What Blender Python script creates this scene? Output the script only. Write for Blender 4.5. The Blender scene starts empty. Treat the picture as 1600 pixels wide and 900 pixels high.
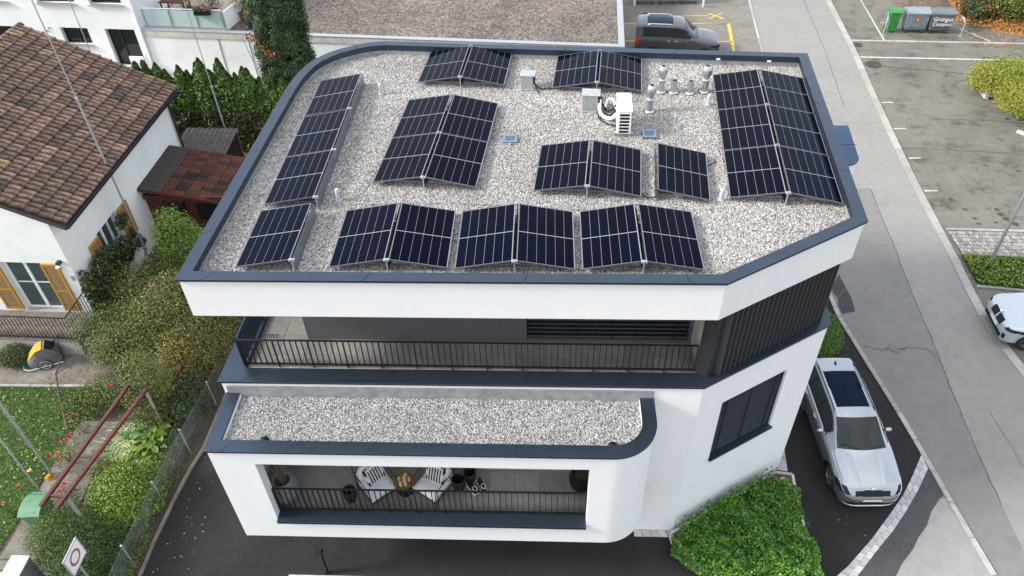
import bpy, bmesh, math, random
import numpy as np
from mathutils import Vector, Matrix, Euler
R = math.radians
random.seed(7); rng = np.random.default_rng(7)
scene = bpy.context.scene
COL = scene.collection

# ------------------------------------------------------------------ camera
cam_d = bpy.data.cameras.new('camera'); cam = bpy.data.objects.new('camera', cam_d); COL.objects.link(cam)
def cam_basis(pitch, roll, yaw):
    fwd = Vector((0, math.cos(pitch), -math.sin(pitch))); right = Vector((1, 0, 0)); up = right.cross(fwd)
    r = right*math.cos(roll)+up*math.sin(roll); u = -right*math.sin(roll)+up*math.cos(roll)
    rz = Matrix.Rotation(yaw, 3, 'Z')
    return rz@r, rz@u, rz@fwd
cr, cu, cf = cam_basis(R(42.17229), R(-1.775249), R(3.25))
m = Matrix((cr, cu, -cf)).transposed().to_4x4(); m.translation = (0, 0, 19.089)
cam.matrix_world = m
cam_d.sensor_width = 36; cam_d.lens = 1213.655/1600*36
cam_d.clip_start = 0.3; cam_d.clip_end = 2000
scene.camera = cam

# ------------------------------------------------------------------ light
SUN_DIR = Vector((0.97, 0.13, -0.60)).normalized()      # travel direction of the sunlight
sun_el = math.asin(-SUN_DIR.z); sun_az = math.atan2(-SUN_DIR.x, -SUN_DIR.y)   # azimuth of the sun from +Y, clockwise
W = bpy.data.worlds.new('World'); scene.world = W; W.use_nodes = True
nt = W.node_tree; bg = nt.nodes['Background']
sky = nt.nodes.new('ShaderNodeTexSky'); sky.sky_type = 'NISHITA'; sky.sun_disc = False
sky.sun_elevation = sun_el; sky.sun_rotation = sun_az
sky.air_density = 1.0; sky.dust_density = 1.0; sky.ozone_density = 1.0
# broken thin cloud over the whole sky: grey-white cloud over blue, by a soft noise
def wn(k, **kw):
    x = nt.nodes.new(k)
    for a, v in kw.items(): setattr(x, a, v)
    return x
tc = wn('ShaderNodeTexCoord'); cn = wn('ShaderNodeTexNoise'); cn.inputs['Scale'].default_value = 2.6; cn.inputs['Detail'].default_value = 7; cn.inputs['Roughness'].default_value = .6
nt.links.new(tc.outputs['Generated'], cn.inputs['Vector'])
crp = wn('ShaderNodeValToRGB'); crp.color_ramp.elements[0].position = .40; crp.color_ramp.elements[0].color = (.40,.40,.40,1); crp.color_ramp.elements[1].position = .62; crp.color_ramp.elements[1].color = (.9,.9,.9,1)
nt.links.new(cn.outputs['Fac'], crp.inputs[0])
sx = wn('ShaderNodeSeparateXYZ'); nt.links.new(tc.outputs['Generated'], sx.inputs[0])      # overcast luminance: brighter towards the zenith
gm = wn('ShaderNodeMath', operation='MULTIPLY_ADD', use_clamp=False); gm.inputs[1].default_value = 2.6; gm.inputs[2].default_value = 1.6; nt.links.new(sx.outputs[2], gm.inputs[0])
gc = wn('ShaderNodeVectorMath', operation='SCALE'); gc.inputs[0].default_value = (1.0, .97, .92); nt.links.new(gm.outputs[0], gc.inputs['Scale'])
mx = wn('ShaderNodeMix', data_type='RGBA'); nt.links.new(crp.outputs[0], mx.inputs[0]); nt.links.new(sky.outputs[0], mx.inputs[6]); nt.links.new(gc.outputs[0], mx.inputs[7])
nt.links.new(mx.outputs[2], bg.inputs[0]); bg.inputs[1].default_value = 0.15
sl = bpy.data.lights.new('sun', 'SUN'); so = bpy.data.objects.new('sun', sl); COL.objects.link(so)
sl.energy = 1.5; sl.angle = R(12.0); sl.color = (1.0, 0.95, 0.88)
so.rotation_euler = SUN_DIR.to_track_quat('-Z', 'Y').to_euler(); so.location = (-30, -10, 40)
scene.view_settings.view_transform = 'Standard'; scene.view_settings.look = 'None'
scene.view_settings.exposure = 1.88; scene.view_settings.gamma = 1
scene.cycles.max_bounces = 6; scene.cycles.diffuse_bounces = 3; scene.cycles.glossy_bounces = 3
scene.cycles.transparent_max_bounces = 8; scene.cycles.transmission_bounces = 3

# ------------------------------------------------------------------ materials
MATS = {}
class NB:
    def __init__(s, name):
        s.m = bpy.data.materials.new(name); s.m.use_nodes = True; s.t = s.m.node_tree
        s.b = s.t.nodes['Principled BSDF']; MATS[name] = s.m; s._tc = None
    def n(s, k, **kw):
        x = s.t.nodes.new(k)
        for a, b in kw.items():
            if a.startswith('i_'):
                key = a[2:].replace('_', ' ')
                x.inputs[key if key in x.inputs else int(key)].default_value = b
            else: setattr(x, a, b)
        return x
    def l(s, a, b): s.t.links.new(a, b)
    def coord(s, kind='Object'):
        if s._tc is None: s._tc = s.n('ShaderNodeTexCoord')
        return s._tc.outputs[kind]
    def ramp(s, fac, stops, interp='LINEAR'):
        r = s.n('ShaderNodeValToRGB'); e = r.color_ramp; e.interpolation = interp
        while len(e.elements) < len(stops): e.elements.new(0.5)
        for q, (p, c) in zip(e.elements, stops): q.position = p; q.color = (*c, 1) if len(c) == 3 else c
        s.l(fac, r.inputs[0]); return r.outputs[0]
    def noise(s, scale, detail=4, rough=.6, vec=None, kind='Object', out='Fac'):
        x = s.n('ShaderNodeTexNoise'); x.inputs['Scale'].default_value = scale; x.inputs['Detail'].default_value = detail
        x.inputs['Roughness'].default_value = rough; s.l(vec if vec is not None else s.coord(kind), x.inputs['Vector']); return x.outputs[out]
    def mix(s, fac, a, b, mode='MIX'):
        x = s.n('ShaderNodeMix', data_type='RGBA', blend_type=mode)
        for v, i in ((fac, 0), (a, 6), (b, 7)):
            if isinstance(v, (int, float)): x.inputs[i].default_value = v
            elif isinstance(v, tuple): x.inputs[i].default_value = (*v, 1)
            else: s.l(v, x.inputs[i])
        return x.outputs[2]
    def bump(s, h, strength=.3, dist=.02):
        x = s.n('ShaderNodeBump'); x.inputs['Strength'].default_value = strength; x.inputs['Distance'].default_value = dist
        s.l(h, x.inputs['Height']); s.l(x.outputs[0], s.b.inputs['Normal']); return x
    def col(s, c):
        if isinstance(c, tuple): s.b.inputs['Base Color'].default_value = (*c, 1)
        else: s.l(c, s.b.inputs['Base Color'])
    def set(s, **kw):
        for a, b in kw.items():
            k = a.replace('_', ' ')
            s.b.inputs[k].default_value = b
        return s
def plain(name, c, rough=.6, metal=0., var=.12, scale=8., bump=0., spec=.5, bscale=40., coat=0.):
    b = NB(name); n = b.noise(scale, 5)
    lo = tuple(x*(1-var) for x in c); hi = tuple(min(1, x*(1+var)) for x in c)
    b.col(b.ramp(n, [(.3, lo), (.7, hi)])); b.set(Roughness=rough, Metallic=metal); b.b.inputs['Specular IOR Level'].default_value = spec
    b.b.inputs['Coat Weight'].default_value = coat
    if bump: b.bump(b.noise(bscale, 3), bump, .01)
    return b.m
def by_random(name, stops, rough=.7, src='object', noise=.25, nscale=6, spec=.3, bump=0, bscale=30, metal=0):
    b = NB(name)
    r = b.n('ShaderNodeObjectInfo').outputs['Random'] if src == 'object' else b.n('ShaderNodeNewGeometry').outputs['Random Per Island']
    c = b.ramp(r, stops)
    if noise:
        n = b.ramp(b.noise(nscale, 5, kind='Object' if src != 'object' else 'Object'), [(.3, (1-noise,)*3), (.7, (1+noise*.3,)*3)])
        c = b.mix(1.0, c, n, 'MULTIPLY')
    b.col(c); b.set(Roughness=rough, Metallic=metal); b.b.inputs['Specular IOR Level'].default_value = spec
    if bump: b.bump(b.noise(bscale, 4), bump, .02)
    return b.m

b = NB('white_plaster'); n1 = b.noise(1.2, 6, .7)
b.col(b.ramp(n1, [(.25, (.74, .745, .75)), (.75, (.80, .80, .80))])); b.set(Roughness=.85)
mp = b.n('ShaderNodeMapping'); mp.inputs['Scale'].default_value = (6, 6, 60); b.l(b.coord(), mp.inputs[0])
mp2 = b.n('ShaderNodeMapping'); mp2.inputs['Scale'].default_value = (9, 9, .5); b.l(b.coord(), mp2.inputs[0])
b.col(b.mix(1., b.ramp(n1, [(.25, (.73, .735, .74)), (.75, (.78, .78, .78))]), b.ramp(b.noise(1.0, 5, .65, vec=mp2.outputs[0]), [(.30, (.982,.982,.98)), (.5, (1,1,1))]), 'MULTIPLY'))
b.bump(b.noise(1.0, 4, .6, vec=mp.outputs[0]), .25, .006)
b = NB('old_plaster'); n1 = b.noise(.9, 8, .75)
b.col(b.ramp(n1, [(.2, (.58, .59, .60)), (.5, (.72, .73, .73)), (.8, (.78, .78, .77))])); b.set(Roughness=.9); b.bump(b.noise(50, 4), .3, .01)
plain('grey_plaster', (.085, .085, .088), .85, var=.1, scale=3, bump=.15)
b = NB('coping_metal'); n1 = b.noise(1.7, 5)
b.col(b.ramp(n1, [(.3, (.046, .064, .092)), (.7, (.056, .076, .106))])); b.set(Roughness=.36, Metallic=.75); b.b.inputs['Specular IOR Level'].default_value = .5
b = NB('coping_bump'); b.col((.02, .052, .115)); b.set(Roughness=.35, Metallic=.3)
plain('dark_metal', (.028, .031, .036), .5, .3, var=.1)
plain('rail_metal', (.012, .0115, .012), .5, .2, var=.1)
plain('louvre_metal', (.055, .058, .062), .45, .2, var=.1)
plain('black_void', (.008, .009, .011), .9, var=.1)
plain('blind_slat_metal', (.095, .11, .13), .4, .4, var=.1)
plain('galvanised', (.42, .44, .46), .45, .6, var=.15, scale=20)
plain('sheet_steel', (.50, .51, .51), .35, .75, var=.2, scale=9)
plain('plate_zinc', (.17, .185, .205), .4, .5, var=.12)
plain('bright_steel', (.46, .47, .48), .32, .8, var=.15, scale=9)
plain('aluminium', (.62, .63, .65), .35, .7, var=.08)
plain('zinc_flashing', (.30, .305, .31), .55, .3, var=.25, scale=4)
plain('white_enamel', (.82, .82, .81), .35, var=.04)
plain('plastic_grey', (.42, .43, .44), .5, var=.08)
plain('black_plastic', (.008, .008, .009), .5, var=.2, spec=.3)
plain('rubber', (.015, .015, .016), .8, var=.2)
b = NB('solar_cells')       # half-cut cell strings: faint bus-bar lines printed under the glass
uv = b.n('ShaderNodeUVMap').outputs[0]; sp = b.n('ShaderNodeSeparateXYZ'); b.l(uv, sp.inputs[0])
fr = b.n('ShaderNodeMath', operation='FRACT'); b.l(sp.outputs[1], fr.inputs[0])
lt = b.n('ShaderNodeMath', operation='LESS_THAN'); b.l(fr.outputs[0], lt.inputs[0]); lt.inputs[1].default_value = .08
rnd = b.n('ShaderNodeObjectInfo').outputs['Random']
base = b.ramp(rnd, [(0, (.0006, .0010, .0040)), (1, (.0010, .0018, .0085))])
b.col(b.mix(lt.outputs[0], base, (.010, .011, .017))); b.set(Roughness=.12); b.b.inputs['Specular IOR Level'].default_value = .05; b.b.inputs['Specular Tint'].default_value = (.10, .28, 1, 1)
plain('panel_backsheet', (.27, .27, .29), .3, var=.03)
plain('panel_frame', (.24, .24, .26), .35, .8, var=.05)
b = NB('gravel_bed'); v = b.n('ShaderNodeTexVoronoi'); v.inputs['Scale'].default_value = 26; b.l(b.coord(), v.inputs['Vector'])
b.col(b.ramp(v.outputs['Color'], [(.1, (.10, .095, .09)), (.5, (.28, .27, .26)), (.9, (.5, .49, .47))])); b.set(Roughness=.95); b.bump(v.outputs['Distance'], .8, .03)
by_random('roof_stone', [(0, (.13, .123, .114)), (.18, (.25, .240, .226)), (.5, (.365, .353, .336)), (.8, (.47, .458, .442)), (1, (.62, .61, .598))], .9, noise=.2, nscale=20)
by_random('bay_stone', [(0, (.09, .093, .096)), (.25, (.19, .193, .195)), (.5, (.33, .332, .333)), (.75, (.49, .49, .49)), (1, (.68, .68, .675))], .9, noise=.2, nscale=20)
for nm in ('roof_stone', 'bay_stone'):
    m_ = MATS[nm]; t_ = m_.node_tree; B_ = t_.nodes['Principled BSDF']; old = B_.inputs['Base Color'].links[0].from_socket
    ge = t_.nodes.new('ShaderNodeNewGeometry'); no = t_.nodes.new('ShaderNodeTexNoise'); no.inputs['Scale'].default_value = .55; no.inputs['Detail'].default_value = 6; no.inputs['Roughness'].default_value = .7
    rp = t_.nodes.new('ShaderNodeValToRGB'); rp.color_ramp.elements[0].position = .3; rp.color_ramp.elements[0].color = (.80,.785,.76,1); rp.color_ramp.elements[1].position = .62; rp.color_ramp.elements[1].color = (1.06,1.05,1.04,1)
    mm = t_.nodes.new('ShaderNodeMix'); mm.data_type = 'RGBA'; mm.blend_type = 'MULTIPLY'; mm.inputs[0].default_value = 1
    t_.links.new(ge.outputs['Position'], no.inputs['Vector']); t_.links.new(no.outputs['Fac'], rp.inputs[0]); t_.links.new(old, mm.inputs[6]); t_.links.new(rp.outputs[0], mm.inputs[7]); t_.links.new(mm.outputs[2], B_.inputs['Base Color'])
b = NB('garage_gravel'); v = b.n('ShaderNodeTexVoronoi'); v.inputs['Scale'].default_value = 11; b.l(b.coord(), v.inputs['Vector'])
big = b.ramp(b.noise(.35, 7, .75), [(.3, (.55, .52, .50)), (.5, (.9, .87, .84)), (.72, (1.3, 1.22, 1.15))])
b.col(b.mix(1., b.ramp(v.outputs['Color'], [(.1, (.058, .048, .042)), (.5, (.13, .112, .097)), (.9, (.25, .225, .20))]), big, 'MULTIPLY')); b.set(Roughness=.95); b.bump(v.outputs['Distance'], .6, .04)

def asphalt(name, c, patch=.25, speck=.35, pscale=.35, rough=.92, warm=(1, .98, .95), stain=0.):
    b = NB(name); big = b.noise(pscale, 8, .7); fine = b.noise(55, 3, .8); med = b.noise(3.1, 6, .7)
    col = b.ramp(big, [(.25, tuple(x*(1-patch) for x in c)), (.5, c), (.8, tuple(x*(1+patch*.8)*w for x, w in zip(c, warm)))])
    col = b.mix(1., col, b.ramp(fine, [(.25, (1-speck,)*3), (.5, (1, 1, 1)), (.78, (1+speck,)*3)]), 'MULTIPLY')
    col = b.mix(1., col, b.ramp(med, [(.3, (.88,)*3), (.7, (1.08,)*3)]), 'MULTIPLY')
    if stain:
        st = b.noise(.9, 6, .8); col = b.mix(1., col, b.ramp(st, [(.36, (1-stain,)*3), (.5, (1, 1, 1))]), 'MULTIPLY')
    b.col(col); b.set(Roughness=rough); b.bump(fine, .35, .01); return b.m
asphalt('street_asphalt', (.235, .227, .210), .12, .22)
asphalt('lot_asphalt', (.148, .139, .117), .42, .30, .22, stain=.5)
asphalt('backyard_asphalt', (.19, .175, .150), .22, .3, stain=.25)
asphalt('drive_asphalt', (.0135, .0122, .0119), .5, .45, .75, stain=.35)
asphalt('street_old', (.180, .175, .165), .16, .28, .5)
asphalt('patch_drive', (.017, .0157, .0155), .35, .3, .8)
asphalt('patch_asphalt', (.045, .0435, .0425), .15, .3)
asphalt('rough_asphalt', (.058, .059, .061), .25, .95, .8)
asphalt('old_apron', (.275, .27, .26), .18, .3, .7)
plain('seam_tar', (.085, .082, .078), .9, var=.4)
plain('manhole_iron', (.055, .042, .036), .8, .1, var=.3)
plain('stain_oil', (.045, .04, .036), .85, var=.5)
by_random('kerb_granite', [(0, (.30, .285, .26)), (.5, (.36, .345, .32)), (1, (.42, .405, .38))], .9, nscale=9, bump=.3)
by_random('paver_granite', [(0, (.38, .38, .385)), (.5, (.46, .46, .46)), (1, (.56, .555, .55))], .9, nscale=14, bump=.3)
by_random('cobble_stone', [(0, (.22, .20, .18)), (.5, (.32, .295, .265)), (1, (.42, .39, .355))], .9, src='island', nscale=9, bump=.3)
by_random('floor_tile_stone', [(0, (.22, .205, .19)), (.5, (.25, .235, .22)), (1, (.28, .262, .245))], .7, noise=.2, nscale=3)
plain('tile_joint', (.05, .05, .05), .9)
plain('concrete', (.34, .325, .30), .9, var=.25, scale=2.2, bump=.3)
plain('concrete_light', (.48, .465, .43), .9, var=.2, scale=3, bump=.2)
b = NB('path_concrete'); n1 = b.noise(.8, 9, .8)
b.col(b.ramp(n1, [(.3, (.05, .042, .033)), (.48, (.135, .12, .10)), (.7, (.25, .232, .20))])); b.set(Roughness=.95); b.bump(b.noise(18, 6), .5, .02)
b = NB('soil'); n1 = b.noise(2.2, 9, .8)
b.col(b.ramp(n1, [(.3, (.035, .027, .019)), (.55, (.085, .068, .05)), (.75, (.14, .12, .095))])); b.set(Roughness=.97); b.bump(b.noise(14, 6), .7, .05)
b = NB('lawn_soil'); n1 = b.noise(1.1, 9, .8)
b.col(b.ramp(n1, [(.3, (.028, .045, .012)), (.6, (.05, .085, .018)), (.8, (.085, .10, .03))])); b.set(Roughness=.97); b.bump(b.noise(20, 6), .6, .04)
b = NB('leaf_litter'); v = b.n('ShaderNodeTexVoronoi'); v.inputs['Scale'].default_value = 9; b.l(b.coord(), v.inputs['Vector'])
b.col(b.ramp(v.outputs['Color'], [(.1, (.10, .055, .02)), (.5, (.26, .12, .035)), (.9, (.40, .20, .06))])); b.set(Roughness=.95); b.bump(v.outputs['Distance'], .7, .05)
plain('paint_white', (.44, .435, .41), .8, var=.25, scale=6)
plain('paint_yellow', (.50, .38, .06), .8, var=.2, scale=6)
by_random('roof_tile', [(0, (.055, .045, .042)), (.03, (.065, .054, .049)), (.06, (.095, .068, .058)), (.5, (.135, .092, .075)), (.9, (.18, .120, .094)), (.97, (.21, .145, .105)), (1, (.19, .165, .095))], .92, noise=.7, nscale=7, bump=.9, bscale=26)
m_ = MATS['roof_tile']; t_ = m_.node_tree; B_ = t_.nodes['Principled BSDF']; old = B_.inputs['Base Color'].links[0].from_socket      # dirt and moss in tile valleys, painted highlight stripes on the crests
tcn = t_.nodes.new('ShaderNodeTexCoord'); sp = t_.nodes.new('ShaderNodeSeparateXYZ'); t_.links.new(tcn.outputs['Object'], sp.inputs[0])
mu = t_.nodes.new('ShaderNodeMath'); mu.operation = 'MULTIPLY'; mu.inputs[1].default_value = 2*math.pi/.449; t_.links.new(sp.outputs[1], mu.inputs[0])
si = t_.nodes.new('ShaderNodeMath'); si.operation = 'SINE'; t_.links.new(mu.outputs[0], si.inputs[0]); ab = t_.nodes.new('ShaderNodeMath'); ab.operation = 'ABSOLUTE'; t_.links.new(si.outputs[0], ab.inputs[0])
oi = t_.nodes.new('ShaderNodeObjectInfo'); vm = t_.nodes.new('ShaderNodeVectorMath'); vm.operation = 'MULTIPLY_ADD'; vm.inputs[1].default_value = (3., 17., 3.); vs_ = t_.nodes.new('ShaderNodeVectorMath'); vs_.operation = 'SCALE'; vs_.inputs[0].default_value = (37., 91., 53.); t_.links.new(oi.outputs['Random'], vs_.inputs['Scale']); t_.links.new(tcn.outputs['Object'], vm.inputs[0]); t_.links.new(vs_.outputs[0], vm.inputs[2])
no = t_.nodes.new('ShaderNodeTexNoise'); no.inputs['Scale'].default_value = 1.0; no.inputs['Detail'].default_value = 6; no.inputs['Roughness'].default_value = .7; t_.links.new(vm.outputs[0], no.inputs['Vector'])
ad = t_.nodes.new('ShaderNodeMath'); ad.operation = 'ADD'; t_.links.new(ab.outputs[0], ad.inputs[0]); t_.links.new(no.outputs['Fac'], ad.inputs[1])
rp = t_.nodes.new('ShaderNodeValToRGB'); e = rp.color_ramp.elements; e[0].position = .30; e[0].color = (.22,.21,.21,1); e[1].position = .82; e[1].color = (1.95,1.85,1.70,1); q = e.new(.56); q.color = (.95,.92,.9,1); 
ml = t_.nodes.new('ShaderNodeMath'); ml.operation = 'MULTIPLY'; ml.inputs[1].default_value = .55; t_.links.new(ad.outputs[0], ml.inputs[0]); t_.links.new(ml.outputs[0], rp.inputs[0])
mm = t_.nodes.new('ShaderNodeMix'); mm.data_type = 'RGBA'; mm.blend_type = 'MULTIPLY'; mm.inputs[0].default_value = 1; t_.links.new(old, mm.inputs[6]); t_.links.new(rp.outputs[0], mm.inputs[7]); t_.links.new(mm.outputs[2], B_.inputs['Base Color'])
by_random('roof_tile_mass', [(0, (.075, .052, .043)), (.3, (.175, .118, .09)), (.7, (.25, .16, .115)), (1, (.30, .27, .13))], .92, src='island', noise=.5, nscale=9, bump=.5)
by_random('shed_tile', [(0, (.03, .022, .018)), (.25, (.065, .030, .021)), (.6, (.105, .040, .025)), (1, (.14, .052, .03))], .92, noise=.92, nscale=13, bump=.9)
plain('dark_slate', (.045, .036, .033), .85, var=.35, scale=14, bump=.3)
plain('corrugated_cement', (.085, .075, .068), .9, var=.4, scale=7, bump=.3)
plain('red_wood', (.085, .018, .014), .6, var=.25, scale=10)
plain('red_beam', (.085, .020, .019), .45, var=.2, scale=7)
plain('yellow_frame', (.40, .205, .016), .55, var=.12, scale=6)
plain('ochre_slat', (.17, .088, .026), .6, var=.2, scale=12)
plain('gutter', (.028, .032, .042), .5, .3, var=.25)
plain('pvc_white', (.78, .79, .80), .35, var=.03)
b = NB('window_glass'); b.col((.045, .075, .075)); b.set(Roughness=.06); b.b.inputs['Specular IOR Level'].default_value = .6
b = NB('dark_glass'); b.col((.012, .017, .017)); b.set(Roughness=.05); b.b.inputs['Specular IOR Level'].default_value = .5
b = NB('balcony_glass'); b.col((.40, .50, .52)); b.set(Roughness=.25); b.b.inputs['Specular IOR Level'].default_value = .5
plain('wood_plank', (.40, .33, .25), .8, var=.2, scale=12)
plain('bark', (.085, .066, .05), .95, var=.35, scale=12, bump=.6)
def leafmat(name, stops, rough=.55, spec=.35, trans=.0):
    b = NB(name); r = b.n('ShaderNodeNewGeometry').outputs['Random Per Island']
    cl = b.ramp(b.noise(1.6, 3, .6), [(.3, (.72,)*3), (.7, (1.18,)*3)])
    b.col(b.mix(1., b.ramp(r, stops), cl, 'MULTIPLY')); b.set(Roughness=rough); b.b.inputs['Specular IOR Level'].default_value = spec
    return b.m
leafmat('ivy_bed_leaf', [(0, (.024, .068, .010)), (.5, (.062, .165, .017)), (.85, (.105, .25, .024)), (1, (.20, .34, .04))])
leafmat('wall_ivy_leaf', [(0, (.018, .032, .014)), (.5, (.035, .062, .022)), (.85, (.06, .09, .028)), (1, (.17, .18, .03))])
leafmat('cypress_leaf', [(0, (.017, .035, .016)), (.5, (.034, .063, .026)), (.85, (.055, .085, .03)), (1, (.085, .10, .03))])
leafmat('thuja_leaf', [(0, (.026, .052, .010)), (.5, (.052, .105, .014)), (.85, (.08, .15, .018)), (1, (.13, .14, .03))])
leafmat('thuja_low_leaf', [(0, (.026, .032, .010)), (.5, (.055, .062, .017)), (1, (.10, .092, .03))])
leafmat('green_leaf', [(0, (.03, .058, .012)), (.5, (.075, .125, .022)), (.85, (.13, .19, .028)), (1, (.22, .25, .05))])
leafmat('bright_leaf', [(0, (.05, .10, .012)), (.5, (.12, .20, .020)), (.85, (.21, .30, .030)), (1, (.34, .40, .06))])
leafmat('leaf_pale', [(0, (.30, .26, .14)), (1, (.55, .50, .38))])
leafmat('autumn_leaf', [(0, (.030, .028, .010)), (.3, (.065, .058, .016)), (.6, (.105, .092, .020)), (.85, (.15, .095, .018)), (1, (.20, .095, .02))])
leafmat('olive_leaf', [(0, (.03, .036, .012)), (.4, (.07, .082, .020)), (.8, (.12, .13, .028)), (1, (.19, .16, .035))])
leafmat('yellow_leaf', [(0, (.09, .085, .015)), (.5, (.18, .16, .025)), (1, (.30, .25, .04))])
leafmat('dark_leaf', [(0, (.014, .026, .012)), (.5, (.028, .05, .020)), (1, (.055, .085, .03))])
leafmat('variegated_leaf', [(0, (.09, .14, .04)), (.5, (.19, .25, .09)), (1, (.50, .52, .30))])
leafmat('hosta_leaf', [(0, (.03, .07, .018)), (.6, (.06, .14, .03)), (1, (.16, .24, .07))])
leafmat('gold_conifer_leaf', [(0, (.13, .16, .02)), (.5, (.24, .27, .03)), (1, (.38, .38, .06))])
leafmat('grass_blade', [(0, (.03, .09, .008)), (.5, (.065, .17, .013)), (.85, (.11, .23, .02)), (1, (.20, .22, .06))])
leafmat('verge_blade', [(0, (.05, .09, .014)), (.5, (.09, .15, .022)), (1, (.17, .21, .05))])
leafmat('leaf_fall', [(0, (.12, .055, .02)), (.5, (.30, .12, .03)), (.85, (.42, .20, .05)), (1, (.36, .30, .10))])
plain('petal_pink', (.52, .03, .10), .6, var=.25); plain('petal_red', (.45, .015, .012), .6, var=.2); plain('petal_coral', (.62, .12, .06), .6, var=.2)
plain('bin_green', (.035, .20, .045), .4, var=.12); plain('drain_metal_sky_tint', (.22, .30, .40), .35, .8)  # drain metal: blue of the reflected sky put into its base colour
plain('bin_green_pale', (.085, .21, .11), .5, var=.15)
plain('container_steel', (.27, .32, .345), .45, .45, var=.22, scale=4); plain('container_grey', (.17, .185, .20), .5, .4, var=.25, scale=4)
plain('sticker_orange', (.55, .10, .03), .5); plain('chalk_white', (.75, .75, .74), .8)
plain('fabric_white', (.62, .62, .63), .9, var=.06, bump=.2, bscale=90); plain('fabric_black', (.012, .012, .013), .9)
plain('wicker', (.20, .215, .235), .85, var=.5, scale=40, bump=.6); plain('basket_black', (.016, .014, .016), .7, var=.3, scale=40, bump=.4)
plain('brass_tray', (.27, .14, .035), .35, .5, var=.2); plain('candle_wax', (.62, .47, .27), .6, var=.08)
plain('straw', (.25, .17, .09), .9, var=.3)
plain('box_putty', (.60, .625, .64), .5, var=.04); plain('cabinet_shade', (.13, .145, .155), .5)
plain('sign_white', (.72, .73, .74), .4, var=.04); plain('sign_red', (.35, .11, .10), .5, var=.1)
plain('orange_cloth', (.28, .085, .018), .8, var=.3); plain('trailer_yellow', (.55, .27, .015), .5, var=.1); plain('trailer_grey', (.10, .103, .106), .6, var=.15)
plain('sandstone', (.45, .33, .20), .9, var=.3, scale=5, bump=.4); plain('terracotta', (.28, .10, .05), .8)
plain('blue_pot', (.02, .03, .12), .4); plain('flower_mauve', (.30, .12, .16), .8, var=.4)
def carpaint(name, c, metal=.55, rough=.28):
    b = NB(name); b.col(c); b.set(Roughness=rough, Metallic=metal); b.b.inputs['Coat Weight'].default_value = 1; b.b.inputs['Coat Roughness'].default_value = .05; return b.m
carpaint('paint_silver', (.35, .375, .405), .8, .22); carpaint('paint_white_blue', (.46, .51, .55), .35); carpaint('paint_grey', (.062, .062, .072), .6)
b = NB('car_glass'); b.col((.006, .008, .009)); b.set(Roughness=.03); b.b.inputs['Specular IOR Level'].default_value = .4
b = NB('windscreen_glass'); b.col((.016, .021, .021)); b.set(Roughness=.03); b.b.inputs['Specular IOR Level'].default_value = .38; b.b.inputs['Coat Weight'].default_value = 0.; b.b.inputs['Coat Roughness'].default_value = .02
b = NB('pano_glass'); b.col((.002, .004, .012)); b.set(Roughness=.04); b.b.inputs['Specular IOR Level'].default_value = .16; b.b.inputs['Specular Tint'].default_value = (.3, .5, 1, 1)
b = NB('lamp_glass'); b.col((.015, .017, .019)); b.set(Roughness=.25); b.b.inputs['Specular IOR Level'].default_value = .2
plain('lamp_chrome', (.75, .77, .8), .15, .9, var=.05); plain('tail_red', (.45, .01, .012), .25)
plain('alloy', (.30, .30, .31), .35, .8); plain('number_plate', (.75, .75, .74), .5)
M = MATS

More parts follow.
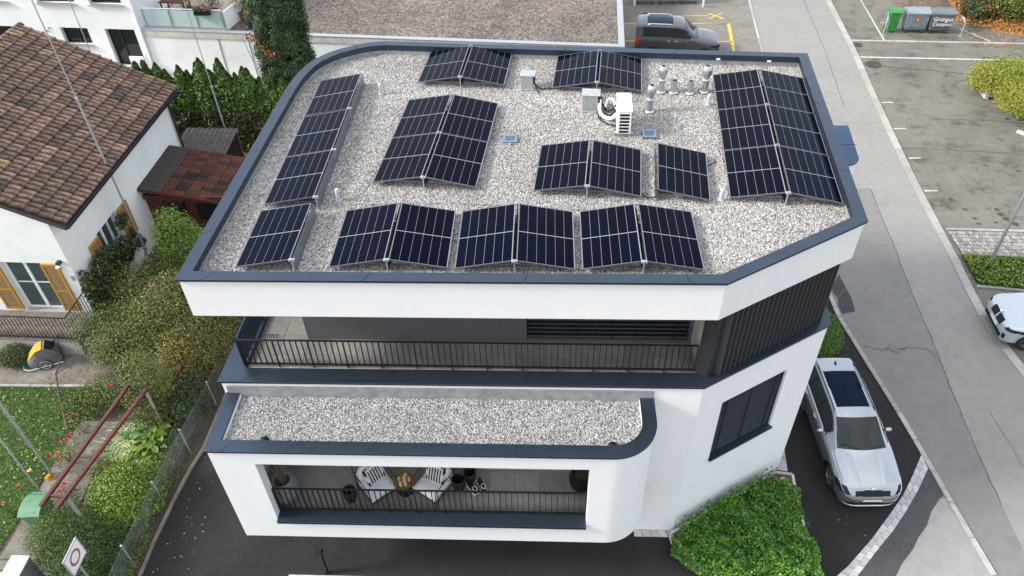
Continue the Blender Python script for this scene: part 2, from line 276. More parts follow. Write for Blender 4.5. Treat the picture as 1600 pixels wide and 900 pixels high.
# ------------------------------------------------------------------ mesh helpers
class MB:
    def __init__(s): s.v = []; s.f = []; s.uv = None
    def add(s, vs, fs):
        o = len(s.v); s.v.extend(tuple(map(float, v)) for v in vs); s.f.extend([tuple(i+o for i in f) for f in fs]); return s
    def box(s, x0, x1, y0, y1, z0, z1):
        return s.add([(x0,y0,z0),(x1,y0,z0),(x1,y1,z0),(x0,y1,z0),(x0,y0,z1),(x1,y0,z1),(x1,y1,z1),(x0,y1,z1)],
                     [(3,2,1,0),(4,5,6,7),(0,1,5,4),(1,2,6,5),(2,3,7,6),(3,0,4,7)])
    def obox(s, c, size, rz=0, rot=None):
        h = [q/2 for q in size]; mt = rot if rot is not None else Matrix.Rotation(rz, 3, 'Z'); c = Vector(c)
        vs = [c+mt@Vector((sx*h[0], sy*h[1], sz*h[2])) for sz in (-1, 1) for sx, sy in ((-1,-1),(1,-1),(1,1),(-1,1))]
        return s.add(vs, [(3,2,1,0),(4,5,6,7),(0,1,5,4),(1,2,6,5),(2,3,7,6),(3,0,4,7)])
    def prism(s, poly, z0, z1):
        n = len(poly); vs = [(p[0],p[1],z0) for p in poly]+[(p[0],p[1],z1) for p in poly]
        return s.add(vs, [tuple(range(n-1,-1,-1)), tuple(range(n,2*n))]+[(i,(i+1)%n,n+(i+1)%n,n+i) for i in range(n)])
    def bar(s, a, b, w, h=None, up=(0,0,1)):
        a, b = Vector(a), Vector(b); d = (b-a); L = d.length
        if L < 1e-6: return s
        d /= L; u = Vector(up)
        if abs(d.dot(u)) > .99: u = Vector((0,1,0))
        x = d.cross(u).normalized(); y = x.cross(d).normalized(); h = h or w
        vs = [p+x*(sx*w/2)+y*(sy*h/2) for p in (a, b) for sx, sy in ((-1,-1),(1,-1),(1,1),(-1,1))]
        return s.add(vs, [(0,1,2,3),(7,6,5,4),(0,4,5,1),(1,5,6,2),(2,6,7,3),(3,7,4,0)])
    def tube(s, pts, r, n=8, cap=True):
        pts = [Vector(p) for p in pts]; rs = r if isinstance(r, (list, tuple)) else [r]*len(pts); rings = []; prev = None
        for i, p in enumerate(pts):
            d = (pts[min(i+1, len(pts)-1)]-pts[max(i-1, 0)]).normalized()
            if prev is None: u = d.orthogonal().normalized()
            else:
                u = prev-d*prev.dot(d); u = u.normalized() if u.length > 1e-6 else d.orthogonal().normalized()
            prev = u; w = d.cross(u)
            rings.append([p+(u*math.cos(2*math.pi*k/n)+w*math.sin(2*math.pi*k/n))*rs[i] for k in range(n)])
        fs = []
        for i in range(len(pts)-1):
            for k in range(n): fs.append((i*n+k, i*n+(k+1)%n, (i+1)*n+(k+1)%n, (i+1)*n+k))
        if cap: fs.append(tuple(range(n-1,-1,-1))); fs.append(tuple((len(pts)-1)*n+k for k in range(n)))
        return s.add([v for q in rings for v in q], fs)
    def lathe(s, prof, c=(0,0,0), n=20, cap=True):
        c = Vector(c); vs = []
        for r, z in prof: vs += [c+Vector((r*math.cos(2*math.pi*k/n), r*math.sin(2*math.pi*k/n), z)) for k in range(n)]
        fs = [(i*n+k, i*n+(k+1)%n, (i+1)*n+(k+1)%n, (i+1)*n+k) for i in range(len(prof)-1) for k in range(n)]
        if cap: fs.append(tuple(range(n-1,-1,-1))); fs.append(tuple((len(prof)-1)*n+k for k in range(n)))
        return s.add(vs, fs)
    def mesh(s, name):
        me = bpy.data.meshes.new(name); me.from_pydata(s.v, [], s.f); me.update(); return me
    def build(s, name, mat, parent=None, smooth=False, bevel=0., off=None):
        me = s.mesh(name)
        o0 = BASE.get(parent.name, Vector((0,0,0))) if parent is not None else Vector((0,0,0))
        if o0.length > 0: me.transform(Matrix.Translation(-o0))
        o = link(name, me, mat, parent, smooth, bevel)
        if parent is not None and parent.name in BASE: BASE[o.name] = o0
        return o
BASE = {}      # world base of things whose parts are written in world coordinates
def link(name, me, mat, parent=None, smooth=False, bevel=0.):
    o = bpy.data.objects.new(name, me); COL.objects.link(o)
    if mat is not None and not len(me.materials): me.materials.append(M[mat] if isinstance(mat, str) else mat)
    if parent is not None: o.parent = parent
    if smooth:
        me.polygons.foreach_set('use_smooth', [True]*len(me.polygons))
        if smooth != 'all':
            try: me.set_sharp_from_angle(angle=R(40))
            except Exception: pass
    if bevel:
        md = o.modifiers.new('bevel', 'BEVEL'); md.width = bevel; md.segments = 2; md.limit_method = 'ANGLE'; md.angle_limit = R(40)
    return o
def tag(o, label=None, cat=None, group=None, kind=None):
    if label: o['label'] = label
    if cat: o['category'] = cat
    if group: o['group'] = group
    if kind: o['kind'] = kind
    return o
def athing(name, label, cat, loc, group=None):
    """thing whose parts are written in world coordinates"""
    o = thing(name, label, cat, loc, 0., group); BASE[o.name] = Vector(loc); return o
def thing(name, label, cat, loc=(0,0,0), rz=0., group=None):
    """Empty at the thing's base; children are built in its local frame."""
    o = bpy.data.objects.new(name, None); COL.objects.link(o); o.location = loc; o.rotation_euler = (0,0,rz)
    o.empty_display_size = .2
    return tag(o, label, cat, group)
def kids(o): return [c for c in o.children]
def dup(o, parent=None, **kw):
    c = o.copy(); COL.objects.link(c)
    if parent is not None: c.parent = parent
    for ch in kids(o): dup(ch, c)
    for k, v in kw.items(): setattr(c, k, v)
    return c
def struct(name, mb, mat, label=None, kind='structure', **kw):
    o = mb.build(name, mat, None, **kw); o['kind'] = kind
    if label: o['label'] = label
    return o
def piece(name, me, mat, parent, loc, rz=0., scale=None, rot=None):
    o = bpy.data.objects.new(name, me); COL.objects.link(o)
    if not len(me.materials): me.materials.append(M[mat])
    o.parent = parent; o.location = Vector(loc)-BASE.get(parent.name, Vector((0,0,0))); o.rotation_euler = rot if rot is not None else (0,0,rz)
    if scale: o.scale = scale
    return o
def flat(poly, z): return MB().add([(x,y,z) for x,y in poly], [tuple(range(len(poly)))])
def offset_poly(poly, d, closed=True):
    """inward offset of a counter-clockwise polyline"""
    n = len(poly); out = []
    for i in range(n):
        p = Vector(poly[i]); a = Vector(poly[i-1]) if (closed or i > 0) else None; c = Vector(poly[(i+1) % n]) if (closed or i < n-1) else None
        n1 = n2 = None
        if a is not None: e = (p-a).normalized(); n1 = Vector((-e.y, e.x))
        if c is not None: e = (c-p).normalized(); n2 = Vector((-e.y, e.x))
        if n1 is None: n1 = n2
        if n2 is None: n2 = n1
        b = (n1+n2); b = b/ max(1e-6, b.length); k = max(.3, b.dot(n1)); q = p+b*(d/k); out.append((q.x, q.y))
    return out
def wall_mesh(mb, p0, p1, z0, z1, t, holes=(), ends=False):
    """wall from p0 to p1 (outer face on the right-hand side of the travel), thickness t inward (left), rectangular holes (s0,s1,z0,z1)"""
    p0, p1 = Vector(p0), Vector(p1); L = (p1-p0).length; e = (p1-p0)/L; nrm = Vector((-e.y, e.x))
    xs = sorted({0, L, *[h[0] for h in holes], *[h[1] for h in holes]}); zs = sorted({z0, z1, *[h[2] for h in holes], *[h[3] for h in holes]})
    def P(s, z, d): q = p0+e*s+nrm*d; return (q.x, q.y, z)
    def hole(i, j):
        cx, cz = (xs[i]+xs[i+1])/2, (zs[j]+zs[j+1])/2
        return any(h[0] < cx < h[1] and h[2] < cz < h[3] for h in holes)
    for i in range(len(xs)-1):
        for j in range(len(zs)-1):
            if hole(i, j): continue
            a, b_, c, d = xs[i], xs[i+1], zs[j], zs[j+1]
            mb.add([P(a,c,0),P(b_,c,0),P(b_,d,0),P(a,d,0)], [(0,1,2,3)]); mb.add([P(a,c,t),P(b_,c,t),P(b_,d,t),P(a,d,t)], [(3,2,1,0)])
    for h in holes:
        a, b_, c, d = h
        mb.add([P(a,c,0),P(a,c,t),P(a,d,t),P(a,d,0)], [(3,2,1,0)]); mb.add([P(b_,c,0),P(b_,c,t),P(b_,d,t),P(b_,d,0)], [(0,1,2,3)])
        mb.add([P(a,c,0),P(b_,c,0),P(b_,c,t),P(a,c,t)], [(0,1,2,3)]); mb.add([P(a,d,0),P(b_,d,0),P(b_,d,t),P(a,d,t)], [(3,2,1,0)])
    if ends: mb.add([P(0,z0,0),P(0,z0,t),P(0,z1,t),P(0,z1,0)], [(3,2,1,0)]); mb.add([P(L,z0,0),P(L,z0,t),P(L,z1,t),P(L,z1,0)], [(0,1,2,3)])
    mb.add([P(0,z1,0),P(L,z1,0),P(L,z1,t),P(0,z1,t)], [(0,1,2,3)]); mb.add([P(0,z0,0),P(L,z0,0),P(L,z0,t),P(0,z0,t)], [(3,2,1,0)])
    return mb
def ring_pieces(outer, inner, z0, z1, cuts, closed, name, mat, parent, gap=.008):
    """metal coping cut into lengths: outer/inner polylines with matching vertices; cuts = list of (index float) along the vertex parameter"""
    def at(pl, u):
        n = len(pl); i = int(math.floor(u)); f = u-i; a = Vector(pl[i % n]); b = Vector(pl[(i+1) % n]); return a.lerp(b, f)
    for a, b in zip(cuts[:-1], cuts[1:]):
        us = [a]+[k for k in range(int(math.floor(a))+1, int(math.ceil(b)))]+[b]
        O = [at(outer, u) for u in us]; I = [at(inner, u) for u in us]
        for Q in (O, I):
            d = (Q[1]-Q[0]).normalized()*gap/2; Q[0] = Q[0]+d; d = (Q[-1]-Q[-2]).normalized()*gap/2; Q[-1] = Q[-1]-d
        n = len(us); mb = MB()
        vs = [(p.x,p.y,z1) for p in O]+[(p.x,p.y,z1) for p in I]+[(p.x,p.y,z0) for p in O]+[(p.x,p.y,z0) for p in I]
        fs = []
        for i in range(n-1):
            fs += [(i,i+1,n+i+1,n+i), (2*n+i+1,2*n+i,3*n+i,3*n+i+1), (2*n+i,2*n+i+1,i+1,i), (n+i,n+i+1,3*n+i+1,3*n+i)]
        fs += [(0,n,3*n,2*n), (n-1,2*n+n-1,4*n-1,2*n-1)]
        mb.add(vs, fs); mb.build(name, mat, parent, bevel=.006)
def arclen_cuts(pl, step, start, closed):
    n = len(pl); segs = n if closed else n-1
    L = [(Vector(pl[(i+1) % n])-Vector(pl[i])).length for i in range(segs)]; tot = sum(L); cum = np.concatenate([[0], np.cumsum(L)])
    ss = [start]
    while ss[-1]+step*1.3 < tot+(start if closed else 0): ss.append(ss[-1]+step)
    ss.append(tot+start if closed else tot)
    if not closed and start > 0: ss = [0]+ss
    out = []
    for s in ss:
        base = 0
        if closed and s >= tot: s -= tot; base = n
        i = min(int(np.searchsorted(cum, s, 'right'))-1, segs-1); out.append(base+i+(s-cum[i])/L[i])
    return out
def scatter_gn(name, mb, bed_mat, stone_mat, density, size, parent=None, label=None):
    """gravel: a bed surface with crushed stones instanced on it"""
    o = mb.build(name, bed_mat, parent); o['kind'] = 'stuff'
    if label: o['label'] = label
    g = bpy.data.node_groups.new(name, 'GeometryNodeTree')
    g.interface.new_socket('Geometry', in_out='INPUT', socket_type='NodeSocketGeometry'); g.interface.new_socket('Geometry', in_out='OUTPUT', socket_type='NodeSocketGeometry')
    N = g.nodes; K = g.links; gi = N.new('NodeGroupInput'); go = N.new('NodeGroupOutput')
    d = N.new('GeometryNodeDistributePointsOnFaces'); d.inputs['Density'].default_value = density
    ico = N.new('GeometryNodeMeshIcoSphere'); ico.inputs['Subdivisions'].default_value = 1; ico.inputs['Radius'].default_value = 1
    sm = N.new('GeometryNodeSetMaterial'); sm.inputs['Material'].default_value = M[stone_mat]
    ip = N.new('GeometryNodeInstanceOnPoints')
    rv = N.new('FunctionNodeRandomValue'); rv.data_type = 'FLOAT_VECTOR'; rv.inputs[0].default_value = (0,0,0); rv.inputs[1].default_value = (6.28,6.28,6.28)
    rs = N.new('FunctionNodeRandomValue'); rs.data_type = 'FLOAT_VECTOR'; rs.inputs[0].default_value = (size*.35,)*3; rs.inputs[1].default_value = (size*1.05, size*.75, size*.6); rs.inputs['Seed'].default_value = 5
    j = N.new('GeometryNodeJoinGeometry')
    K.new(gi.outputs[0], d.inputs['Mesh']); K.new(d.outputs['Points'], ip.inputs['Points']); K.new(ico.outputs[0], sm.inputs[0]); K.new(sm.outputs[0], ip.inputs['Instance'])
    K.new(rv.outputs[0], ip.inputs['Rotation']); K.new(rs.outputs[0], ip.inputs['Scale'])
    K.new(gi.outputs[0], j.inputs[0]); K.new(ip.outputs[0], j.inputs[0]); K.new(j.outputs[0], go.inputs[0])
    o.modifiers.new('stones', 'NODES').node_group = g
    return o
def np_mesh(name, V, F, mat, parent=None, smooth=False):
    """V (n,3), F (m,k) numpy"""
    me = bpy.data.meshes.new(name); m_, k = F.shape
    if parent is not None and parent.name in BASE: V = V-np.array(BASE[parent.name])
    me.vertices.add(len(V)); me.vertices.foreach_set('co', V.astype(np.float32).ravel())
    me.loops.add(m_*k); me.loops.foreach_set('vertex_index', F.astype(np.int32).ravel())
    me.polygons.add(m_); me.polygons.foreach_set('loop_start', np.arange(0, m_*k, k, dtype=np.int32))
    me.update(calc_edges=True)
    return link(name, me, mat, parent, smooth)
def unit(v): return v/np.maximum(1e-9, np.linalg.norm(v, axis=1, keepdims=True))
def leaves(name, C, size, mat, parent=None, nrm=None, spread=1., aspect=.55, fold=.25, sizevar=.4, stuff=False, label=None):
    """one small bent leaf per centre"""
    n = len(C); nn = rng.normal(size=(n,3))*spread
    if nrm is not None: nn = nn+nrm
    nn = unit(nn); t = unit(np.cross(nn, rng.normal(size=(n,3)))); b_ = np.cross(nn, t)
    s = (size*(1+sizevar*(rng.random(n)*2-1)))[:,None]
    tip = C+t*s*.5; tail = C-t*s*.5; l = C+b_*s*aspect*.5+nn*s*fold*.5; r = C-b_*s*aspect*.5+nn*s*fold*.5
    V = np.stack([tail, l, tip, r], 1).reshape(-1,3); i = np.arange(n)*4
    F = np.concatenate([np.stack([i, i+2, i+1], 1), np.stack([i, i+3, i+2], 1)])
    o = np_mesh(name, V, F, mat, parent)
    if stuff: o['kind'] = 'stuff'
    if label: o['label'] = label
    return o
def blades(name, P, h, mat, width=.02, lean=.5, parent=None, label=None):
    n = len(P); d = rng.normal(size=(n,3)); d[:,2] = 0; d = unit(d); hh = (h*(.5+rng.random(n)))[:,None]
    a = P+d*width*.5; b_ = P-d*width*.5; ld = rng.normal(size=(n,3))*lean; ld[:,2] = 1; tip = P+unit(ld)*hh
    V = np.stack([a, b_, tip], 1).reshape(-1,3); o = np_mesh(name, V, np.arange(n*3).reshape(-1,3), mat, parent); o['kind'] = 'stuff'
    if label: o['label'] = label
    return o
def in_poly(P, poly):
    x, y = P[:,0], P[:,1]; c = np.zeros(len(P), bool); n = len(poly)
    for i in range(n):
        x0, y0 = poly[i]; x1, y1 = poly[(i+1) % n]
        k = ((y0 > y) != (y1 > y)) & (x < (x1-x0)*(y-y0)/((y1-y0) if abs(y1-y0) > 1e-9 else 1e-9)+x0); c ^= k
    return c
def rand_in(poly, n):
    p = np.array(poly); lo, hi = p.min(0), p.max(0); out = []
    tot = 0
    while tot < n:
        q = lo+(hi-lo)*rng.random((n*2, 2)); q = q[in_poly(q, poly)]; out.append(q); tot += len(q)
    return np.concatenate(out)[:n]
def blob(n, c, r, shell=.55, lumps=7, lump=.28, flat_bottom=True):
    """points in an uneven crown volume, with outward normals"""
    d = unit(rng.normal(size=(n,3))); L = unit(rng.normal(size=(lumps,3)))
    amp = 1+lump*(np.max(d@L.T, 1)-.55)*1.6+rng.normal(size=n)*.06+np.where(rng.random(n) < .06, .35*rng.random(n), 0)
    rad = (shell+(1-shell)*rng.random(n)**.6)*amp
    P = d*rad[:,None]*np.array(r)
    if flat_bottom: P[:,2] = np.where(P[:,2] < -r[2]*.75, -r[2]*.75*rng.random(n), P[:,2])
    return P+np.array(c), d
# ================================================================== ground and roads
def arc(c, r, a0, a1, n=10): return [(c[0]+r*math.cos(a0+(a1-a0)*i/n), c[1]+r*math.sin(a0+(a1-a0)*i/n)) for i in range(n+1)]
def strip(poly_l, poly_r): return list(poly_l)+list(reversed(poly_r))
KL = [(11.85,8.0),(11.60,10.20),(11.36,11.95),(11.10,14.17),(10.88,15.77),(10.62,17.30),(10.40,18.75),(10.23,19.83),(10.25,21.16),(10.6,25.0),(11.0,30.5),(11.4,36.0),(11.77,40.46),(12.03,43.6),(12.37,47.3),(13.2,56.)]
KR = [(16.3,8.0),(15.9,12.0),(15.5,15.2),(15.27,16.97),(14.97,19.11),(15.03,21.04),(15.16,22.63),(15.25,24.77),(15.40,28.0),(15.66,31.42),(15.97,35.3),(16.45,40.4),(16.87,47.2),(17.6,56.)]
struct('ground', flat([(-320,-320),(320,-320),(320,320),(-320,320)], -.012), 'soil', 'bare earth under the yards and gardens')
struct('street', flat(strip([(x,y) for x,y in KL], [(x,y) for x,y in KR]), 0.), 'street_asphalt', 'pale grey asphalt street running past the white building')
SEAM = [(12.60,8.0),(12.60,12.27),(12.68,14.4),(12.83,16.7),(12.97,18.3),(13.08,20.5),(13.35,23.75),(13.59,27.4)]
struct('street_lane', flat([(x,y) for x,y in KL[:10]]+[(12.0,27.4)]+SEAM[::-1], .003), 'street_old', 'darker older asphalt lane beside the driveway kerb')
struct('parking_lot', flat([(16.3,8),(60,8),(60,60),(17.9,60)]+list(reversed(KR))[1:], -.004), 'lot_asphalt', 'worn asphalt parking lot across the street')
struct('back_yard', flat(list(reversed(KL))+[(10.25,16.0),(7.2,16.0),(6.5,24.5),(3.0,34.),(3.0,62.),(13,62)], -.004), 'backyard_asphalt', 'asphalt yard behind the building with yellow parking marks')
DRV = [(-10.55,6.0),(-10.55,9.67),(-10.55,10.6),(-10.48,11.9),(-10.36,13.0),(-10.22,13.7),(-10.2,15.2),(-10.3,19),(-9.2,26.5),(3.,26.),(10.22,21.5),(10.2,19.83),(10.38,18.75),(10.6,17.30),(10.86,15.77),(11.05,14.2),(11.04,13.98),(10.49,13.16),(10.01,12.52),(9.46,11.91),(8.71,11.12),(7.92,10.38),(7.57,10.11),(6.0,8.8),(4.6,7.6),(3,6.0)]
struct('driveway', flat(DRV, .004), 'drive_asphalt', 'fresh dark asphalt around the white building')
PL_ = [(11.06,14.0),(10.49,13.16),(10.01,12.52),(9.46,11.91),(8.71,11.12),(7.92,10.38),(7.57,10.11),(6.6,9.3),(5.4,8.2)]
PRt = [(11.10,13.55),(10.52,12.74),(9.93,12.02),(9.39,11.42),(8.80,10.85),(8.09,10.12),(7.2,9.3),(6.0,8.2)]
struct('rough_asphalt_strip', flat(PRt+[(7.3,8.2),(8.4,9.2),(9.06,10.14),(9.34,10.50),(9.75,10.9),(10.01,11.25),(10.35,11.6),(10.62,12.03),(11.0,12.45),(11.19,12.62)], .004), 'rough_asphalt', 'coarse dark asphalt strip beside the curved paver row')
struct('old_apron', flat([(7.3,8.2),(8.4,9.2),(9.06,10.14),(9.34,10.50),(9.75,10.9),(10.01,11.25),(10.35,11.6),(10.62,12.03),(11.0,12.45),(11.22,12.5),(11.48,10.2),(11.7,8.2)], .002), 'old_apron', 'old pale asphalt triangle by the street kerb')
struct('asphalt_patch', flat([(10.42,20.6),(10.86,21.17),(10.9,20.6),(10.84,19.95),(10.36,19.8),(10.33,20.2)], .005), 'patch_asphalt', 'dark repair patch at the street edge')
struct('asphalt_patch', flat([(10.36,21.2),(10.80,21.9),(10.86,21.2),(10.42,20.62),(10.34,20.9)], .006), 'patch_asphalt')
def ribbon(pts, w, z):
    mb = MB(); P = [Vector((*p, 0)) for p in pts]
    L = []; Rr = []
    for i, p in enumerate(P):
        d = (P[min(i+1,len(P)-1)]-P[max(i-1,0)]).normalized(); nn = Vector((-d.y, d.x, 0)); ww = w*(.6+.8*random.random())/2
        L.append(p+nn*ww); Rr.append(p-nn*ww)
    vs = [(q.x,q.y,z) for q in L]+[(q.x,q.y,z) for q in Rr]; n = len(P)
    return mb.add(vs, [(i,n+i,n+i+1,i+1) for i in range(n-1)])
def jit(pts, k, n=6):
    out = []
    for a, b in zip(pts[:-1], pts[1:]):
        for i in range(n): f = i/n; out.append((a[0]+(b[0]-a[0])*f+random.uniform(-k,k), a[1]+(b[1]-a[1])*f+random.uniform(-k,k)))
    out.append(pts[-1]); return out
seams = MB()
for pts, w, k in (([(13.59,27.4),(13.35,23.75),(13.08,20.5),(12.97,18.3),(12.9,17.6)],.035,.012),([(12.9,17.55),(12.83,16.7),(12.68,14.4),(12.6,12.27)],.035,.012),
                  ([(15.54,47.2),(15.11,41.0),(14.75,37.5),(14.40,34.3)],.03,.012),([(13.75,12.6),(13.62,11.3),(13.3,10.9),(12.7,10.0)],.03,.01),([(13.62,15.6),(13.75,14.0),(13.76,12.6)],.02,.012),
                  ([(10.63,18.22),(11.1,18.14),(11.64,18.11),(12.2,18.2),(12.71,18.19),(12.92,17.6)],.03,.05),([(11.2,18.1),(11.5,18.32),(11.8,18.15),(12.1,18.3)],.02,.05),([(11.3,18.2),(11.6,17.95),(11.95,18.1)],.02,.05)):
    q = ribbon(jit(pts, k*1.5, 9), w*.6, .009); seams.add(q.v, q.f)
struct('asphalt_seams', seams, 'seam_tar', 'thin dark seams and cracks in the street')
lots = MB()
for pts, w, k in (([(17.25,38.6),(18.4,38.25),(19.8,38.0),(21.4,37.6),(22.9,37.3)],.09,.05),([(18.3,33.0),(20.2,33.0),(22.4,32.6),(24,32.5)],.035,.03),([(15.9,30.6),(18.6,30.3),(21.5,30.0)],.03,.03),([(20.3,29.6),(21.3,28.2),(23.2,28.9),(22.9,30.3)],.025,.02),([(17.6,41.0),(17.9,39.5)],.03,.02)):
    q = ribbon(jit(pts, k), w, .006); lots.add(q.v, q.f)
struct('lot_cracks', lots, 'seam_tar', 'cracks across the parking lot asphalt')
struct('driveway_patch', flat([(-8.5,9.95),(-4.38,9.95),(-4.42,7.5),(-8.5,7.5)], .008), 'patch_drive', 'slightly paler asphalt bay behind the black lamp post')
dcr = ribbon(jit([(-1.9,9.8),(-1.4,9.5),(-.9,9.25),(-.45,8.9),(-.3,8.6),(-.35,8.2)], .05, 5), .022, .010)
struct('driveway_crack', dcr, 'black_void', 'thin jagged crack in the dark asphalt in front of the building')
st = MB()
for x, y, r in ((16.6,26.6,.13),(16.9,25.95,.10),(17.05,25.35,.11),(17.08,25.0,.12),(17.75,25.1,.10),(18.15,25.95,.12),(18.2,25.6,.18),(18.25,25.3,.16),(18.45,25.0,.16),(20.2,28.7,.1),(21.6,33.1,.13),(22.3,31.7,.14),(20.8,27.9,.08)):
    n = 9; st.add([(x+r*(.55+.7*random.random())*math.cos(6.283*i/n), y+r*(.4+.7*random.random())*math.sin(6.283*i/n), .004) for i in range(n)], [tuple(range(n))])
struct('oil_stains', st, 'stain_oil', 'dark oil spots on the parking lot', kind='structure')
# painted lines
pw = MB()
def pline(mb, a, b, w, z=.004): q = ribbon([a, b], w, z); mb.add(q.v, q.f)
for a, b in (((16.3,34.66),(16.85,34.66)),((16.1,32.21),(16.66,32.21)),((15.95,29.72),(16.47,29.72)),((15.76,27.24),(16.3,27.24)),((22.8,32.1),(23.7,32.0))): pline(pw, a, b, .09)
pline(pw, (16.64,39.55),(25.0,39.05), .11); pline(pw, (18.95,47.2),(18.58,41.45), .10); pline(pw, (19.1,43.85),(19.7,43.82), .10)
pline(pw, (23.2,43.0),(24.2,41.3), .12)
struct('white_lot_lines', pw, 'paint_white', 'worn white parking lines')
yl = MB()
for a, b, w in (((4.5,43.98),(10.35,43.9),.10),((4.2,41.68),(5.0,41.67),.10),((8.8,43.86),(10.5,43.88),.10),((10.5,43.93),(10.15,39.9),.16),((9.55,41.53),(10.3,41.52),.10),((8.0,45.05),(9.5,45.0),.09),((9.55,45.38),(10.33,44.58),.11)):
    pline(yl, a, b, w, .004)
pline(yl, (9.52,44.58),(10.36,45.36), .11, .008)
struct('yellow_parking_marks', yl, 'paint_yellow', 'yellow bay outline and cross painted in the back yard')
# kerbs: single stones
def kerb(name, Lp, w, step, z1, label, mat='kerb_granite', side=1):
    root = struct(name, ribbon(Lp, w*.8, -.001), 'concrete', label)
    P = [Vector(p) for p in Lp]; cum = [0]
    for a, b in zip(P[:-1], P[1:]): cum.append(cum[-1]+(b-a).length)
    n = max(1, int(round(cum[-1]/step))); st_ = cum[-1]/n
    def at(s):
        for i in range(len(P)-1):
            if s <= cum[i+1] or i == len(P)-2: return P[i].lerp(P[i+1], (s-cum[i])/(cum[i+1]-cum[i]))
    me = MB().box(-st_/2+.008, st_/2-.008, -w/2, w/2, -.05, z1).mesh('kerb_stone')
    for i in range(n):
        a, b = at(i*st_), at((i+1)*st_); c = (a+b)/2; d = b-a
        piece('kerb_stone', me, mat, root, (c.x, c.y, random.uniform(-.006,.006)), math.atan2(d.y, d.x))
    return root
kerb('street_kerb', [(x-.06,y) for x,y in KL[1:10]], .14, 1.05, .045, 'narrow granite kerb between driveway and street')
kerb('back_kerb', [(x-.06,y) for x,y in KL[10:]], .12, 1.4, .03, 'thin pale kerb between back yard and street')
kerb('lot_kerb', [(x+.14,y) for x,y in KR[2:-1]], .30, 1.5, .03, 'wide flush granite kerb along the far side of the street')
kerb('bin_kerb', [(16.75,41.45),(20,41.28),(23,41.1),(26.,40.9)], .16, 1.2, .07, 'pale kerb stones in front of the refuse containers')
kerb('cobble_kerb', [(15.66,24.62),(18.6,24.5),(22,24.3)], .12, 1.0, .05, 'thin kerb between parking lot and cobbles')
kerb('verge_kerb', [(15.5,21.28),(17.1,21.06),(20,20.6)], .12, 1.0, .06, 'pale kerb along the grass verge')
pr = struct('curved_paver_row', flat(strip(PL_, PRt), .006), 'concrete', 'curved double row of pale granite pavers at the driveway edge')
Pc = [Vector(p) for p in PL_]; Pd = [Vector(p) for p in PRt]
def resample(P, n):
    cum = [0]
    for a, b in zip(P[:-1], P[1:]): cum.append(cum[-1]+(b-a).length)
    out = []
    for k in range(n+1):
        s = cum[-1]*k/n; i = max(j for j in range(len(P)-1) if cum[j] <= s+1e-9); out.append(P[i].lerp(P[i+1], (s-cum[i])/(cum[i+1]-cum[i])))
    return out
nP = 27; A_, B_ = resample(Pc, nP), resample(Pd, nP)
for row in (0, 1):
    for k in range(nP):
        f0, f1 = (.0, .485) if row == 0 else (.515, 1.); sh = .45 if row else 0
        k0, k1 = k+sh+.03, min(nP, k+sh+.97)
        def ip(Q, u): i = min(int(u), nP-1); return Q[i].lerp(Q[i+1], u-i)
        q = [ip(A_,k0).lerp(ip(B_,k0),f0), ip(A_,k0).lerp(ip(B_,k0),f1), ip(A_,k1).lerp(ip(B_,k1),f1), ip(A_,k1).lerp(ip(B_,k1),f0)]
        c = sum(q, Vector((0,0)))/4; z = .016+random.uniform(0,.006)
        mb = MB().prism([tuple(p-c) for p in q], 0, z); piece('paver', mb.mesh('paver'), 'paver_granite', pr, (c.x, c.y, .004))
# paver strips along the building foot
for nm, poly, nx, ny, lb in (('front_paver_strip', [(2.45,11.10),(3.60,11.10),(3.49,11.31),(2.45,11.31)], 5, 1, 'short strip of pale paving slabs at the foot of the front wall'),
                    ('side_paver_strip', [(6.74,13.30),(7.02,13.24),(7.45,17.5),(7.10,17.5)], 1, 9, 'strip of pale paving slabs along the side wall')):
    r_ = struct(nm, flat(poly, .006), 'tile_joint', lb); q = [Vector(p) for p in poly]
    for i in range(nx):
        for j in range(ny):
            def bl(u, v): return q[0].lerp(q[1], u).lerp(q[3].lerp(q[2], u), v)
            e = .03; a = [bl((i+e)/nx,(j+e)/ny), bl((i+1-e)/nx,(j+e)/ny), bl((i+1-e)/nx,(j+1-e)/ny), bl((i+e)/nx,(j+1-e)/ny)]; c = sum(a, Vector((0,0)))/4
            piece('paving_slab', MB().prism([tuple(p-c) for p in a], 0, .014).mesh('paving_slab'), 'paver_granite', r_, (c.x,c.y,.006))
# cobbles between lot and verge
cb = MB(); cp = [(15.72,24.55),(15.66,23.05),(21.5,22.5),(21.5,24.3)]
for i in range(48):
    for j in range(7):
        x = 15.7+i*.125+(j % 2)*.02; y = 24.52-.035*i*.125-j*.215+random.uniform(-.012,.012); h = .016+random.uniform(0,.014)
        cb.obox((x+.06, y-.11, h/2), (.105, .19, h), random.uniform(-.05,.05))
cbo = struct('cobble_paving', flat(cp, .002), 'soil', 'strip of grey cobbles beside the grass verge')
o = cb.build('cobbles', 'cobble_stone', cbo); o['kind'] = 'stuff'
# manhole covers
for i, (x, y, rx, lb) in enumerate(((16.98,41.0,.27,'small dark manhole cover on the lot corner by the kerb'),(17.12,38.66,.42,'large rusty manhole cover at the end of the lot crack'),(5.9,45.2,.30,'rusty oval manhole cover behind the grey van'),(11.9,24.3,.14,'small round valve cover in the street'))):
    t = thing('manhole_cover', lb, 'manhole cover', (x, y, .0))
    MB().lathe([(rx,0),(rx,.010),(rx*.9,.012)], n=24).build('frame', 'concrete' if i == 3 else 'manhole_iron', t)
    l = MB().lathe([(rx*.86,.0),(rx*.86,.017)], n=24)
    for k in range(-2, 3): l.box(-rx*.5, rx*.5, k*rx*.25-.02, k*rx*.25+.02, .017, .022)
    l.build('lid', 'manhole_iron', t)

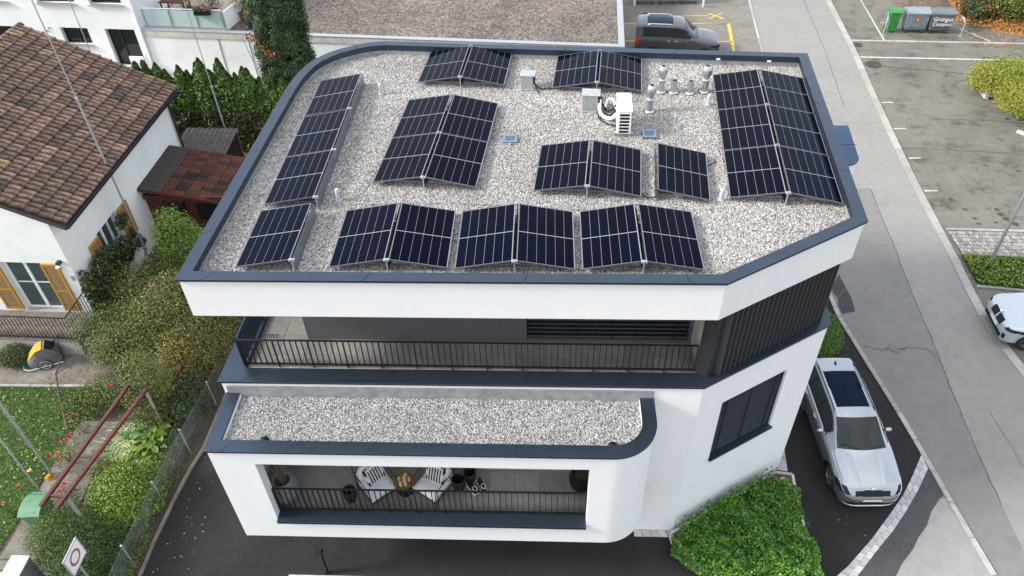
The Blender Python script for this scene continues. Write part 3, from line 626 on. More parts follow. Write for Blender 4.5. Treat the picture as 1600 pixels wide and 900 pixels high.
# ================================================================== the white building
bld = athing('apartment_building', 'white three-storey building with gravel flat roof and dark metal copings', 'building', (-.5, 16., 0))
TOP, TERR, BAYZ = 9.03, 5.97, 5.56
curveBL = [(-3.2,21.93),(-4.48,22.04),(-5.05,22.03),(-5.6,21.86),(-6.2,21.48),(-6.58,21.07),(-6.85,20.58),(-7.03,19.8),(-7.10,19.0)]
def smooth_curve(P, n=3):
    Q = [Vector(p) for p in P]; out = []
    for i in range(len(Q)-1):
        p0, p1, p2, p3 = Q[max(i-1,0)], Q[i], Q[i+1], Q[min(i+2,len(Q)-1)]
        for k in range(n):
            t = k/n; v = .5*((2*p1)+(-p0+p2)*t+(2*p0-5*p1+4*p2-p3)*t*t+(-p0+3*p1-3*p2+p3)*t**3); out.append((v.x, v.y))
    out.append(tuple(Q[-1])); return out
OUT = [(-7.34,11.26),(3.52,11.26),(6.77,13.26),(7.41,21.10)]+smooth_curve(curveBL)
INN = offset_poly(OUT, .27)
WALLP = offset_poly(OUT, .055)
# lower storeys: walls
lw = MB()
chL = (Vector(WALLP[2])-Vector(WALLP[1])).length; che = (Vector(WALLP[2])-Vector(WALLP[1]))/chL
def ch_s(x): return (x-WALLP[1][0])/che.x
WIN = (ch_s(4.13), ch_s(5.86), 2.72, 4.93)
for i in range(len(WALLP)):
    a, b_ = WALLP[i], WALLP[(i+1) % len(WALLP)]
    wall_mesh(lw, a, b_, 0, 5.91, .30, [WIN] if i == 1 else [])
lw.build('wall', 'white_plaster', bld)
# terrace slab and floor
sl_ = MB().prism(offset_poly(OUT, .06), 5.60, 5.90); sl_.build('terrace_slab', 'grey_plaster', bld)
# roof: fascia ring, deck
fa = MB()
FI = offset_poly(OUT, .24); n = len(WALLP)
vs = [(x,y,7.985) for x,y in WALLP]+[(x,y,8.975) for x,y in WALLP]+[(x,y,7.985) for x,y in FI]+[(x,y,8.975) for x,y in FI]
fs = []
for i in range(n):
    j = (i+1) % n; fs += [(i,j,n+j,n+i), (2*n+j,2*n+i,3*n+i,3*n+j), (n+i,n+j,3*n+j,3*n+i), (2*n+i,2*n+j,j,i)]
fa.add(vs, fs); fa.build('fascia', 'white_plaster', bld)
MB().prism(offset_poly(OUT, .242), 7.99, 8.70).build('roof_deck', 'white_plaster', bld)
ring = offset_poly(OUT, .245); n = len(ring); up_ = MB()
r2 = offset_poly(OUT, .252)
up_.add([(x,y,8.70) for x,y in ring]+[(x,y,8.955) for x,y in ring]+[(x,y,8.70) for x,y in r2]+[(x,y,8.955) for x,y in r2], [f for i in range(n) for f in ((2*n+(i+1)%n,2*n+i,3*n+i,3*n+(i+1)%n),(n+i,n+(i+1)%n,3*n+(i+1)%n,3*n+i))])
up_.build('upstand', 'zinc_flashing', bld)
r3 = offset_poly(OUT, .258); r4 = offset_poly(OUT, .268); lip = MB()
lip.add([(x,y,8.86) for x,y in r3]+[(x,y,8.97) for x,y in r3]+[(x,y,8.86) for x,y in r4]+[(x,y,8.97) for x,y in r4], [f for i in range(n) for f in ((i,(i+1)%n,n+(i+1)%n,n+i),(2*n+(i+1)%n,2*n+i,3*n+i,3*n+(i+1)%n),(2*n+i,2*n+(i+1)%n,(i+1)%n,i))])
lip.build('coping_lip', 'coping_metal', bld)
ring_pieces(OUT, INN, 8.972, TOP, arclen_cuts(OUT, 3.2, .55, True), True, 'coping', 'coping_metal', bld)
# terrace coping
ti = [(-6.79,11.69),(3.40,11.69),(6.50,13.50),(7.14,21.0)]+offset_poly(OUT, .27)[4:]
ti[-1] = (-6.62, 18.9); to = OUT
ring_pieces(to, ti, 5.91, TERR, arclen_cuts(OUT, 3.2, .5, True), True, 'terrace_coping', 'coping_metal', bld)
# attic storey
AT = [(-5.60,12.66),(3.42,12.66),(3.42,11.72),(3.66,11.64),(6.42,13.62),(7.0,20.8),(-4.6,21.6),(-5.6,21.0)]
aw = MB()
for i in range(len(AT)):
    a, b_ = AT[i], AT[(i+1) % len(AT)]
    wall_mesh(aw, a, b_, 5.905, 7.985, .2, [(5.19, 8.93, 5.99, 7.90)] if i == 0 else [])
aw.build('attic_wall', 'grey_plaster', bld)
MB().box(-.43, 3.34, 12.82, 12.86, 5.96, 7.95).build('blind_box', 'black_void', bld)
me = MB().obox((0,0,0), (3.68, .11, .012), rot=Matrix.Rotation(R(-24), 3, 'X')).mesh('blind_slat')
for k in range(14): piece('blind_slat', me, 'blind_slat_metal', bld, (1.46, 12.74, 6.05+k*.133))
for x in (-.05, .75, 1.55, 2.35, 3.0): MB().box(x-.006, x+.006, 12.675, 12.69, 6.0, 7.9).build('blind_cord', 'black_plastic', bld)
MB().box(-.50, -.385, 12.58, 12.665, 7.0, 7.12).build('wall_lamp', 'white_enamel', bld)
# light end wall and dark corner cladding of the terrace
MB().box(3.395, 3.418, 11.80, 12.655, 5.93, 7.98).build('terrace_end_wall', 'concrete', bld)
MB().prism([(3.36,11.74),(3.40,11.66),(3.60,11.555),(3.76,11.68),(3.66,11.75)], 5.972, 7.984).build('corner_cladding', 'dark_metal', bld, bevel=.006)
# louvres along the chamfer
l0, l1 = Vector((3.80,11.66)), Vector((6.58,13.48)); ld = (l1-l0).normalized(); nf = 22
me = MB().box(-.022, .022, -.085, .085, 0, 2.005).mesh('louvre'); ang = math.atan2(ld.y, ld.x)
for k in range(nf):
    p = l0.lerp(l1, (k+.2)/nf); piece('louvre', me, 'louvre_metal', bld, (p.x, p.y, 5.975), ang+R(18))
MB().bar((l0.x+.03,l0.y+.12,6.05),(l1.x-.03,l1.y+.12,6.05), .05).build('louvre_rail', 'dark_metal', bld)
MB().prism([(3.80,11.85),(6.50,13.62),(6.45,13.68),(3.76,11.92)], 5.93, 7.98).build('louvre_backing', 'black_void', bld)
# terrace tiles
ft = MB().box(.0,.61,.0,.61,0,.012).mesh('floor_tile')
MB().add([(-6.80,11.62,5.906),(3.40,11.62,5.906),(3.40,12.66,5.906),(-5.6,12.66,5.906),(-5.6,21,5.906),(-6.8,19,5.906)], [(0,1,2,3,4,5)]).build('floor_bed', 'tile_joint', bld)
for i in range(17):
    for j in range(2 if i > 1 else 10):
        x = -6.80+i*.618-(.0 if i < 17 else 0); y = 11.55+j*.618
        w = min(.61, 3.39-x); 
        h = (12.655-y) if i > 1 else .61
        if h < .1: continue
        mm = ft if (w > .6 and h >= .61) else MB().box(0,w,0,min(.61,h),0,.012).mesh('floor_tile')
        piece('floor_tile', mm, 'floor_tile_stone', bld, (x, y, 5.909))
dr = MB().box(-6.62,-6.36,12.62,12.86,5.922,5.930)
dro = dr.build('floor_drain', 'aluminium', bld)
for k in range(5): MB().box(-6.60+k*.05,-6.575+k*.05,12.66,12.82,5.930,5.933).build('drain_slot', 'black_plastic', dro)
# railings
def railing(a, b, z0, z1, name, label, spacing, flat_w, endposts=True, mat='rail_metal', parent=bld, posts=5):
    """flat-bar railing from a to b"""
    a, b = Vector((*a,0)), Vector((*b,0)); L = (b-a).length; e = (b-a)/L; ang = math.atan2(e.y, e.x)
    mb = MB(); mb.bar(a+Vector((0,0,z1)), b+Vector((0,0,z1)), .045, .018); r = mb.build(name, mat, parent)
    MB().bar(a+Vector((0,0,z0+.09)), b+Vector((0,0,z0+.09)), .03, .03).build('bottom_rail', mat, r)
    nb = int(L/spacing); me = MB().box(-.006,.006,-flat_w/2,flat_w/2,0,z1-z0-.11).mesh('baluster')
    mp_ = MB().box(-.008,.008,-flat_w/2-.008,flat_w/2+.008,0,z1-z0-.012).mesh('post')
    ev = max(1, nb//posts)
    for k in range(nb+1):
        p = a.lerp(b, k/nb); post = k % ev == 0
        o = piece('post' if post else 'baluster', mp_ if post else me, mat, r, (p.x, p.y, z0 if post else z0+.10), ang)
    return r
railing((-6.84,11.78), (3.34,11.74), 5.93, 6.79, 'terrace_railing', None, .131, .045, posts=12)
railing((-6.86,11.83), (-6.74,18.5), 5.95, 6.79, 'side_railing', None, .10, .085, mat='coping_metal', posts=9)
# window blind in the chamfer
def chp(s, d=0., z=0.):
    p = Vector(WALLP[1])+che*s+Vector((-che.y, che.x))*d; return Vector((p.x, p.y, z))
wb = MB(); a, b_ = chp(WIN[0]+.002,.17), chp(WIN[1]-.002,.17)
wb.add([(a.x,a.y,WIN[2]),(b_.x,b_.y,WIN[2]),(b_.x,b_.y,WIN[3]),(a.x,a.y,WIN[3])], [(0,1,2,3)]); win = wb.build('window', 'dark_glass', bld)
ww = WIN[1]-WIN[0]; cang = math.atan2(che.y, che.x)
sm_ = MB().obox((0,0,0), (ww-.02,.06,.006), rot=Matrix.Rotation(R(-38), 3, 'X')).mesh('blind_slat')
for k in range(36):
    p = chp((WIN[0]+WIN[1])/2, .10, WIN[2]+.10+k*.0585); piece('blind_slat', sm_, 'blind_slat_metal', bld, p, cang)
for f in (.12,.5,.88):
    p = chp(WIN[0]+ww*f, .055); MB().obox((p.x,p.y,(WIN[2]+WIN[3])/2+.03), (.016,.012,WIN[3]-WIN[2]-.12), cang).build('blind_cord', 'black_plastic', bld)
p = chp((WIN[0]+WIN[1])/2, .04); MB().obox((p.x,p.y,WIN[2]+.02), (ww+.05,.25,.05), cang).build('window_sill', 'coping_metal', bld, bevel=.006)
for s in (WIN[0]+.02, WIN[1]-.02):
    p = chp(s, .09); MB().obox((p.x,p.y,(WIN[2]+WIN[3])/2+.03), (.035,.06,WIN[3]-WIN[2]-.07), cang).build('guide_rail', 'dark_metal', bld)

# ---- projecting front bay with loggia
cbx, cby, rr = 1.46, 10.66, 1.0
BO = [(-7.25,11.31),(-7.25,9.66)]+[(-7.25+8.71*k/6, 9.66) for k in range(1,6)]+arc((cbx,cby), rr, -math.pi/2, 0, 16)+[(2.46,11.31)]
BI = [(-6.94,11.31),(-6.94,9.98)]+[(-6.94+(8.40)*k/6, 9.98) for k in range(1,6)]+arc((cbx,cby), rr-.32, -math.pi/2, 0, 16)+[(2.14,11.31)]
ring_pieces(BO, BI, 5.505, BAYZ, arclen_cuts(BO, 3.15, .35+1.65, False), False, 'bay_coping', 'coping_metal', bld)
bw = MB(); WO = offset_poly(BO, .05, False); WO[0] = (WO[0][0], 11.308); WO[-1] = (WO[-1][0], 11.308)
LOG = (-6.26, 1.0, 2.86, 5.06)
for i in range(len(WO)-1):
    a, b_ = WO[i], WO[i+1]
    if i == 1:
        a2, b2 = WO[1], WO[7]; wall_mesh(bw, a2, b2, 2.1, 5.51, .28, [(LOG[0]-a2[0], LOG[1]-a2[0], LOG[2], LOG[3])])
    elif 1 < i < 7: continue
    else: wall_mesh(bw, a, b_, 2.1, 5.51, .28)
bw.build('bay_wall', 'white_plaster', bld, smooth=True)
BS = offset_poly(BO, .06, False); BS[0] = (BS[0][0], 11.305); BS[-1] = (BS[-1][0], 11.305)
MB().prism(BS, 2.102, 2.70).build('bay_floor_slab', 'white_plaster', bld)
BR = offset_poly(BO, .34, False); BR[0] = (BR[0][0], 11.305); BR[-1] = (BR[-1][0], 11.305)
MB().prism(BR, 5.10, 5.41).build('bay_roof_slab', 'white_plaster', bld)
bi = MB(); bi.add([(x,y,5.40) for x,y in BI]+[(x,y,5.507) for x,y in BI], [(i+1,i,len(BI)+i,len(BI)+i+1) for i in range(len(BI)-1)]); bi.build('bay_upstand', 'dark_metal', bld)
fl = MB().box(-7.2,2.44,11.285,11.308,5.42,5.78); fl.build('wall_flashing', 'zinc_flashing', bld)
sc_ = MB().box(LOG[0]+.004, LOG[1]-.004, 9.62, 9.985, 2.80, 2.885); sc_.build('loggia_sill', 'coping_metal', bld, bevel=.006)
for x in (-5.85,-3.15,-.4): MB().box(x-.004,x+.004,9.617,9.987,2.82,2.887).build('sill_joint', 'black_plastic', bld)
railing((-6.235,9.93),(.98,9.95), 2.885, 3.80, 'loggia_railing', None, .131, .045, posts=10)
MB().box(-6.9,1.75,9.99,11.30,2.702,2.708).build('loggia_floor_bed', 'tile_joint', bld)
for i in range(14):
    for j in range(3):
        x = -6.88+i*.618; y = 9.99+j*.618
        h = min(.61, 11.295-y)
        if h < .06: continue
        piece('floor_tile', ft if h > .6 else MB().box(0,.61,0,h,0,.012).mesh('floor_tile'), 'floor_tile_stone', bld, (x, y, 2.710))
bg_ = MB().add([(x,y,5.43) for x,y in offset_poly([(-6.94,11.29),(-6.94,9.98)]+[(1.46,9.98)]+arc((cbx,cby), rr-.32, -math.pi/2, 0, 12)[1:]+[(2.14,11.29)], .012, False)], [tuple(range(16))])
scatter_gn('bay_gravel', bg_, 'gravel_bed', 'bay_stone', 2600, .030, None, 'grey gravel on the low front bay roof')
for x, lb in ((-6.05,'small black rain outlet at the left front of the bay gravel'),(1.47,'small black rain outlet at the right front of the bay gravel')):
    t = thing('rain_outlet', lb, 'roof outlet', (x, 10.05, 5.43)); MB().lathe([(.10,0),(.10,.05),(.06,.09),(.0,.10)], n=12).build('dome', 'black_plastic', t, smooth=True)
    d = MB()
    for k in range(6): a = k*1.047; d.bar((.1*math.cos(a),.1*math.sin(a),0),(.05*math.cos(a),.05*math.sin(a),.10), .012)
    d.build('cage', 'black_plastic', t)
# side bay on the street side
SB = [(7.35,22.35),(7.35,19.9)]+[(9.0,19.98)]+arc((9.0,20.55), .5, -math.pi/2, 0.05, 8)[1:]+[(9.70,22.35)]
SBi = offset_poly(SB, .2, True)
MB().prism(offset_poly(SB, .05), 2.2, 5.92).build('side_bay_wall', 'white_plaster', bld)
MB().prism(SB, 5.92, 5.97).build('side_bay_coping', 'coping_bump', bld, bevel=.006)
MB().box(7.3,9.62,21.18,21.195,5.965,5.974).build('side_bay_joint', 'black_plastic', bld)

# ---- roof gravel
rg = offset_poly(OUT, .256)
scatter_gn('roof_gravel', MB().add([(x,y,8.715) for x,y in rg], [tuple(range(len(rg)))]), 'gravel_bed', 'roof_stone', 1250, .038, None, 'pale crushed gravel covering the flat roof')
# ================================================================== solar panels
PW, PLN, TILT, GAP = 1.2012, 1.9305, R(10.15), .079
RZ = 8.866; GZ = 8.735         # low panel edge, gravel surface
def panel_meshes():
    fr_ = MB(); t = .032; e = .009
    for x0, x1, y0, y1 in ((0,PW,0,e),(0,PW,PLN-e,PLN),(0,e,e,PLN-e),(PW-e,PW,e,PLN-e)): fr_.box(x0,x1,y0,y1,-t,0)
    bs = MB().add([(e,e,-.006),(PW-e,e,-.006),(PW-e,PLN-e,-.006),(e,PLN-e,-.006)], [(0,1,2,3)]).add([(e,e,-t+.004),(PW-e,e,-t+.004),(PW-e,PLN-e,-t+.004),(e,PLN-e,-t+.004)], [(3,2,1,0)])
    cw = (PW-2*e-.020)/6; chh = (PLN-2*e-.026)/2; g = .0032
    cell = MB().add([(g,g,-.0045),(cw-g,g,-.0045),(cw-g,chh-g,-.0045),(g,chh-g,-.0045)], [(0,1,2,3)]).mesh('cell_string')
    uvl = cell.uv_layers.new(name='UVMap')
    for lp, q in zip(range(4), ((0,0),(1,0),(1,10),(0,10))): uvl.data[lp].uv = q
    return fr_.mesh('frame'), bs.mesh('backsheet'), cell, cw, chh, e
FR_ME, BS_ME, CELL_ME, CW, CH, FE = panel_meshes()
TENT_GROUP = 'solar panels set out on the gravel roof'
def solar(label, x, y, rz, side, plate=False):
    """side -1: low edge on the left; +1: low edge on the right.  (x, y) = front end of the ridge line"""
    t = thing('solar_panel', label, 'solar panel', (x, y, GZ), rz, TENT_GROUP)
    hz = RZ-GZ+PW*math.sin(TILT)
    if side < 0: rot = (0, -TILT, 0); org = Vector((-(GAP/2)-PW*math.cos(TILT), 0, RZ-GZ))
    else: rot = (0, TILT, 0); org = Vector((GAP/2, 0, hz))
    f = piece('frame', FR_ME, 'panel_frame', t, org, rot=rot); b_ = piece('backsheet', BS_ME, 'panel_backsheet', t, org, rot=rot)
    for i in range(6):
        for j in range(2): piece('cell_string', CELL_ME, 'solar_cells', b_, (FE+.010+i*CW, FE+.006+j*(CH+.014), 0))
    s = 1 if side > 0 else -1
    mb = MB().box(-.012,.012,-.03,.01,.0,hz-.02) if side < 0 else MB().box(-.012,.012,PLN-.02,PLN+.01,.0,hz-.02)
    mb.build('support_leg', 'aluminium', t)
    c = MB().box(-.06,.06,-.045,.03,hz-.028,hz+.006) if side < 0 else MB().box(-.045,.045,PLN-.02,PLN+.012,hz-.02,hz+.008)
    c.box(-.02,.02,(-.055 if side < 0 else PLN-.04),(-.0 if side < 0 else PLN),hz+.0061,hz+.03); c.build('ridge_clamp', 'galvanised', t)
    MB().box(s*GAP/2+(0 if s > 0 else -PW*.98), s*GAP/2+(PW*.98 if s > 0 else 0), .25, .29, .0, .04).box(s*GAP/2+(0 if s > 0 else -PW*.98), s*GAP/2+(PW*.98 if s > 0 else 0), PLN-.29, PLN-.25, .0, .04).build('base_rail', 'aluminium', t)
    lowx = s*(GAP/2+PW*math.cos(TILT)-.03)
    MB().box(lowx-.02,lowx+.02,.24,.30,.0,RZ-GZ-.02).box(lowx-.02,lowx+.02,PLN-.30,PLN-.24,.0,RZ-GZ-.02).build('foot', 'black_plastic', t)
    MB().add([(s*.006,.02,hz-.05),(s*.006,PLN-.02,hz-.05),(s*.006,PLN-.02,.02),(s*.006,.02,.02)], [(0,1,2,3)]).build('wind_baffle', 'black_void', t) if not plate else MB().add([(-.004,.0,hz-.03),(-.004,PLN,hz-.03),(.022,PLN,.0),(.022,.0,.0),(-.010,.0,hz-.03),(-.010,PLN,hz-.03),(.016,PLN,.0),(.016,.0,.0)], [(0,1,2,3),(7,6,5,4),(0,3,7,4),(2,1,5,6),(0,4,5,1)]).build('rear_plate', 'plate_zinc', t)
    return t
def tent(x, y, rzd, labels, deep=1):
    rz = R(rzd); k = 0
    for d in range(deep):
        off = d*(PLN+.022); px, py = x-math.sin(rz)*off, y+math.cos(rz)*off
        for s in (-1, 1): solar(labels[k], px, py, rz, s); k += 1
for (x, y, a), nm in (((-3.19,11.867,.04),'front tent nearest the left panel column'),((-.609,11.849,.02),'middle tent of the three in the front row'),((1.971,11.855,.06),'front tent nearest the angled roof corner')):
    tent(x, y, a, [f'solar panel sloping left on the {nm}', f'solar panel sloping right on the {nm}'])
tent(.936,14.467,-4.9, ['left-sloping solar panel of the middle tent below the air conditioner','right-sloping solar panel of the middle tent below the air conditioner'])
tent(1.374,19.341,-4.99, ['left-sloping solar panel of the back-row tent in front of the grey van','right-sloping solar panel of the back-row tent in front of the grey van'])
tent(-2.37,19.691,-4.6, ['left-sloping solar panel, the bluest of all, of the back-row tent by the curved parapet','right-sloping solar panel of the back-row tent by the curved parapet'])
tent(-2.803,14.808,-4.78, ['front left panel of the four-panel solar tent','front right panel of the four-panel solar tent','rear left panel of the four-panel solar tent','rear right panel of the four-panel solar tent'], 2)
tent(5.318,14.219,-5.0, ['front left panel of the six-panel solar tent at the street side','front right panel of the six-panel solar tent at the street side','middle left panel of the six-panel solar tent at the street side','middle right panel of the six-panel solar tent at the street side','rear left panel of the six-panel solar tent beside the vent pipes','rear right panel of the six-panel solar tent at the street side'], 3)
solar('single solar panel standing alone and sloping right', 2.45, 14.339, R(-5.6), 1)
xr = -6.34+PW*math.cos(TILT)+GAP/2
for y, lb in ((11.85,'frontmost panel of the single left column, beyond the gap'),(14.02,'second panel from the front in the single left column'),(15.975,'third panel from the front in the single left column'),(17.965,'rearmost panel of the single left column by the roof curve')):
    solar('solar '+lb, xr, y, 0, -1, True)
# ================================================================== roof equipment
ac = thing('air_conditioner', 'white outdoor air conditioning unit with black slotted end grille', 'air conditioner', (1.96, 17.55, GZ), R(-2))
MB().box(-.17,.17,-.46,.46,.08,.70).build('casing', 'white_enamel', ac, bevel=.02)
MB().box(-.185,.185,-.475,.475,.70,.725).build('top_cover', 'white_enamel', ac, bevel=.012)
for k in range(6):
    g = MB().box(-.12,.12,-.4615,-.464,.12+k*.092,.18+k*.092); g.build('grille_slot', 'black_plastic', ac)
MB().lathe([(.24,0),(.24,.03),(.20,.035)], n=24).build('fan_guard', 'black_plastic', ac).matrix_local = Matrix.Translation((.172,.05,.40))@Matrix.Rotation(R(90),4,'Y')
MB().box(.17,.24,.2,.36,.3,.5).build('valve_cover', 'white_enamel', ac, bevel=.01)
for y in (-.36,.36): MB().box(-.24,.24,y-.04,y+.04,0,.08).build('foot', 'galvanised', ac)
def metal_box(label, x, y, w, d, h, rz, hood):
    t = thing('duct_box', label, 'roof box', (x, y, GZ), rz)
    MB().box(-w/2,w/2,-d/2,d/2,0,h).build('body', 'sheet_steel', t, bevel=.006)
    MB().box(-w/2-.02,w/2+.06,-d/2-.03,d/2+.02,h+.001,h+.02).build('lid', 'sheet_steel', t, bevel=.004)
    hd = MB().box(w/2,w/2+.05,-d/2,d/2,h*.45,h*.98); hd.build('cable_hood', 'black_plastic', t)
    MB().box(-w/2-.04,w/2+.04,-d/2-.04,d/2+.04,0,.012).build('base_flange', 'galvanised', t)
metal_box('tall stainless steel box beside the white air conditioner', 1.16, 18.52, .40, .34, .46, R(-3), True)
metal_box('small stainless steel box between the two rear solar tents', -.52, 19.72, .34, .30, .40, R(-4), True)
def cable(name, label, pts, r, mat, cat='cable'):
    t = thing(name, label, cat, (*pts[0][:2], GZ)); o = Vector((pts[0][0], pts[0][1], GZ)); P = [Vector(p)-o for p in pts]
    Q = []
    for i in range(len(P)-1):
        p0, p1, p2, p3 = P[max(i-1,0)], P[i], P[i+1], P[min(i+2,len(P)-1)]
        for k in range(6):
            u = k/6; Q.append(.5*((2*p1)+(-p0+p2)*u+(2*p0-5*p1+4*p2-p3)*u*u+(-p0+3*p1-3*p2+p3)*u**3))
    Q.append(P[-1]); MB().tube(Q, r, 8).build('sheath', mat, t, smooth='all')
    MB().tube([Q[0],Q[1]], r*1.25, 8).build('end_sleeve', 'black_plastic', t); return t
cable('insulated_pipe', 'thick white insulated pipe curving from steel box to air conditioner', [(1.42,18.48,9.05),(1.40,18.2,8.86),(1.50,17.95,8.82),(1.68,17.82,8.84),(1.80,17.85,8.95)], .045, 'white_enamel', 'pipe')
cable('refrigerant_line', 'black cable looping beside the white insulated pipe', [(1.40,18.5,8.95),(1.45,18.25,8.80),(1.62,18.05,8.78),(1.72,18.0,8.86),(1.80,18.0,9.0)], .03, 'black_plastic')
cable('refrigerant_line', 'black cable arching behind the white insulated pipe', [(1.40,18.62,9.0),(1.5,18.5,8.85),(1.6,18.3,8.8),(1.75,18.2,8.9),(1.82,18.1,9.1)], .026, 'black_plastic')
cable('refrigerant_line', 'thin black cable lying on the gravel in front of the white pipe', [(1.36,18.4,8.83),(1.38,18.0,8.76),(1.55,17.72,8.76),(1.8,17.55,8.78)], .018, 'black_plastic')
cable('refrigerant_line', 'white pipe connector loop behind the air conditioner', [(1.55,18.35,8.85),(1.62,18.42,9.05),(1.75,18.3,9.1),(1.82,18.1,8.95)], .032, 'white_enamel')
cable('roof_cable', 'long black cable running from small steel box under the rear solar tent', [(-.32,19.7,8.88),(-.15,19.55,8.77),(.3,19.62,8.76),(.9,19.75,8.76),(1.35,19.45,8.76),(1.5,18.9,8.78),(1.42,18.65,8.9)], .016, 'black_plastic')
cable('roof_cable', 'short black cable hanging by the small steel box', [(-.34,19.66,8.95),(-.26,19.5,8.80),(-.2,19.36,8.75)], .02, 'black_plastic')
cable('roof_cable', 'black cable between the single solar panel and the six-panel tent', [(3.55,15.75,8.80),(3.8,15.72,8.77),(4.06,15.85,8.82)], .014, 'black_plastic')
cable('roof_cable', 'black cable under the middle tent towards the single solar panel', [(2.1,14.66,8.80),(2.3,14.45,8.77),(2.5,14.42,8.80)], .014, 'black_plastic')
def lightning(label, pts): 
    t = thing('lightning_wire', label, 'wire', (*pts[0][:2], GZ)); o = Vector((pts[0][0], pts[0][1], GZ))
    MB().tube([Vector((x,y,GZ+.03))-o for x,y in pts], .006, 5).build('wire', 'galvanised', t)
    b_ = MB()
    for (x0,y0),(x1,y1) in zip(pts[:-1], pts[1:]):
        n = max(1,int(math.hypot(x1-x0,y1-y0)/.9))
        for k in range(n): f = (k+.5)/n; b_.box(x0+(x1-x0)*f-.03-o.x, x0+(x1-x0)*f+.03-o.x, y0+(y1-y0)*f-.03-o.y, y0+(y1-y0)*f+.03-o.y, 0, .028)
    b_.build('holder', 'concrete', t)
lightning('thin grey wire crossing the gravel between front row and four-panel tent', [(-4.6,14.2),(-2.0,14.25),(.4,14.05),(1.0,14.0)])
lightning('thin grey wire by the drain cover beside the four-panel tent', [(-1.6,16.75),(-.2,16.7),(.9,16.65)])
lightning('thin grey wire in front of the single solar panel', [(2.3,14.1),(3.2,14.0),(4.0,14.1)])
def pipe_vent(label, x, y, h, r, cowl):
    t = thing('vent_pipe', label, 'vent pipe', (x, y, GZ))
    MB().lathe([(r*1.7,0),(r*1.5,.03),(r*1.1,.05),(r,.10),(r,h),(r*.86,h),(r*.86,h-.12)], n=20, cap=False).build('pipe', 'bright_steel', t, smooth=True)
    MB().lathe([(r*1.9,.004),(r*1.9,.012)], n=20).build('base_flange', 'dark_metal', t)
    MB().lathe([(r*.84,h-.11),(r*.84,h-.10)], n=16).build('pipe_mouth', 'black_void', t)
    if cowl:
        MB().lathe([(r*1.05,h-.02),(r*1.28,h),(r*1.28,h+.03),(r*1.05,h+.05)], n=20).build('collar', 'bright_steel', t, smooth=True)
        MB().lathe([(r*.8,h+.05),(r*1.1,h+.12),(r*1.5,h+.20),(r*1.6,h+.27),(r*1.45,h+.36),(r*1.0,h+.42),(r*.85,h+.42),(r*.85,h+.36)], n=20, cap=False).build('cowl', 'bright_steel', t, smooth=True)
        MB().lathe([(r*.84,h+.36),(r*.84,h+.37)], n=16).build('cowl_mouth', 'black_void', t)
pipe_vent('steel vent pipe with onion cowl standing beside the air conditioner', 2.72, 18.36, .34, .082, True)
pipe_vent('steel vent pipe with onion cowl at the left end of the pipe row', 3.13, 19.42, .34, .08, True)
pipe_vent('steel vent pipe with onion cowl beside the six-panel solar tent', 4.30, 19.42, .34, .088, True)
pipe_vent('short open steel pipe next to the left cowled vent', 3.46, 19.38, .36, .082, False)
pipe_vent('short open steel pipe midway along the pipe row', 3.90, 19.34, .36, .082, False)
for x, y, lb in ((3.94,14.40,'white plastic stub pipe right of the single solar panel'),(-4.72,14.36,'white plastic stub pipe beside the left panel column'),(4.30,18.70,'white plastic stub pipe beside the six-panel tent, behind its rear panel'),(-4.55,19.35,'white plastic stub pipe by the curved parapet')):
    t = thing('stub_pipe', lb, 'pipe', (x, y, GZ), 0, 'white stub pipes on the gravel roof'); MB().lathe([(.05,0),(.045,.22),(.05,.225),(.05,.29),(.03,.32)], n=14).build('pipe', 'plastic_grey', t, smooth=True)
    MB().lathe([(.075,0),(.075,.02)], n=14).build('collar', 'plastic_grey', t)
for x, y, rz, lb in ((-.89,16.94,0,'square drain cover tinted with sky reflection, right of the four-panel solar tent'),(2.60,17.17,0,'square drain cover tinted with sky reflection, beside the air conditioner')):
    t = thing('drain_cover', lb, 'drain cover', (x, y, GZ), rz, 'drain covers on the roof'); MB().box(-.17,.17,-.18,.18,0,.06).build('frame', 'drain_metal_sky_tint', t, bevel=.006)
    for i in range(6):
        for j in range(2): MB().box(-.115+i*.040,-.092+i*.040,-.11+j*.12,-.02+j*.12,.0605,.064).build('slot', 'dark_metal', t)
for x, y in ((4.9,20.98),(6.3,20.83)):
    t = thing('parapet_clip', 'small white clip on the inner rear parapet' + (' above the pipe row' if x < 5 else ' near the rear right corner'), 'clip', (x, y, 8.90)); MB().box(-.05,.05,-.02,.02,0,.035).build('clip', 'white_enamel', t)
# ================================================================== loggia furniture (floor z 2.722)
FZ = 2.722
t = thing('planter_pot', 'tall woven grey pot with dry grass in the loggia corner', 'planter', (-6.24, 10.44, FZ)); t.scale = (1.12, 1.12, 1.1)
MB().lathe([(.20,0),(.27,.10),(.31,.30),(.29,.46),(.23,.60),(.21,.63),(.18,.62),(.16,.55)], n=28, cap=False).build('pot', 'wicker', t, smooth=True)
rb = MB()
for k in range(9): rb.lathe([(.0,0)], n=3, cap=False) if False else None
for k in range(8):
    z = .06+k*.07; r_ = np.interp(z, [0,.10,.30,.46,.60],[.20,.27,.31,.29,.23]); rb.tube([((r_+.004)*math.cos(a), (r_+.004)*math.sin(a), z) for a in np.linspace(0, 6.283, 25)], .012, 5)
rb.build('weave', 'wicker', t, smooth=True)
MB().lathe([(.165,.54),(.165,.55)], n=20).build('soil', 'soil', t)
dg = MB()
for k in range(26):
    a = random.random()*6.28; r_ = random.random()*.1; dg.tube([(r_*math.cos(a), r_*math.sin(a), .55), (r_*2*math.cos(a), r_*2*math.sin(a), .85+random.random()*.2), (r_*3.4*math.cos(a), r_*3.4*math.sin(a), 1.1+random.random()*.3)], [.006,.005,.002], 4)
dg.build('dry_stalks', 'straw', t)
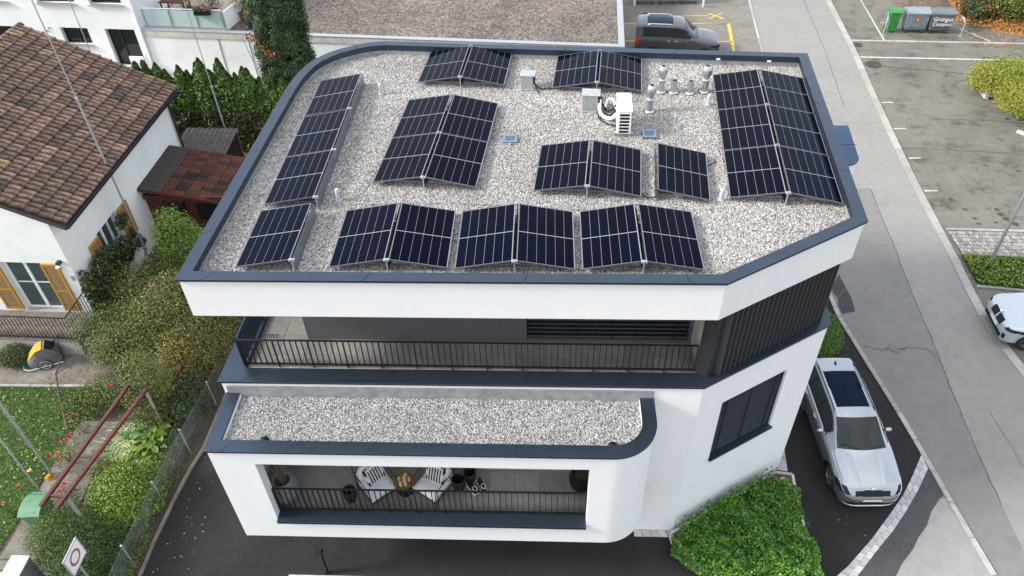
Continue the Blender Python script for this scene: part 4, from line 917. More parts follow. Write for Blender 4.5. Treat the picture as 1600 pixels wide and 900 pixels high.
def basket(label, x, y, r, h, grp='black lanterns and baskets in the loggia'):
    t = thing('basket', label, 'basket', (x, y, FZ), 0, grp)
    MB().lathe([(r*.72,0),(r*.95,h*.35),(r,h*.7),(r*.95,h),(r*.88,h),(r*.9,h*.6),(r*.65,.02)], n=22, cap=False).build('bowl', 'basket_black', t, smooth=True)
    MB().lathe([(r*.64,.02),(r*.64,.03)], n=16).build('bottom', 'black_void', t)
    MB().tube([(r*.96*math.cos(a), r*.96*math.sin(a), h) for a in np.linspace(0, 6.283, 25)], .014, 6).build('rim', 'rail_metal', t, smooth=True)
basket('black round basket to the left of the striped cushion chairs', -4.65, 10.36, .155, .40); basket('black basket between the right chair and the black shoes', -2.05, 10.72, .16, .42)
def lounge(label, x, y, rz):
    """low wire-frame lounge chair facing local -Y, seat about .74 wide"""
    t = thing('lounge_chair', label, 'armchair', (x, y, FZ), rz, 'wire lounge chairs in the loggia')
    w, d = .37, .36; f = MB(); r_ = .011
    for s in (-1, 1):
        f.tube([(s*w,-d,0),(s*w,-d,.60),(s*w,d,.66),(s*w,d,0)], r_, 6); f.tube([(s*w,-d,.20),(s*w,d,.20)], r_, 6); f.tube([(s*w,d,.62),(s*w*.98,d+.10,.82)], r_, 6)
    f.build('frame', 'rail_metal', t)
    f2 = MB()
    for z, y0 in ((.20,-d),(.20,d),(.66,d)): f2.tube([(-w,y0,z),(w,y0,z)], r_, 6)
    f2.tube([(-w*.98,d+.10,.82),(w*.98,d+.10,.82)], r_, 6)
    f2.build('cross_bar', 'rail_metal', t)
    for k in range(4): MB().tube([(-w,-d+.14+k*.16,.20),(w,-d+.14+k*.16,.20)], .006, 5).build('seat_wire', 'rail_metal', t)
    def pillow(nm, mat, c, sx, sy, sz, rot):
        bm = bmesh.new(); bmesh.ops.create_cube(bm, size=1); bmesh.ops.subdivide_edges(bm, edges=bm.edges[:], cuts=6, use_grid_fill=True)
        for v in bm.verts:
            x_, y_, z_ = v.co*2; k = (1-abs(x_)**4)*(1-abs(y_)**4); v.co = Vector((x_*sx/2*(1-.06*(1-abs(y_))), y_*sy/2*(1-.06*(1-abs(x_))), z_*sz/2*(.30+.70*max(0,k)**.5)))
        me = bpy.data.meshes.new(nm); bm.to_mesh(me); bm.free(); o = link(nm, me, mat, t, 'all'); o.location = c; o.rotation_euler = rot; return o
    pillow('seat_cushion', 'fabric_white', (0,-.03,.30), .70, .70, .17, (0,0,0))
    pillow('back_cushion', 'fabric_white', (0,.28,.56), .68, .15, .46, (R(-14),0,0))
    p = pillow('throw_pillow', 'fabric_white', (.02,.12,.56), .50, .14, .48, (R(-24),0,R(8)))
    for k in range(7):
        bm = bmesh.new(); bmesh.ops.create_cube(bm, size=1); bmesh.ops.subdivide_edges(bm, edges=bm.edges[:], cuts=5, use_grid_fill=True)
        x0 = -.215+k*.0715; w_ = .030
        for v in bm.verts:
            xx = x0+v.co.x*w_; z_ = v.co.z*2; X_ = min(1,abs(xx)/.25); q = (1-X_**4)*(1-abs(z_)**4); v.co = Vector((xx, v.co.y*.146*(.30+.70*max(0,q)**.5)*1.03, z_*.24*.985))
        me = bpy.data.meshes.new('stripe'); bm.to_mesh(me); bm.free(); o = link('stripe', me, 'fabric_black', p, 'all')
    return t
lounge('wire lounge chair with striped pillow left of the round table', -4.02, 10.62, R(40)); lounge('wire lounge chair with striped pillow right of the round table', -2.66, 10.66, R(-32))
t = thing('side_table', 'black pedestal table with round brass tray top', 'side table', (-3.36, 10.62, FZ))
MB().lathe([(.17,0),(.19,.12),(.15,.28),(.12,.40)], n=24).build('pedestal', 'black_plastic', t, smooth=True); MB().lathe([(.24,.40),(.25,.41),(.25,.445),(.235,.445),(.23,.42),(0.0,.42)], n=28, cap=False).build('tray', 'brass_tray', t, smooth=True)
for i, (x, y, r_, h, lb) in enumerate(((-.05,-.12,.036,.13,'front left cream pillar candle on the brass tray'),(.06,-.10,.036,.17,'front right tall cream pillar candle on the brass tray'),(.02,.0,.045,.15,'thick cream candle in the middle of the brass tray'),(-.12,.03,.04,.10,'glass tealight holder at the left of the brass tray'),(.13,.03,.04,.09,'glass tealight holder at the right of the brass tray'),(.03,.13,.042,.11,'pale candle at the rear of the brass tray'))):
    c = thing('candle', lb, 'candle', (-3.36+x, 10.62+y, FZ+.42), 0, 'candles on the tray table'); MB().lathe([(r_,0),(r_,h*.92),(r_*.9,h),(r_*.5,h*.97),(0,h*.96)], n=16, cap=False).build('wax', 'candle_wax', c, smooth=True); MB().tube([(0,0,h*.95),(.003,0,h+.02)], .003, 5).build('wick', 'black_plastic', c)
def shoe(label, x, y, rz):
    t = thing('shoe', label, 'shoe', (x, y, FZ), rz, 'pair of black shoes in the loggia'); prof = [(-.19,.055),(-.15,.075),(-.05,.068),(.05,.075),(.13,.085),(.19,.07),(.225,.03)]
    out = [(y_, x_) for x_, y_ in prof]+[(-y_, x_) for x_, y_ in reversed(prof)]
    MB().prism([(a*1.08, b*1.04) for a, b in out], 0, .035).build('sole', 'white_enamel', t, bevel=.008)
    u = MB(); secs = [(-.185,.05,.11),(-.12,.065,.13),(-.03,.062,.12),(.05,.068,.095),(.13,.075,.07),(.20,.05,.05)]; n = 9; vs = []
    for y_, w_, h_ in secs: vs += [(w_*math.cos(math.pi*k/(n-1)), y_, .035+h_*math.sin(math.pi*k/(n-1))**.8) for k in range(n)]
    u.add(vs, [(i*n+k, i*n+k+1, (i+1)*n+k+1, (i+1)*n+k) for i in range(len(secs)-1) for k in range(n-1)]+[tuple(range(n)), tuple((len(secs)-1)*n+k for k in reversed(range(n)))]); u.build('upper', 'fabric_black', t, smooth=True)
    MB().tube([(.05*math.cos(a), -.11+.07*math.sin(a), .15) for a in np.linspace(0,6.283,16)], .012, 5).build('collar', 'fabric_white', t)
shoe('left black shoe with white sole on the loggia floor', -1.72, 10.72, R(35)); shoe('right black shoe with white sole on the loggia floor', -1.50, 10.80, R(25))
basket('low black basket behind the pair of black shoes', -1.80, 10.98, .15, .34)
t = thing('planter_pot', 'large black round planter at the right end of the loggia', 'planter', (.92, 10.80, FZ)); MB().lathe([(.16,0),(.27,.2),(.31,.45),(.26,.62),(.22,.62),(.24,.45)], n=24, cap=False).build('pot', 'black_plastic', t, smooth=True); MB().lathe([(.23,.5),(.23,.51)], n=18).build('soil', 'soil', t)
# ================================================================== cars
def mono(xs, ys, q):
    """monotone cubic through table points"""
    xs, ys = np.array(xs, float), np.array(ys, float); h = np.diff(xs); d = np.diff(ys)/h; m_ = np.zeros(len(xs))
    m_[1:-1] = np.where(d[:-1]*d[1:] > 0, 2*d[:-1]*d[1:]/(d[:-1]+d[1:]+1e-12), 0); m_[0], m_[-1] = d[0], d[-1]
    i = np.clip(np.searchsorted(xs, q)-1, 0, len(xs)-2); t = (q-xs[i])/h[i]
    return ys[i]*(2*t**3-3*t**2+1)+m_[i]*h[i]*(t**3-2*t**2+t)+ys[i+1]*(-2*t**3+3*t**2)+m_[i+1]*h[i]*(t**3-t**2)
def catmull(P, u):
    n = P.shape[-2]; i = np.clip(np.floor(u).astype(int), 0, n-2); f = (u-i)[..., None]
    p0, p1, p2, p3 = P[..., np.clip(i-1,0,n-1), :], P[..., i, :], P[..., i+1, :], P[..., np.clip(i+2,0,n-1), :]
    return .5*((2*p1)+(-p0+p2)*f+(2*p0-5*p1+4*p2-p3)*f*f+(-p0+3*p1-3*p2+p3)*f**3)
PAIRED = {'side_window','headlight','tail_light','side_intake','kidney_grille','window_pillar','splitter','door_gap'}
def car_body(root, tab, L, classify, mats, seams, wheels, wr_, hood_crease=0.):
    cols = list(tab); X = tab['x']
    q = np.concatenate([np.linspace(0,.12,16)[:-1], np.linspace(.12,.7,44)[:-1], np.linspace(.7,L-.5,int((L-1.2)/.022))[:-1], np.linspace(L-.5,L,34)])
    for s in seams: q = q[np.abs(q-s) > .008]; q = np.append(q, [s-.006, s+.006])
    q = np.sort(q); T = {c: mono(X, tab[c], q) for c in cols if c != 'x'}
    w, wb, wr, zl, zb, zr, zt = (T[k] for k in ('w','wb','wr','zl','zb','zr','zt'))
    pts = [(w*.90,zl),(w*.972,zl+.10*(zb-zl)/.7),(w,zl+(zb-zl)*.52),(w*.992,zb-.16*(zb-zl)),(wb,zb),(wb+(wr-wb)*.48,zb+(zr-zb)*.55),(wr,zr),(wr*.72,zr+(zt-zr)*.64),(wr*.38,zr+(zt-zr)*.93),(wr*0,zt)]
    P = np.stack([np.stack([a,b_],1) for a, b_ in pts], 1)          # (nx, 10, 2)
    u = np.concatenate([np.linspace(0,4,26)[:-1], np.linspace(4,6,20)[:-1], np.linspace(6,9,26)])
    S = catmull(P, u)                                               # (nx, m, 2)
    if hood_crease:
        k = np.exp(-((S[...,0]-.33-.10*q[:,None])/.035)**2)*np.clip((q[:,None]-.2)/.2,0,1)*np.clip((1.35-q[:,None])/.2,0,1)*(u[None,:] > 6); S[...,1] += hood_crease*k
    nx, m_ = len(q), len(u)
    bow = .20*(S[...,0]/.75)**2*np.exp(-((q[:,None]-1.65)/.55)**2) if hood_crease else 0
    R_ = np.stack([np.broadcast_to(q[:,None],(nx,m_))+bow-(.10*np.exp(-((q[:,None]-1.65)/.55)**2) if hood_crease else 0), S[...,0], S[...,1]], -1); Lf = R_*np.array([1,-1,1])
    full = np.concatenate([Lf[:,:-1], R_[:,::-1]], 1); mm = full.shape[1]; uu = np.concatenate([u[:-1], u[::-1]])
    V = full.reshape(-1,3); V = V-np.array([L/2,0,0]); groups = {}
    for i in range(nx-1):
        xc = (q[i]+q[i+1])/2; seam = (q[i+1]-q[i]) < .0125 and any(abs(xc-s) < .004 for s in seams)
        for j in range(mm-1):
            c = (full[i,j]+full[i+1,j+1])/2; uc = (uu[j]+uu[j+1])/2
            if uc < 4.0 and any((xc-a)**2+(c[2]-wr_)**2 < (wr_+.055)**2 for a in wheels): continue
            nm = classify(xc, abs(c[1]), c[2], uc)
            if seam and nm == 'body' and .5 < uc < 5.9: nm = 'door_gap'
            if nm in PAIRED: nm = (nm, 0 if j < m_-1 else 1)
            groups.setdefault(nm, []).append((i*mm+j, (i+1)*mm+j, (i+1)*mm+j+1, i*mm+j+1))
    for i, flip in ((0, False), (nx-1, True)):
        for j in range(m_-1):
            a, b_, c, d = i*mm+j, i*mm+j+1, i*mm+mm-2-j, i*mm+mm-1-j
            if a == d or b_ == c and j == m_-2: pass
            p = (full[i,j]+full[i,j+1])/2; nm = classify(q[i], 0 if p[2] > 0 else 0, p[2], (u[j]+u[j+1])/2)
            f = (a,b_,c,d) if b_ != c else (a,b_,d)
            nm = (nm, 0) if nm in PAIRED else nm; groups.setdefault(nm, []).append(f if not flip else tuple(reversed(f)))
    for nm, F in groups.items():
        nm = nm[0] if isinstance(nm, tuple) else nm
        idx = sorted({k for f in F for k in f}); mp = {k: n for n, k in enumerate(idx)}
        me = bpy.data.meshes.new(nm); me.from_pydata([tuple(V[k]) for k in idx], [], [tuple(mp[k] for k in f) for f in F]); me.update()
        link(nm, me, mats[nm], root, 'all')
    # under-body and wheel wells
    MB().box(-L/2+.35, L/2-.3, -.74, .74, .22, .50).build('underbody', 'black_void', root)
    hw = float(np.max(w))
    for a in wheels:
        for s in (-1, 1):
            wheel(root, (a-L/2, s*(hw-.125), wr_), wr_, .21, s)
            n = 20; r2 = wr_+.056; vs = [(a-L/2+r2*math.cos(math.pi*k/n), s*y_, wr_+r2*math.sin(math.pi*k/n)-.02) for y_ in (hw-.02, hw-.42) for k in range(n+1)]
            MB().add(vs, [(k,k+1,n+2+k,n+1+k) for k in range(n)]).build('wheel_arch', 'black_void', root)
    def surf(xq, uq, side=1, out=0.):
        i = int(np.argmin(np.abs(q-xq))); j = int(np.argmin(np.abs(u-uq))); p = R_[i,j]; return Vector((p[0]-L/2, side*(p[1]+out), p[2]))
    return surf
WHEEL_CACHE = {}
def wheel(root, loc, r, w, side, mat='alloy'):
    key = (r, w)
    if key not in WHEEL_CACHE:
        ty = MB().lathe([(r*.66,-w*.42),(r*.86,-w*.5),(r*.97,-w*.44),(r,-w*.25),(r,w*.25),(r*.97,w*.44),(r*.86,w*.5),(r*.66,w*.42)], n=32, cap=False)
        rim = MB().lathe([(r*.68,-w*.40),(r*.68,w*.44),(r*.64,w*.44),(r*.62,w*.30)], n=32, cap=False)
        for k in range(5):
            for d in (-.11, .11):
                a = k*2*math.pi/5+d; rim.bar((r*.14*math.cos(a-d*.3), r*.14*math.sin(a-d*.3), w*.36),(r*.65*math.cos(a), r*.65*math.sin(a), w*.40), .035, .03)
        rim.lathe([(0.001,w*.42),(r*.17,w*.40),(r*.19,w*.3)], n=16, cap=False)
        di = MB().lathe([(r*.60,w*.10),(r*.60,w*.12)], n=24)
        WHEEL_CACHE[key] = (ty.mesh('tyre'), rim.mesh('rim'), di.mesh('brake_disc'))
        WHEEL_CACHE[key][0].polygons.foreach_set('use_smooth', [True]*len(WHEEL_CACHE[key][0].polygons))
    ty, rim, di = WHEEL_CACHE[key]
    t = piece('wheel', ty, 'rubber', root, loc, rot=(R(-90)*side, 0, 0)); piece('rim', rim, mat, t, (0,0,0)); piece('brake_disc', di, 'black_void', t, (0,0,0))
def mirror(root, mat, p, side, sc=1.):
    bm = bmesh.new(); bmesh.ops.create_uvsphere(bm, u_segments=14, v_segments=8, radius=1); me = bpy.data.meshes.new('mirror')
    for v in bm.verts: v.co = Vector((v.co.x*.07*sc*(1.15 if v.co.x < 0 else .5), v.co.y*.115*sc, v.co.z*.072*sc))
    bm.to_mesh(me); bm.free(); o = link('mirror', me, mat, root, 'all'); o.location = p+Vector((0, side*.10, .03))
    MB().bar(Vector((.0,-side*.13,-.03)), Vector((0,0,-.02)), .05, .03).build('mirror_arm', 'black_plastic', o)
# ---- silver estate car
oct_ = thing('parked_car', 'silver estate car with dark panoramic roof parked on the dark driveway', 'car', (8.84, 14.40, .005), R(91.9))
OT = dict(x=[0,.03,.10,.22,.45,.78,1.13,1.29,1.53,2.12,2.40,3.60,4.20,4.38,4.62,4.69],
 w=[.40,.58,.73,.83,.885,.905,.907,.907,.907,.907,.907,.905,.89,.875,.83,.74], wb=[.36,.53,.675,.768,.81,.845,.86,.865,.865,.86,.86,.855,.83,.81,.74,.62],
 zl=[.185,.18,.18,.18,.18,.185,.20,.20,.20,.20,.20,.20,.21,.23,.28,.36], zb=[.40,.49,.60,.705,.775,.84,.905,.925,.94,.955,.96,.985,.985,.97,.92,.80],
 wr=[.30,.46,.60,.675,.71,.735,.745,.72,.69,.605,.585,.575,.56,.55,.56,.50], zr=[.42,.51,.625,.735,.81,.88,.945,.985,1.09,1.375,1.425,1.43,1.385,1.35,1.02,.82],
 zt=[.435,.53,.645,.765,.845,.92,.99,1.03,1.14,1.425,1.475,1.475,1.425,1.385,1.05,.83])
def oc(x, y, z, u):
    if x < .30 and z < .245: return 'splitter'
    if x < .16 and .255 < z < .345 and y < .66: return 'lower_intake'
    if .045 < x < .26 and y < .47 and .57 < z < .715-.07*max(0, y-.12): return 'grille'
    if .06 < x < .60 and .56 < y < .90 and .60 < z < .755 and 2.6 < u < 6.05: return 'headlight'
    if 1.31 < x < 2.13 and u > 6.10+.1: return 'windscreen'
    if 2.44 < x < 3.80 and y < .475 and u > 6: return 'panoramic_roof'
    if 4.39 < x < 4.62 and u > 6.2: return 'rear_window'
    if 1.72 < x < 4.22 and 4.22 < u < 5.75:
        return 'window_pillar' if abs(x-2.80) < .05 or abs(x-3.62) < .05 else 'side_window'
    if x > 4.45 and y > .48 and .74 < z < .95: return 'tail_light'
    return 'body'
om = dict(body='paint_silver', splitter='white_enamel', lower_intake='black_plastic', grille='black_void', headlight='lamp_glass', windscreen='windscreen_glass', panoramic_roof='pano_glass', rear_window='car_glass', side_window='car_glass', window_pillar='black_plastic', tail_light='tail_red', door_gap='black_void')
sf = car_body(oct_, OT, 4.69, oc, om, (1.70, 2.80, 3.74), (.87, 3.56), .325, .012)
L2 = 4.69/2
for s in (-1, 1):
    mirror(oct_, 'paint_silver', sf(1.83, 4.1, s), s)
    P_ = [sf(x, 6.12, s)+Vector((0,0,.035)) for x in np.linspace(2.30,4.15,10)]; P_[0].z -= .035; P_[-1].z -= .035; MB().tube(P_, .016, 6).build('roof_rail', 'black_plastic', oct_, smooth='all')
    for x in (2.62, 3.52): p = sf(x, 3.1, s, .012); MB().obox(p, (.19,.03,.028)).build('door_handle', 'lamp_chrome', oct_, bevel=.008)
    MB().tube([sf(x, uu_, s, .006) for x, uu_ in ((.10,3.6),(.20,3.75),(.36,3.85),(.52,3.95))], .010, 5).build('running_light', 'lamp_chrome', oct_)
    MB().tube([sf(x, 4.1, s, .004) for x in np.linspace(1.72,4.2,10)], .007, 5).build('window_trim', 'lamp_chrome', oct_)
for a, b_ in (((1.40,-.52),(1.50,.12)),((1.40,.10),(1.47,.55))):
    MB().bar((a[0]-L2-.14+.3*a[1]**2, a[1], 1.055),(b_[0]-L2-.15+.3*b_[1]**2, b_[1], 1.075), .022, .014).build('wiper', 'black_plastic', oct_)
MB().obox((.0-L2, 0, .425), (.02,.50,.11), rot=Matrix.Rotation(R(-22), 3, 'Y')).build('number_plate', 'number_plate', oct_)
MB().lathe([(.045,0),(.045,.012),(.0,.016)], n=20).build('badge', 'lamp_chrome', oct_).matrix_local = Matrix.Translation((.175-L2,0,.745))@Matrix.Rotation(R(-60),4,'Y')
g = MB()
for k in range(-9, 10): g.bar((-L2+.055, k*.046, .575),(-L2+.165, k*.046, .70), .008, .010)
g.build('grille_bar', 'black_plastic', oct_)
MB().tube([Vector((-L2+.19,-.59,.69)), Vector((-L2+.17,-.12,.735)), Vector((-L2+.15,0,.715)), Vector((-L2+.17,.12,.735)), Vector((-L2+.19,.59,.69))], .010, 5).build('grille_trim', 'lamp_chrome', oct_)
fn_ = MB().add([(0,-.02,0),(.14,-.02,0),(.14,.02,0),(0,.02,0),(.11,-.004,.07),(.14,-.004,.07),(.14,.004,.07),(.11,.004,.07)], [(0,1,5,4),(1,2,6,5),(2,3,7,6),(3,0,4,7),(4,5,6,7)]).build('antenna_fin', 'black_plastic', oct_); fn_.location = (4.02-L2, 0, 1.445)
# ---- pale blue-white SUV at the right edge
suv = thing('parked_car', 'white SUV with large black twin grille by the grass verge', 'car', (15.0+2.36, 18.95, .0), R(-3.5))
ST = dict(x=[0,.03,.10,.25,.60,1.10,1.40,1.60,2.20,2.55,3.80,4.35,4.62,4.72],
 w=[.66,.76,.83,.885,.93,.945,.945,.945,.945,.945,.94,.92,.88,.80], wb=[.60,.70,.77,.82,.865,.89,.895,.895,.89,.885,.88,.85,.78,.70],
 zl=[.32,.27,.25,.24,.24,.25,.26,.26,.26,.26,.26,.28,.34,.42], zb=[.62,.72,.82,.885,.94,.99,1.01,1.02,1.04,1.05,1.08,1.08,1.02,.9],
 wr=[.52,.62,.69,.735,.77,.79,.77,.74,.65,.63,.61,.60,.58,.5], zr=[.63,.735,.84,.92,.99,1.05,1.08,1.17,1.54,1.60,1.58,1.46,1.10,.92], zt=[.64,.75,.86,.955,1.03,1.10,1.14,1.23,1.60,1.67,1.65,1.52,1.13,.93])
def sc2(x, y, z, u):
    if x < .20 and .03 < y < .40 and .52 < z < .87: return 'kidney_grille'
    if x < .30 and y < .62 and .33 < z < .49: return 'lower_intake'
    if x < .45 and .70 < y < .80 and .40 < z < .60: return 'side_intake'
    if x < .62 and y > .54 and .74 < z < .845 and u < 6: return 'headlight'
    if 1.43 < x < 2.21 and u > 6.2: return 'windscreen'
    if 2.6 < x < 3.9 and y < .5 and u > 6: return 'panoramic_roof'
    if 1.75 < x < 4.25 and 4.25 < u < 5.75: return 'side_window'
    if x < .28 and z < .30: return 'splitter'
    return 'body'
sm2 = dict(om); sm2.update(body='paint_white_blue', kidney_grille='black_void', side_intake='black_void', splitter='bright_steel')
sf = car_body(suv, ST, 4.72, sc2, sm2, (1.72, 2.85), (.86, 3.72), .37, .014); L2 = 2.36
for s in (-1, 1): mirror(suv, 'paint_white_blue', sf(1.9, 4.1, s), s, 1.15)
MB().obox((-L2-.004, 0, .53), (.02,.50,.11)).build('number_plate', 'number_plate', suv)
MB().lathe([(.042,0),(.042,.012),(0,.015)], n=18).build('badge', 'lamp_chrome', suv).matrix_local = Matrix.Translation((.10-L2,0,.93))@Matrix.Rotation(R(-40),4,'Y')
for s in (-1, 1):
    for k in range(6): MB().bar((-L2-.0, s*(.07+k*.052), .56),(-L2+.12, s*(.07+k*.052), .84), .010, .012).build('grille_bar', 'dark_metal', suv)
    MB().tube([sf(x, uu_, s, .006) for x, uu_ in ((.22,4.05),(.35,4.1),(.5,4.15))], .012, 5).build('running_light', 'lamp_chrome', suv)
# ---- grey people carrier behind the building
van = thing('parked_car', 'grey high-roofed people carrier parked behind the building', 'car', (7.02, 40.25, 0), R(175.5))
VT = dict(x=[0,.04,.13,.32,.75,1.10,1.30,1.95,2.30,4.05,4.36,4.47],
 w=[.56,.70,.80,.875,.92,.93,.93,.93,.93,.925,.91,.87], wb=[.50,.64,.74,.81,.865,.88,.885,.885,.885,.88,.87,.83],
 zl=[.30,.25,.22,.21,.21,.22,.22,.22,.22,.23,.27,.34], zb=[.74,.80,.85,.90,.985,1.05,1.07,1.12,1.135,1.17,1.17,1.12],
 wr=[.46,.58,.67,.725,.765,.775,.765,.72,.71,.70,.69,.67], zr=[.75,.83,.885,.94,1.025,1.09,1.18,1.66,1.73,1.76,1.71,1.58], zt=[.76,.85,.91,.975,1.075,1.145,1.25,1.745,1.82,1.845,1.78,1.63])
def vc(x, y, z, u):
    if x < .15 and y < .5 and .58 < z < .72: return 'grille'
    if x < .5 and y > .52 and .70 < z < .84 and u < 6: return 'headlight'
    if 1.16 < x < 1.93 and u > 6.2: return 'windscreen'
    if 1.55 < x < 4.1 and 4.2 < u < 5.7 and not (x < 1.75 and u > 5.2): return 'window_pillar' if abs(x-2.55) < .04 or abs(x-3.3) < .04 else 'side_window'
    if x > 4.28 and y > .60 and .8 < z < 1.2: return 'tail_light'
    if 2.55 < x < 3.9 and y < .5 and u > 6.5: return 'roof_panel'
    if z < .34 and u < 1.6: return 'sill_cladding'
    return 'body'
vm = dict(om); vm.update(body='paint_grey', roof_panel='pano_glass', sill_cladding='black_plastic')
sf = car_body(van, VT, 4.47, vc, vm, (1.55, 2.55, 3.3), (.82, 3.55), .32); L2 = 2.235
for s in (-1, 1):
    mirror(van, 'paint_grey', sf(1.62, 4.1, s), s, 1.2)
    P_ = [sf(x, 6.3, s)+Vector((0,0,.05)) for x in np.linspace(2.6,3.9,8)]; P_[0].z -= .05; P_[-1].z -= .05; MB().tube(P_, .022, 6).build('roof_rail', 'aluminium', van, smooth='all')
    for x in (2.35, 2.75): p = sf(x, 3.2, s, .014); MB().obox(p, (.17,.03,.03)).build('door_handle', 'lamp_chrome', van, bevel=.008)
# ================================================================== neighbouring house on the left
HRZ = R(-2.03); HLOC = (-15.6, 18.86, 0)
house = thing('tiled_house', 'old white house with brown clay tile roof and yellow shutters', 'house', HLOC, HRZ)
def HW(x, y, z=0.):
    v = Matrix.Rotation(HRZ, 3, 'Z')@Vector((x, y, z)); return Vector((v.x+HLOC[0], v.y+HLOC[1], v.z))
EX, EZ, RX, RZt = .60, 4.55, -4.75, 7.05; SL = math.hypot(EX-RX, RZt-EZ); SA = math.atan2(RZt-EZ, EX-RX)
hw = MB()
wall_mesh(hw, (-9.5,0), (0,0), 0, 4.68, .30, [(7.08,8.50,.72,2.90)])
wall_mesh(hw, (0,0), (0,8.8), 0, 4.68, .30, [(1.80,3.15,1.62,2.72)])
wall_mesh(hw, (0,8.8), (-9.5,8.8), 0, 4.68, .30); wall_mesh(hw, (-9.5,8.8), (-9.5,0), 0, 4.68, .30)
for y, f in ((0,(0,1,2)),(8.8,(2,1,0))): hw.add([(-9.5,y,4.68),(0,y,4.68),(RX,y,6.88)], [f])
hw.build('wall', 'old_plaster', house)
roof = MB().add([(EX,-.08,EZ-.03),(EX,8.9,EZ-.03),(RX,8.9,RZt-.03),(RX,-.08,RZt-.03),(-10.1,-.08,EZ-.03),(-10.1,8.9,EZ-.03),
                 (EX,-.08,EZ-.12),(EX,8.9,EZ-.12),(RX,8.9,RZt-.12),(RX,-.08,RZt-.12),(-10.1,-.08,EZ-.12),(-10.1,8.9,EZ-.12)],
                [(0,1,2,3),(3,2,5,4),(7,6,9,8),(8,9,10,11),(0,3,9,6),(3,4,10,9),(1,7,8,2),(2,8,11,5),(0,6,7,1)]).build('roof', 'dark_slate', house)
NCO, NTI = 14, 20; tw = 8.98/NTI; tl = SL/NCO
def tile_mesh(w, l, name, roll=.045, lip=.06):
    n = 13; us = np.linspace(0, 1, n); zz = [roll*abs(math.sin(2*math.pi*u))**.75*(1 if u < .5 else .82) for u in us]
    vs = []
    for v, dz in ((-.015,lip),(.04,lip+.004),(1.08,-.018)):
        vs += [(-v*l, u*w*1.02, z*(1 if v < 1 else .9)+dz+.02) for u, z in zip(us, zz)]
    vs += [(.015*l, u*w*1.02, z*.6+lip-.05) for u, z in zip(us, zz)]
    fs = [(i*n+k, i*n+k+1, (i+1)*n+k+1, (i+1)*n+k) for i in range(2) for k in range(n-1)]+[(3*n+k, 3*n+k+1, k+1, k) for k in range(n-1)]
    m_ = MB().add(vs, fs).mesh(name); m_.polygons.foreach_set('use_smooth', [True]*len(m_.polygons)); return m_
TME = [tile_mesh(tw, tl, 'roof_tile', r_) for r_ in (.090, .098, .082)]
for c in range(NCO):
    for k in range(NTI):
        d = c*tl+random.uniform(-.012,.012); x = EX-d*math.cos(SA); z = EZ+d*math.sin(SA)+random.uniform(0,.012)
        piece('roof_tile', random.choice(TME), 'roof_tile', roof, (x+.03, -.08+k*tw, z), rot=(random.uniform(-.02,.02), SA+.05+random.uniform(-.012,.012), random.uniform(-.02,.02)))
rt = MB()
n = 8; rt.add([(.15*math.cos(math.pi*k/n), y, .15*math.sin(math.pi*k/n)*.8) for y in (0,.50) for k in range(n+1)], [(k, k+1, n+2+k, n+1+k) for k in range(n)]); rtm = rt.mesh('ridge_tile')
for k in range(19): piece('ridge_tile', rtm, 'roof_tile', roof, (RX, -.10+k*.475, RZt+.01+random.uniform(0,.01)), random.uniform(-.02,.02))
g = MB(); n = 8
g.add([(EX+.09+.085*math.cos(math.pi+math.pi*k/n), y, EZ-.02+.085*math.sin(math.pi+math.pi*k/n)) for y in (-.12,8.95) for k in range(n+1)], [(k,k+1,n+2+k,n+1+k) for k in range(n)])
g.box(EX-.02,EX+.015,-.1,8.92,EZ-.16,EZ-.02); g.build('gutter', 'gutter', house)
MB().tube([(EX+.08,8.72,EZ-.08),(EX-.1,8.74,EZ-.35),(.10,8.75,EZ-.55),(.10,8.75,.1)], .045, 8).build('downpipe', 'gutter', house)
for y in (-.10, 8.9):
    MB().bar((EX,y,EZ-.09),(RX,y,RZt-.09), .03, .12).build('verge_board', 'dark_slate', house)
def casement(par, x0, x1, z0, z1, P, nrm_in, mullions, bar_z=None):
    """window of two panes set in a wall opening; P(s,d,z) maps opening coordinates"""
    d0 = .16; gl = MB().add([P(x0,d0+.03,z0),P(x1,d0+.03,z0),P(x1,d0+.03,z1),P(x0,d0+.03,z1)], [(0,1,2,3)])
    w = gl.build('window', 'window_glass', par); f = MB()
    def bar_(a0,a1,b0,b1):
        q = [P(a0,d0,b0),P(a1,d0,b0),P(a1,d0,b1),P(a0,d0,b1),P(a0,d0+.06,b0),P(a1,d0+.06,b0),P(a1,d0+.06,b1),P(a0,d0+.06,b1)]
        f.add(q, [(0,1,2,3),(7,6,5,4),(0,4,5,1),(1,5,6,2),(2,6,7,3),(3,7,4,0)])
    t_ = .07
    bar_(x0,x0+t_,z0,z1); bar_(x1-t_,x1,z0,z1); bar_(x0+t_,x1-t_,z0,z0+t_); bar_(x0+t_,x1-t_,z1-t_,z1)
    for m_ in mullions: bar_(m_-.055,m_+.055,z0+t_,z1-t_)
    f.build('frame', 'pvc_white', w)
    if bar_z:
        f2 = MB(); f = f2; edges = [x0+t_]+[m_ for m_ in mullions]+[x1-t_]
        for a, b_ in zip(edges[:-1], edges[1:]): bar_(a+.06,b_-.06,bar_z-.015,bar_z+.015)
        f2.build('glazing_bar', 'pvc_white', w)
    return w
casement(house, -2.42, -1.0, .72, 2.90, lambda s, d, z: (s, d, z), None, [-1.71], 1.9)
casement(house, 1.80, 3.15, 1.62, 2.72, lambda s, d, z: (-d, s, z), None, [2.30, 2.75])
MB().box(-2.5,-.92,-.06,.16,.66,.722).build('door_sill', 'concrete', house); MB().box(-.16,.07,1.74,3.21,1.56,1.622).build('window_sill', 'concrete', house)
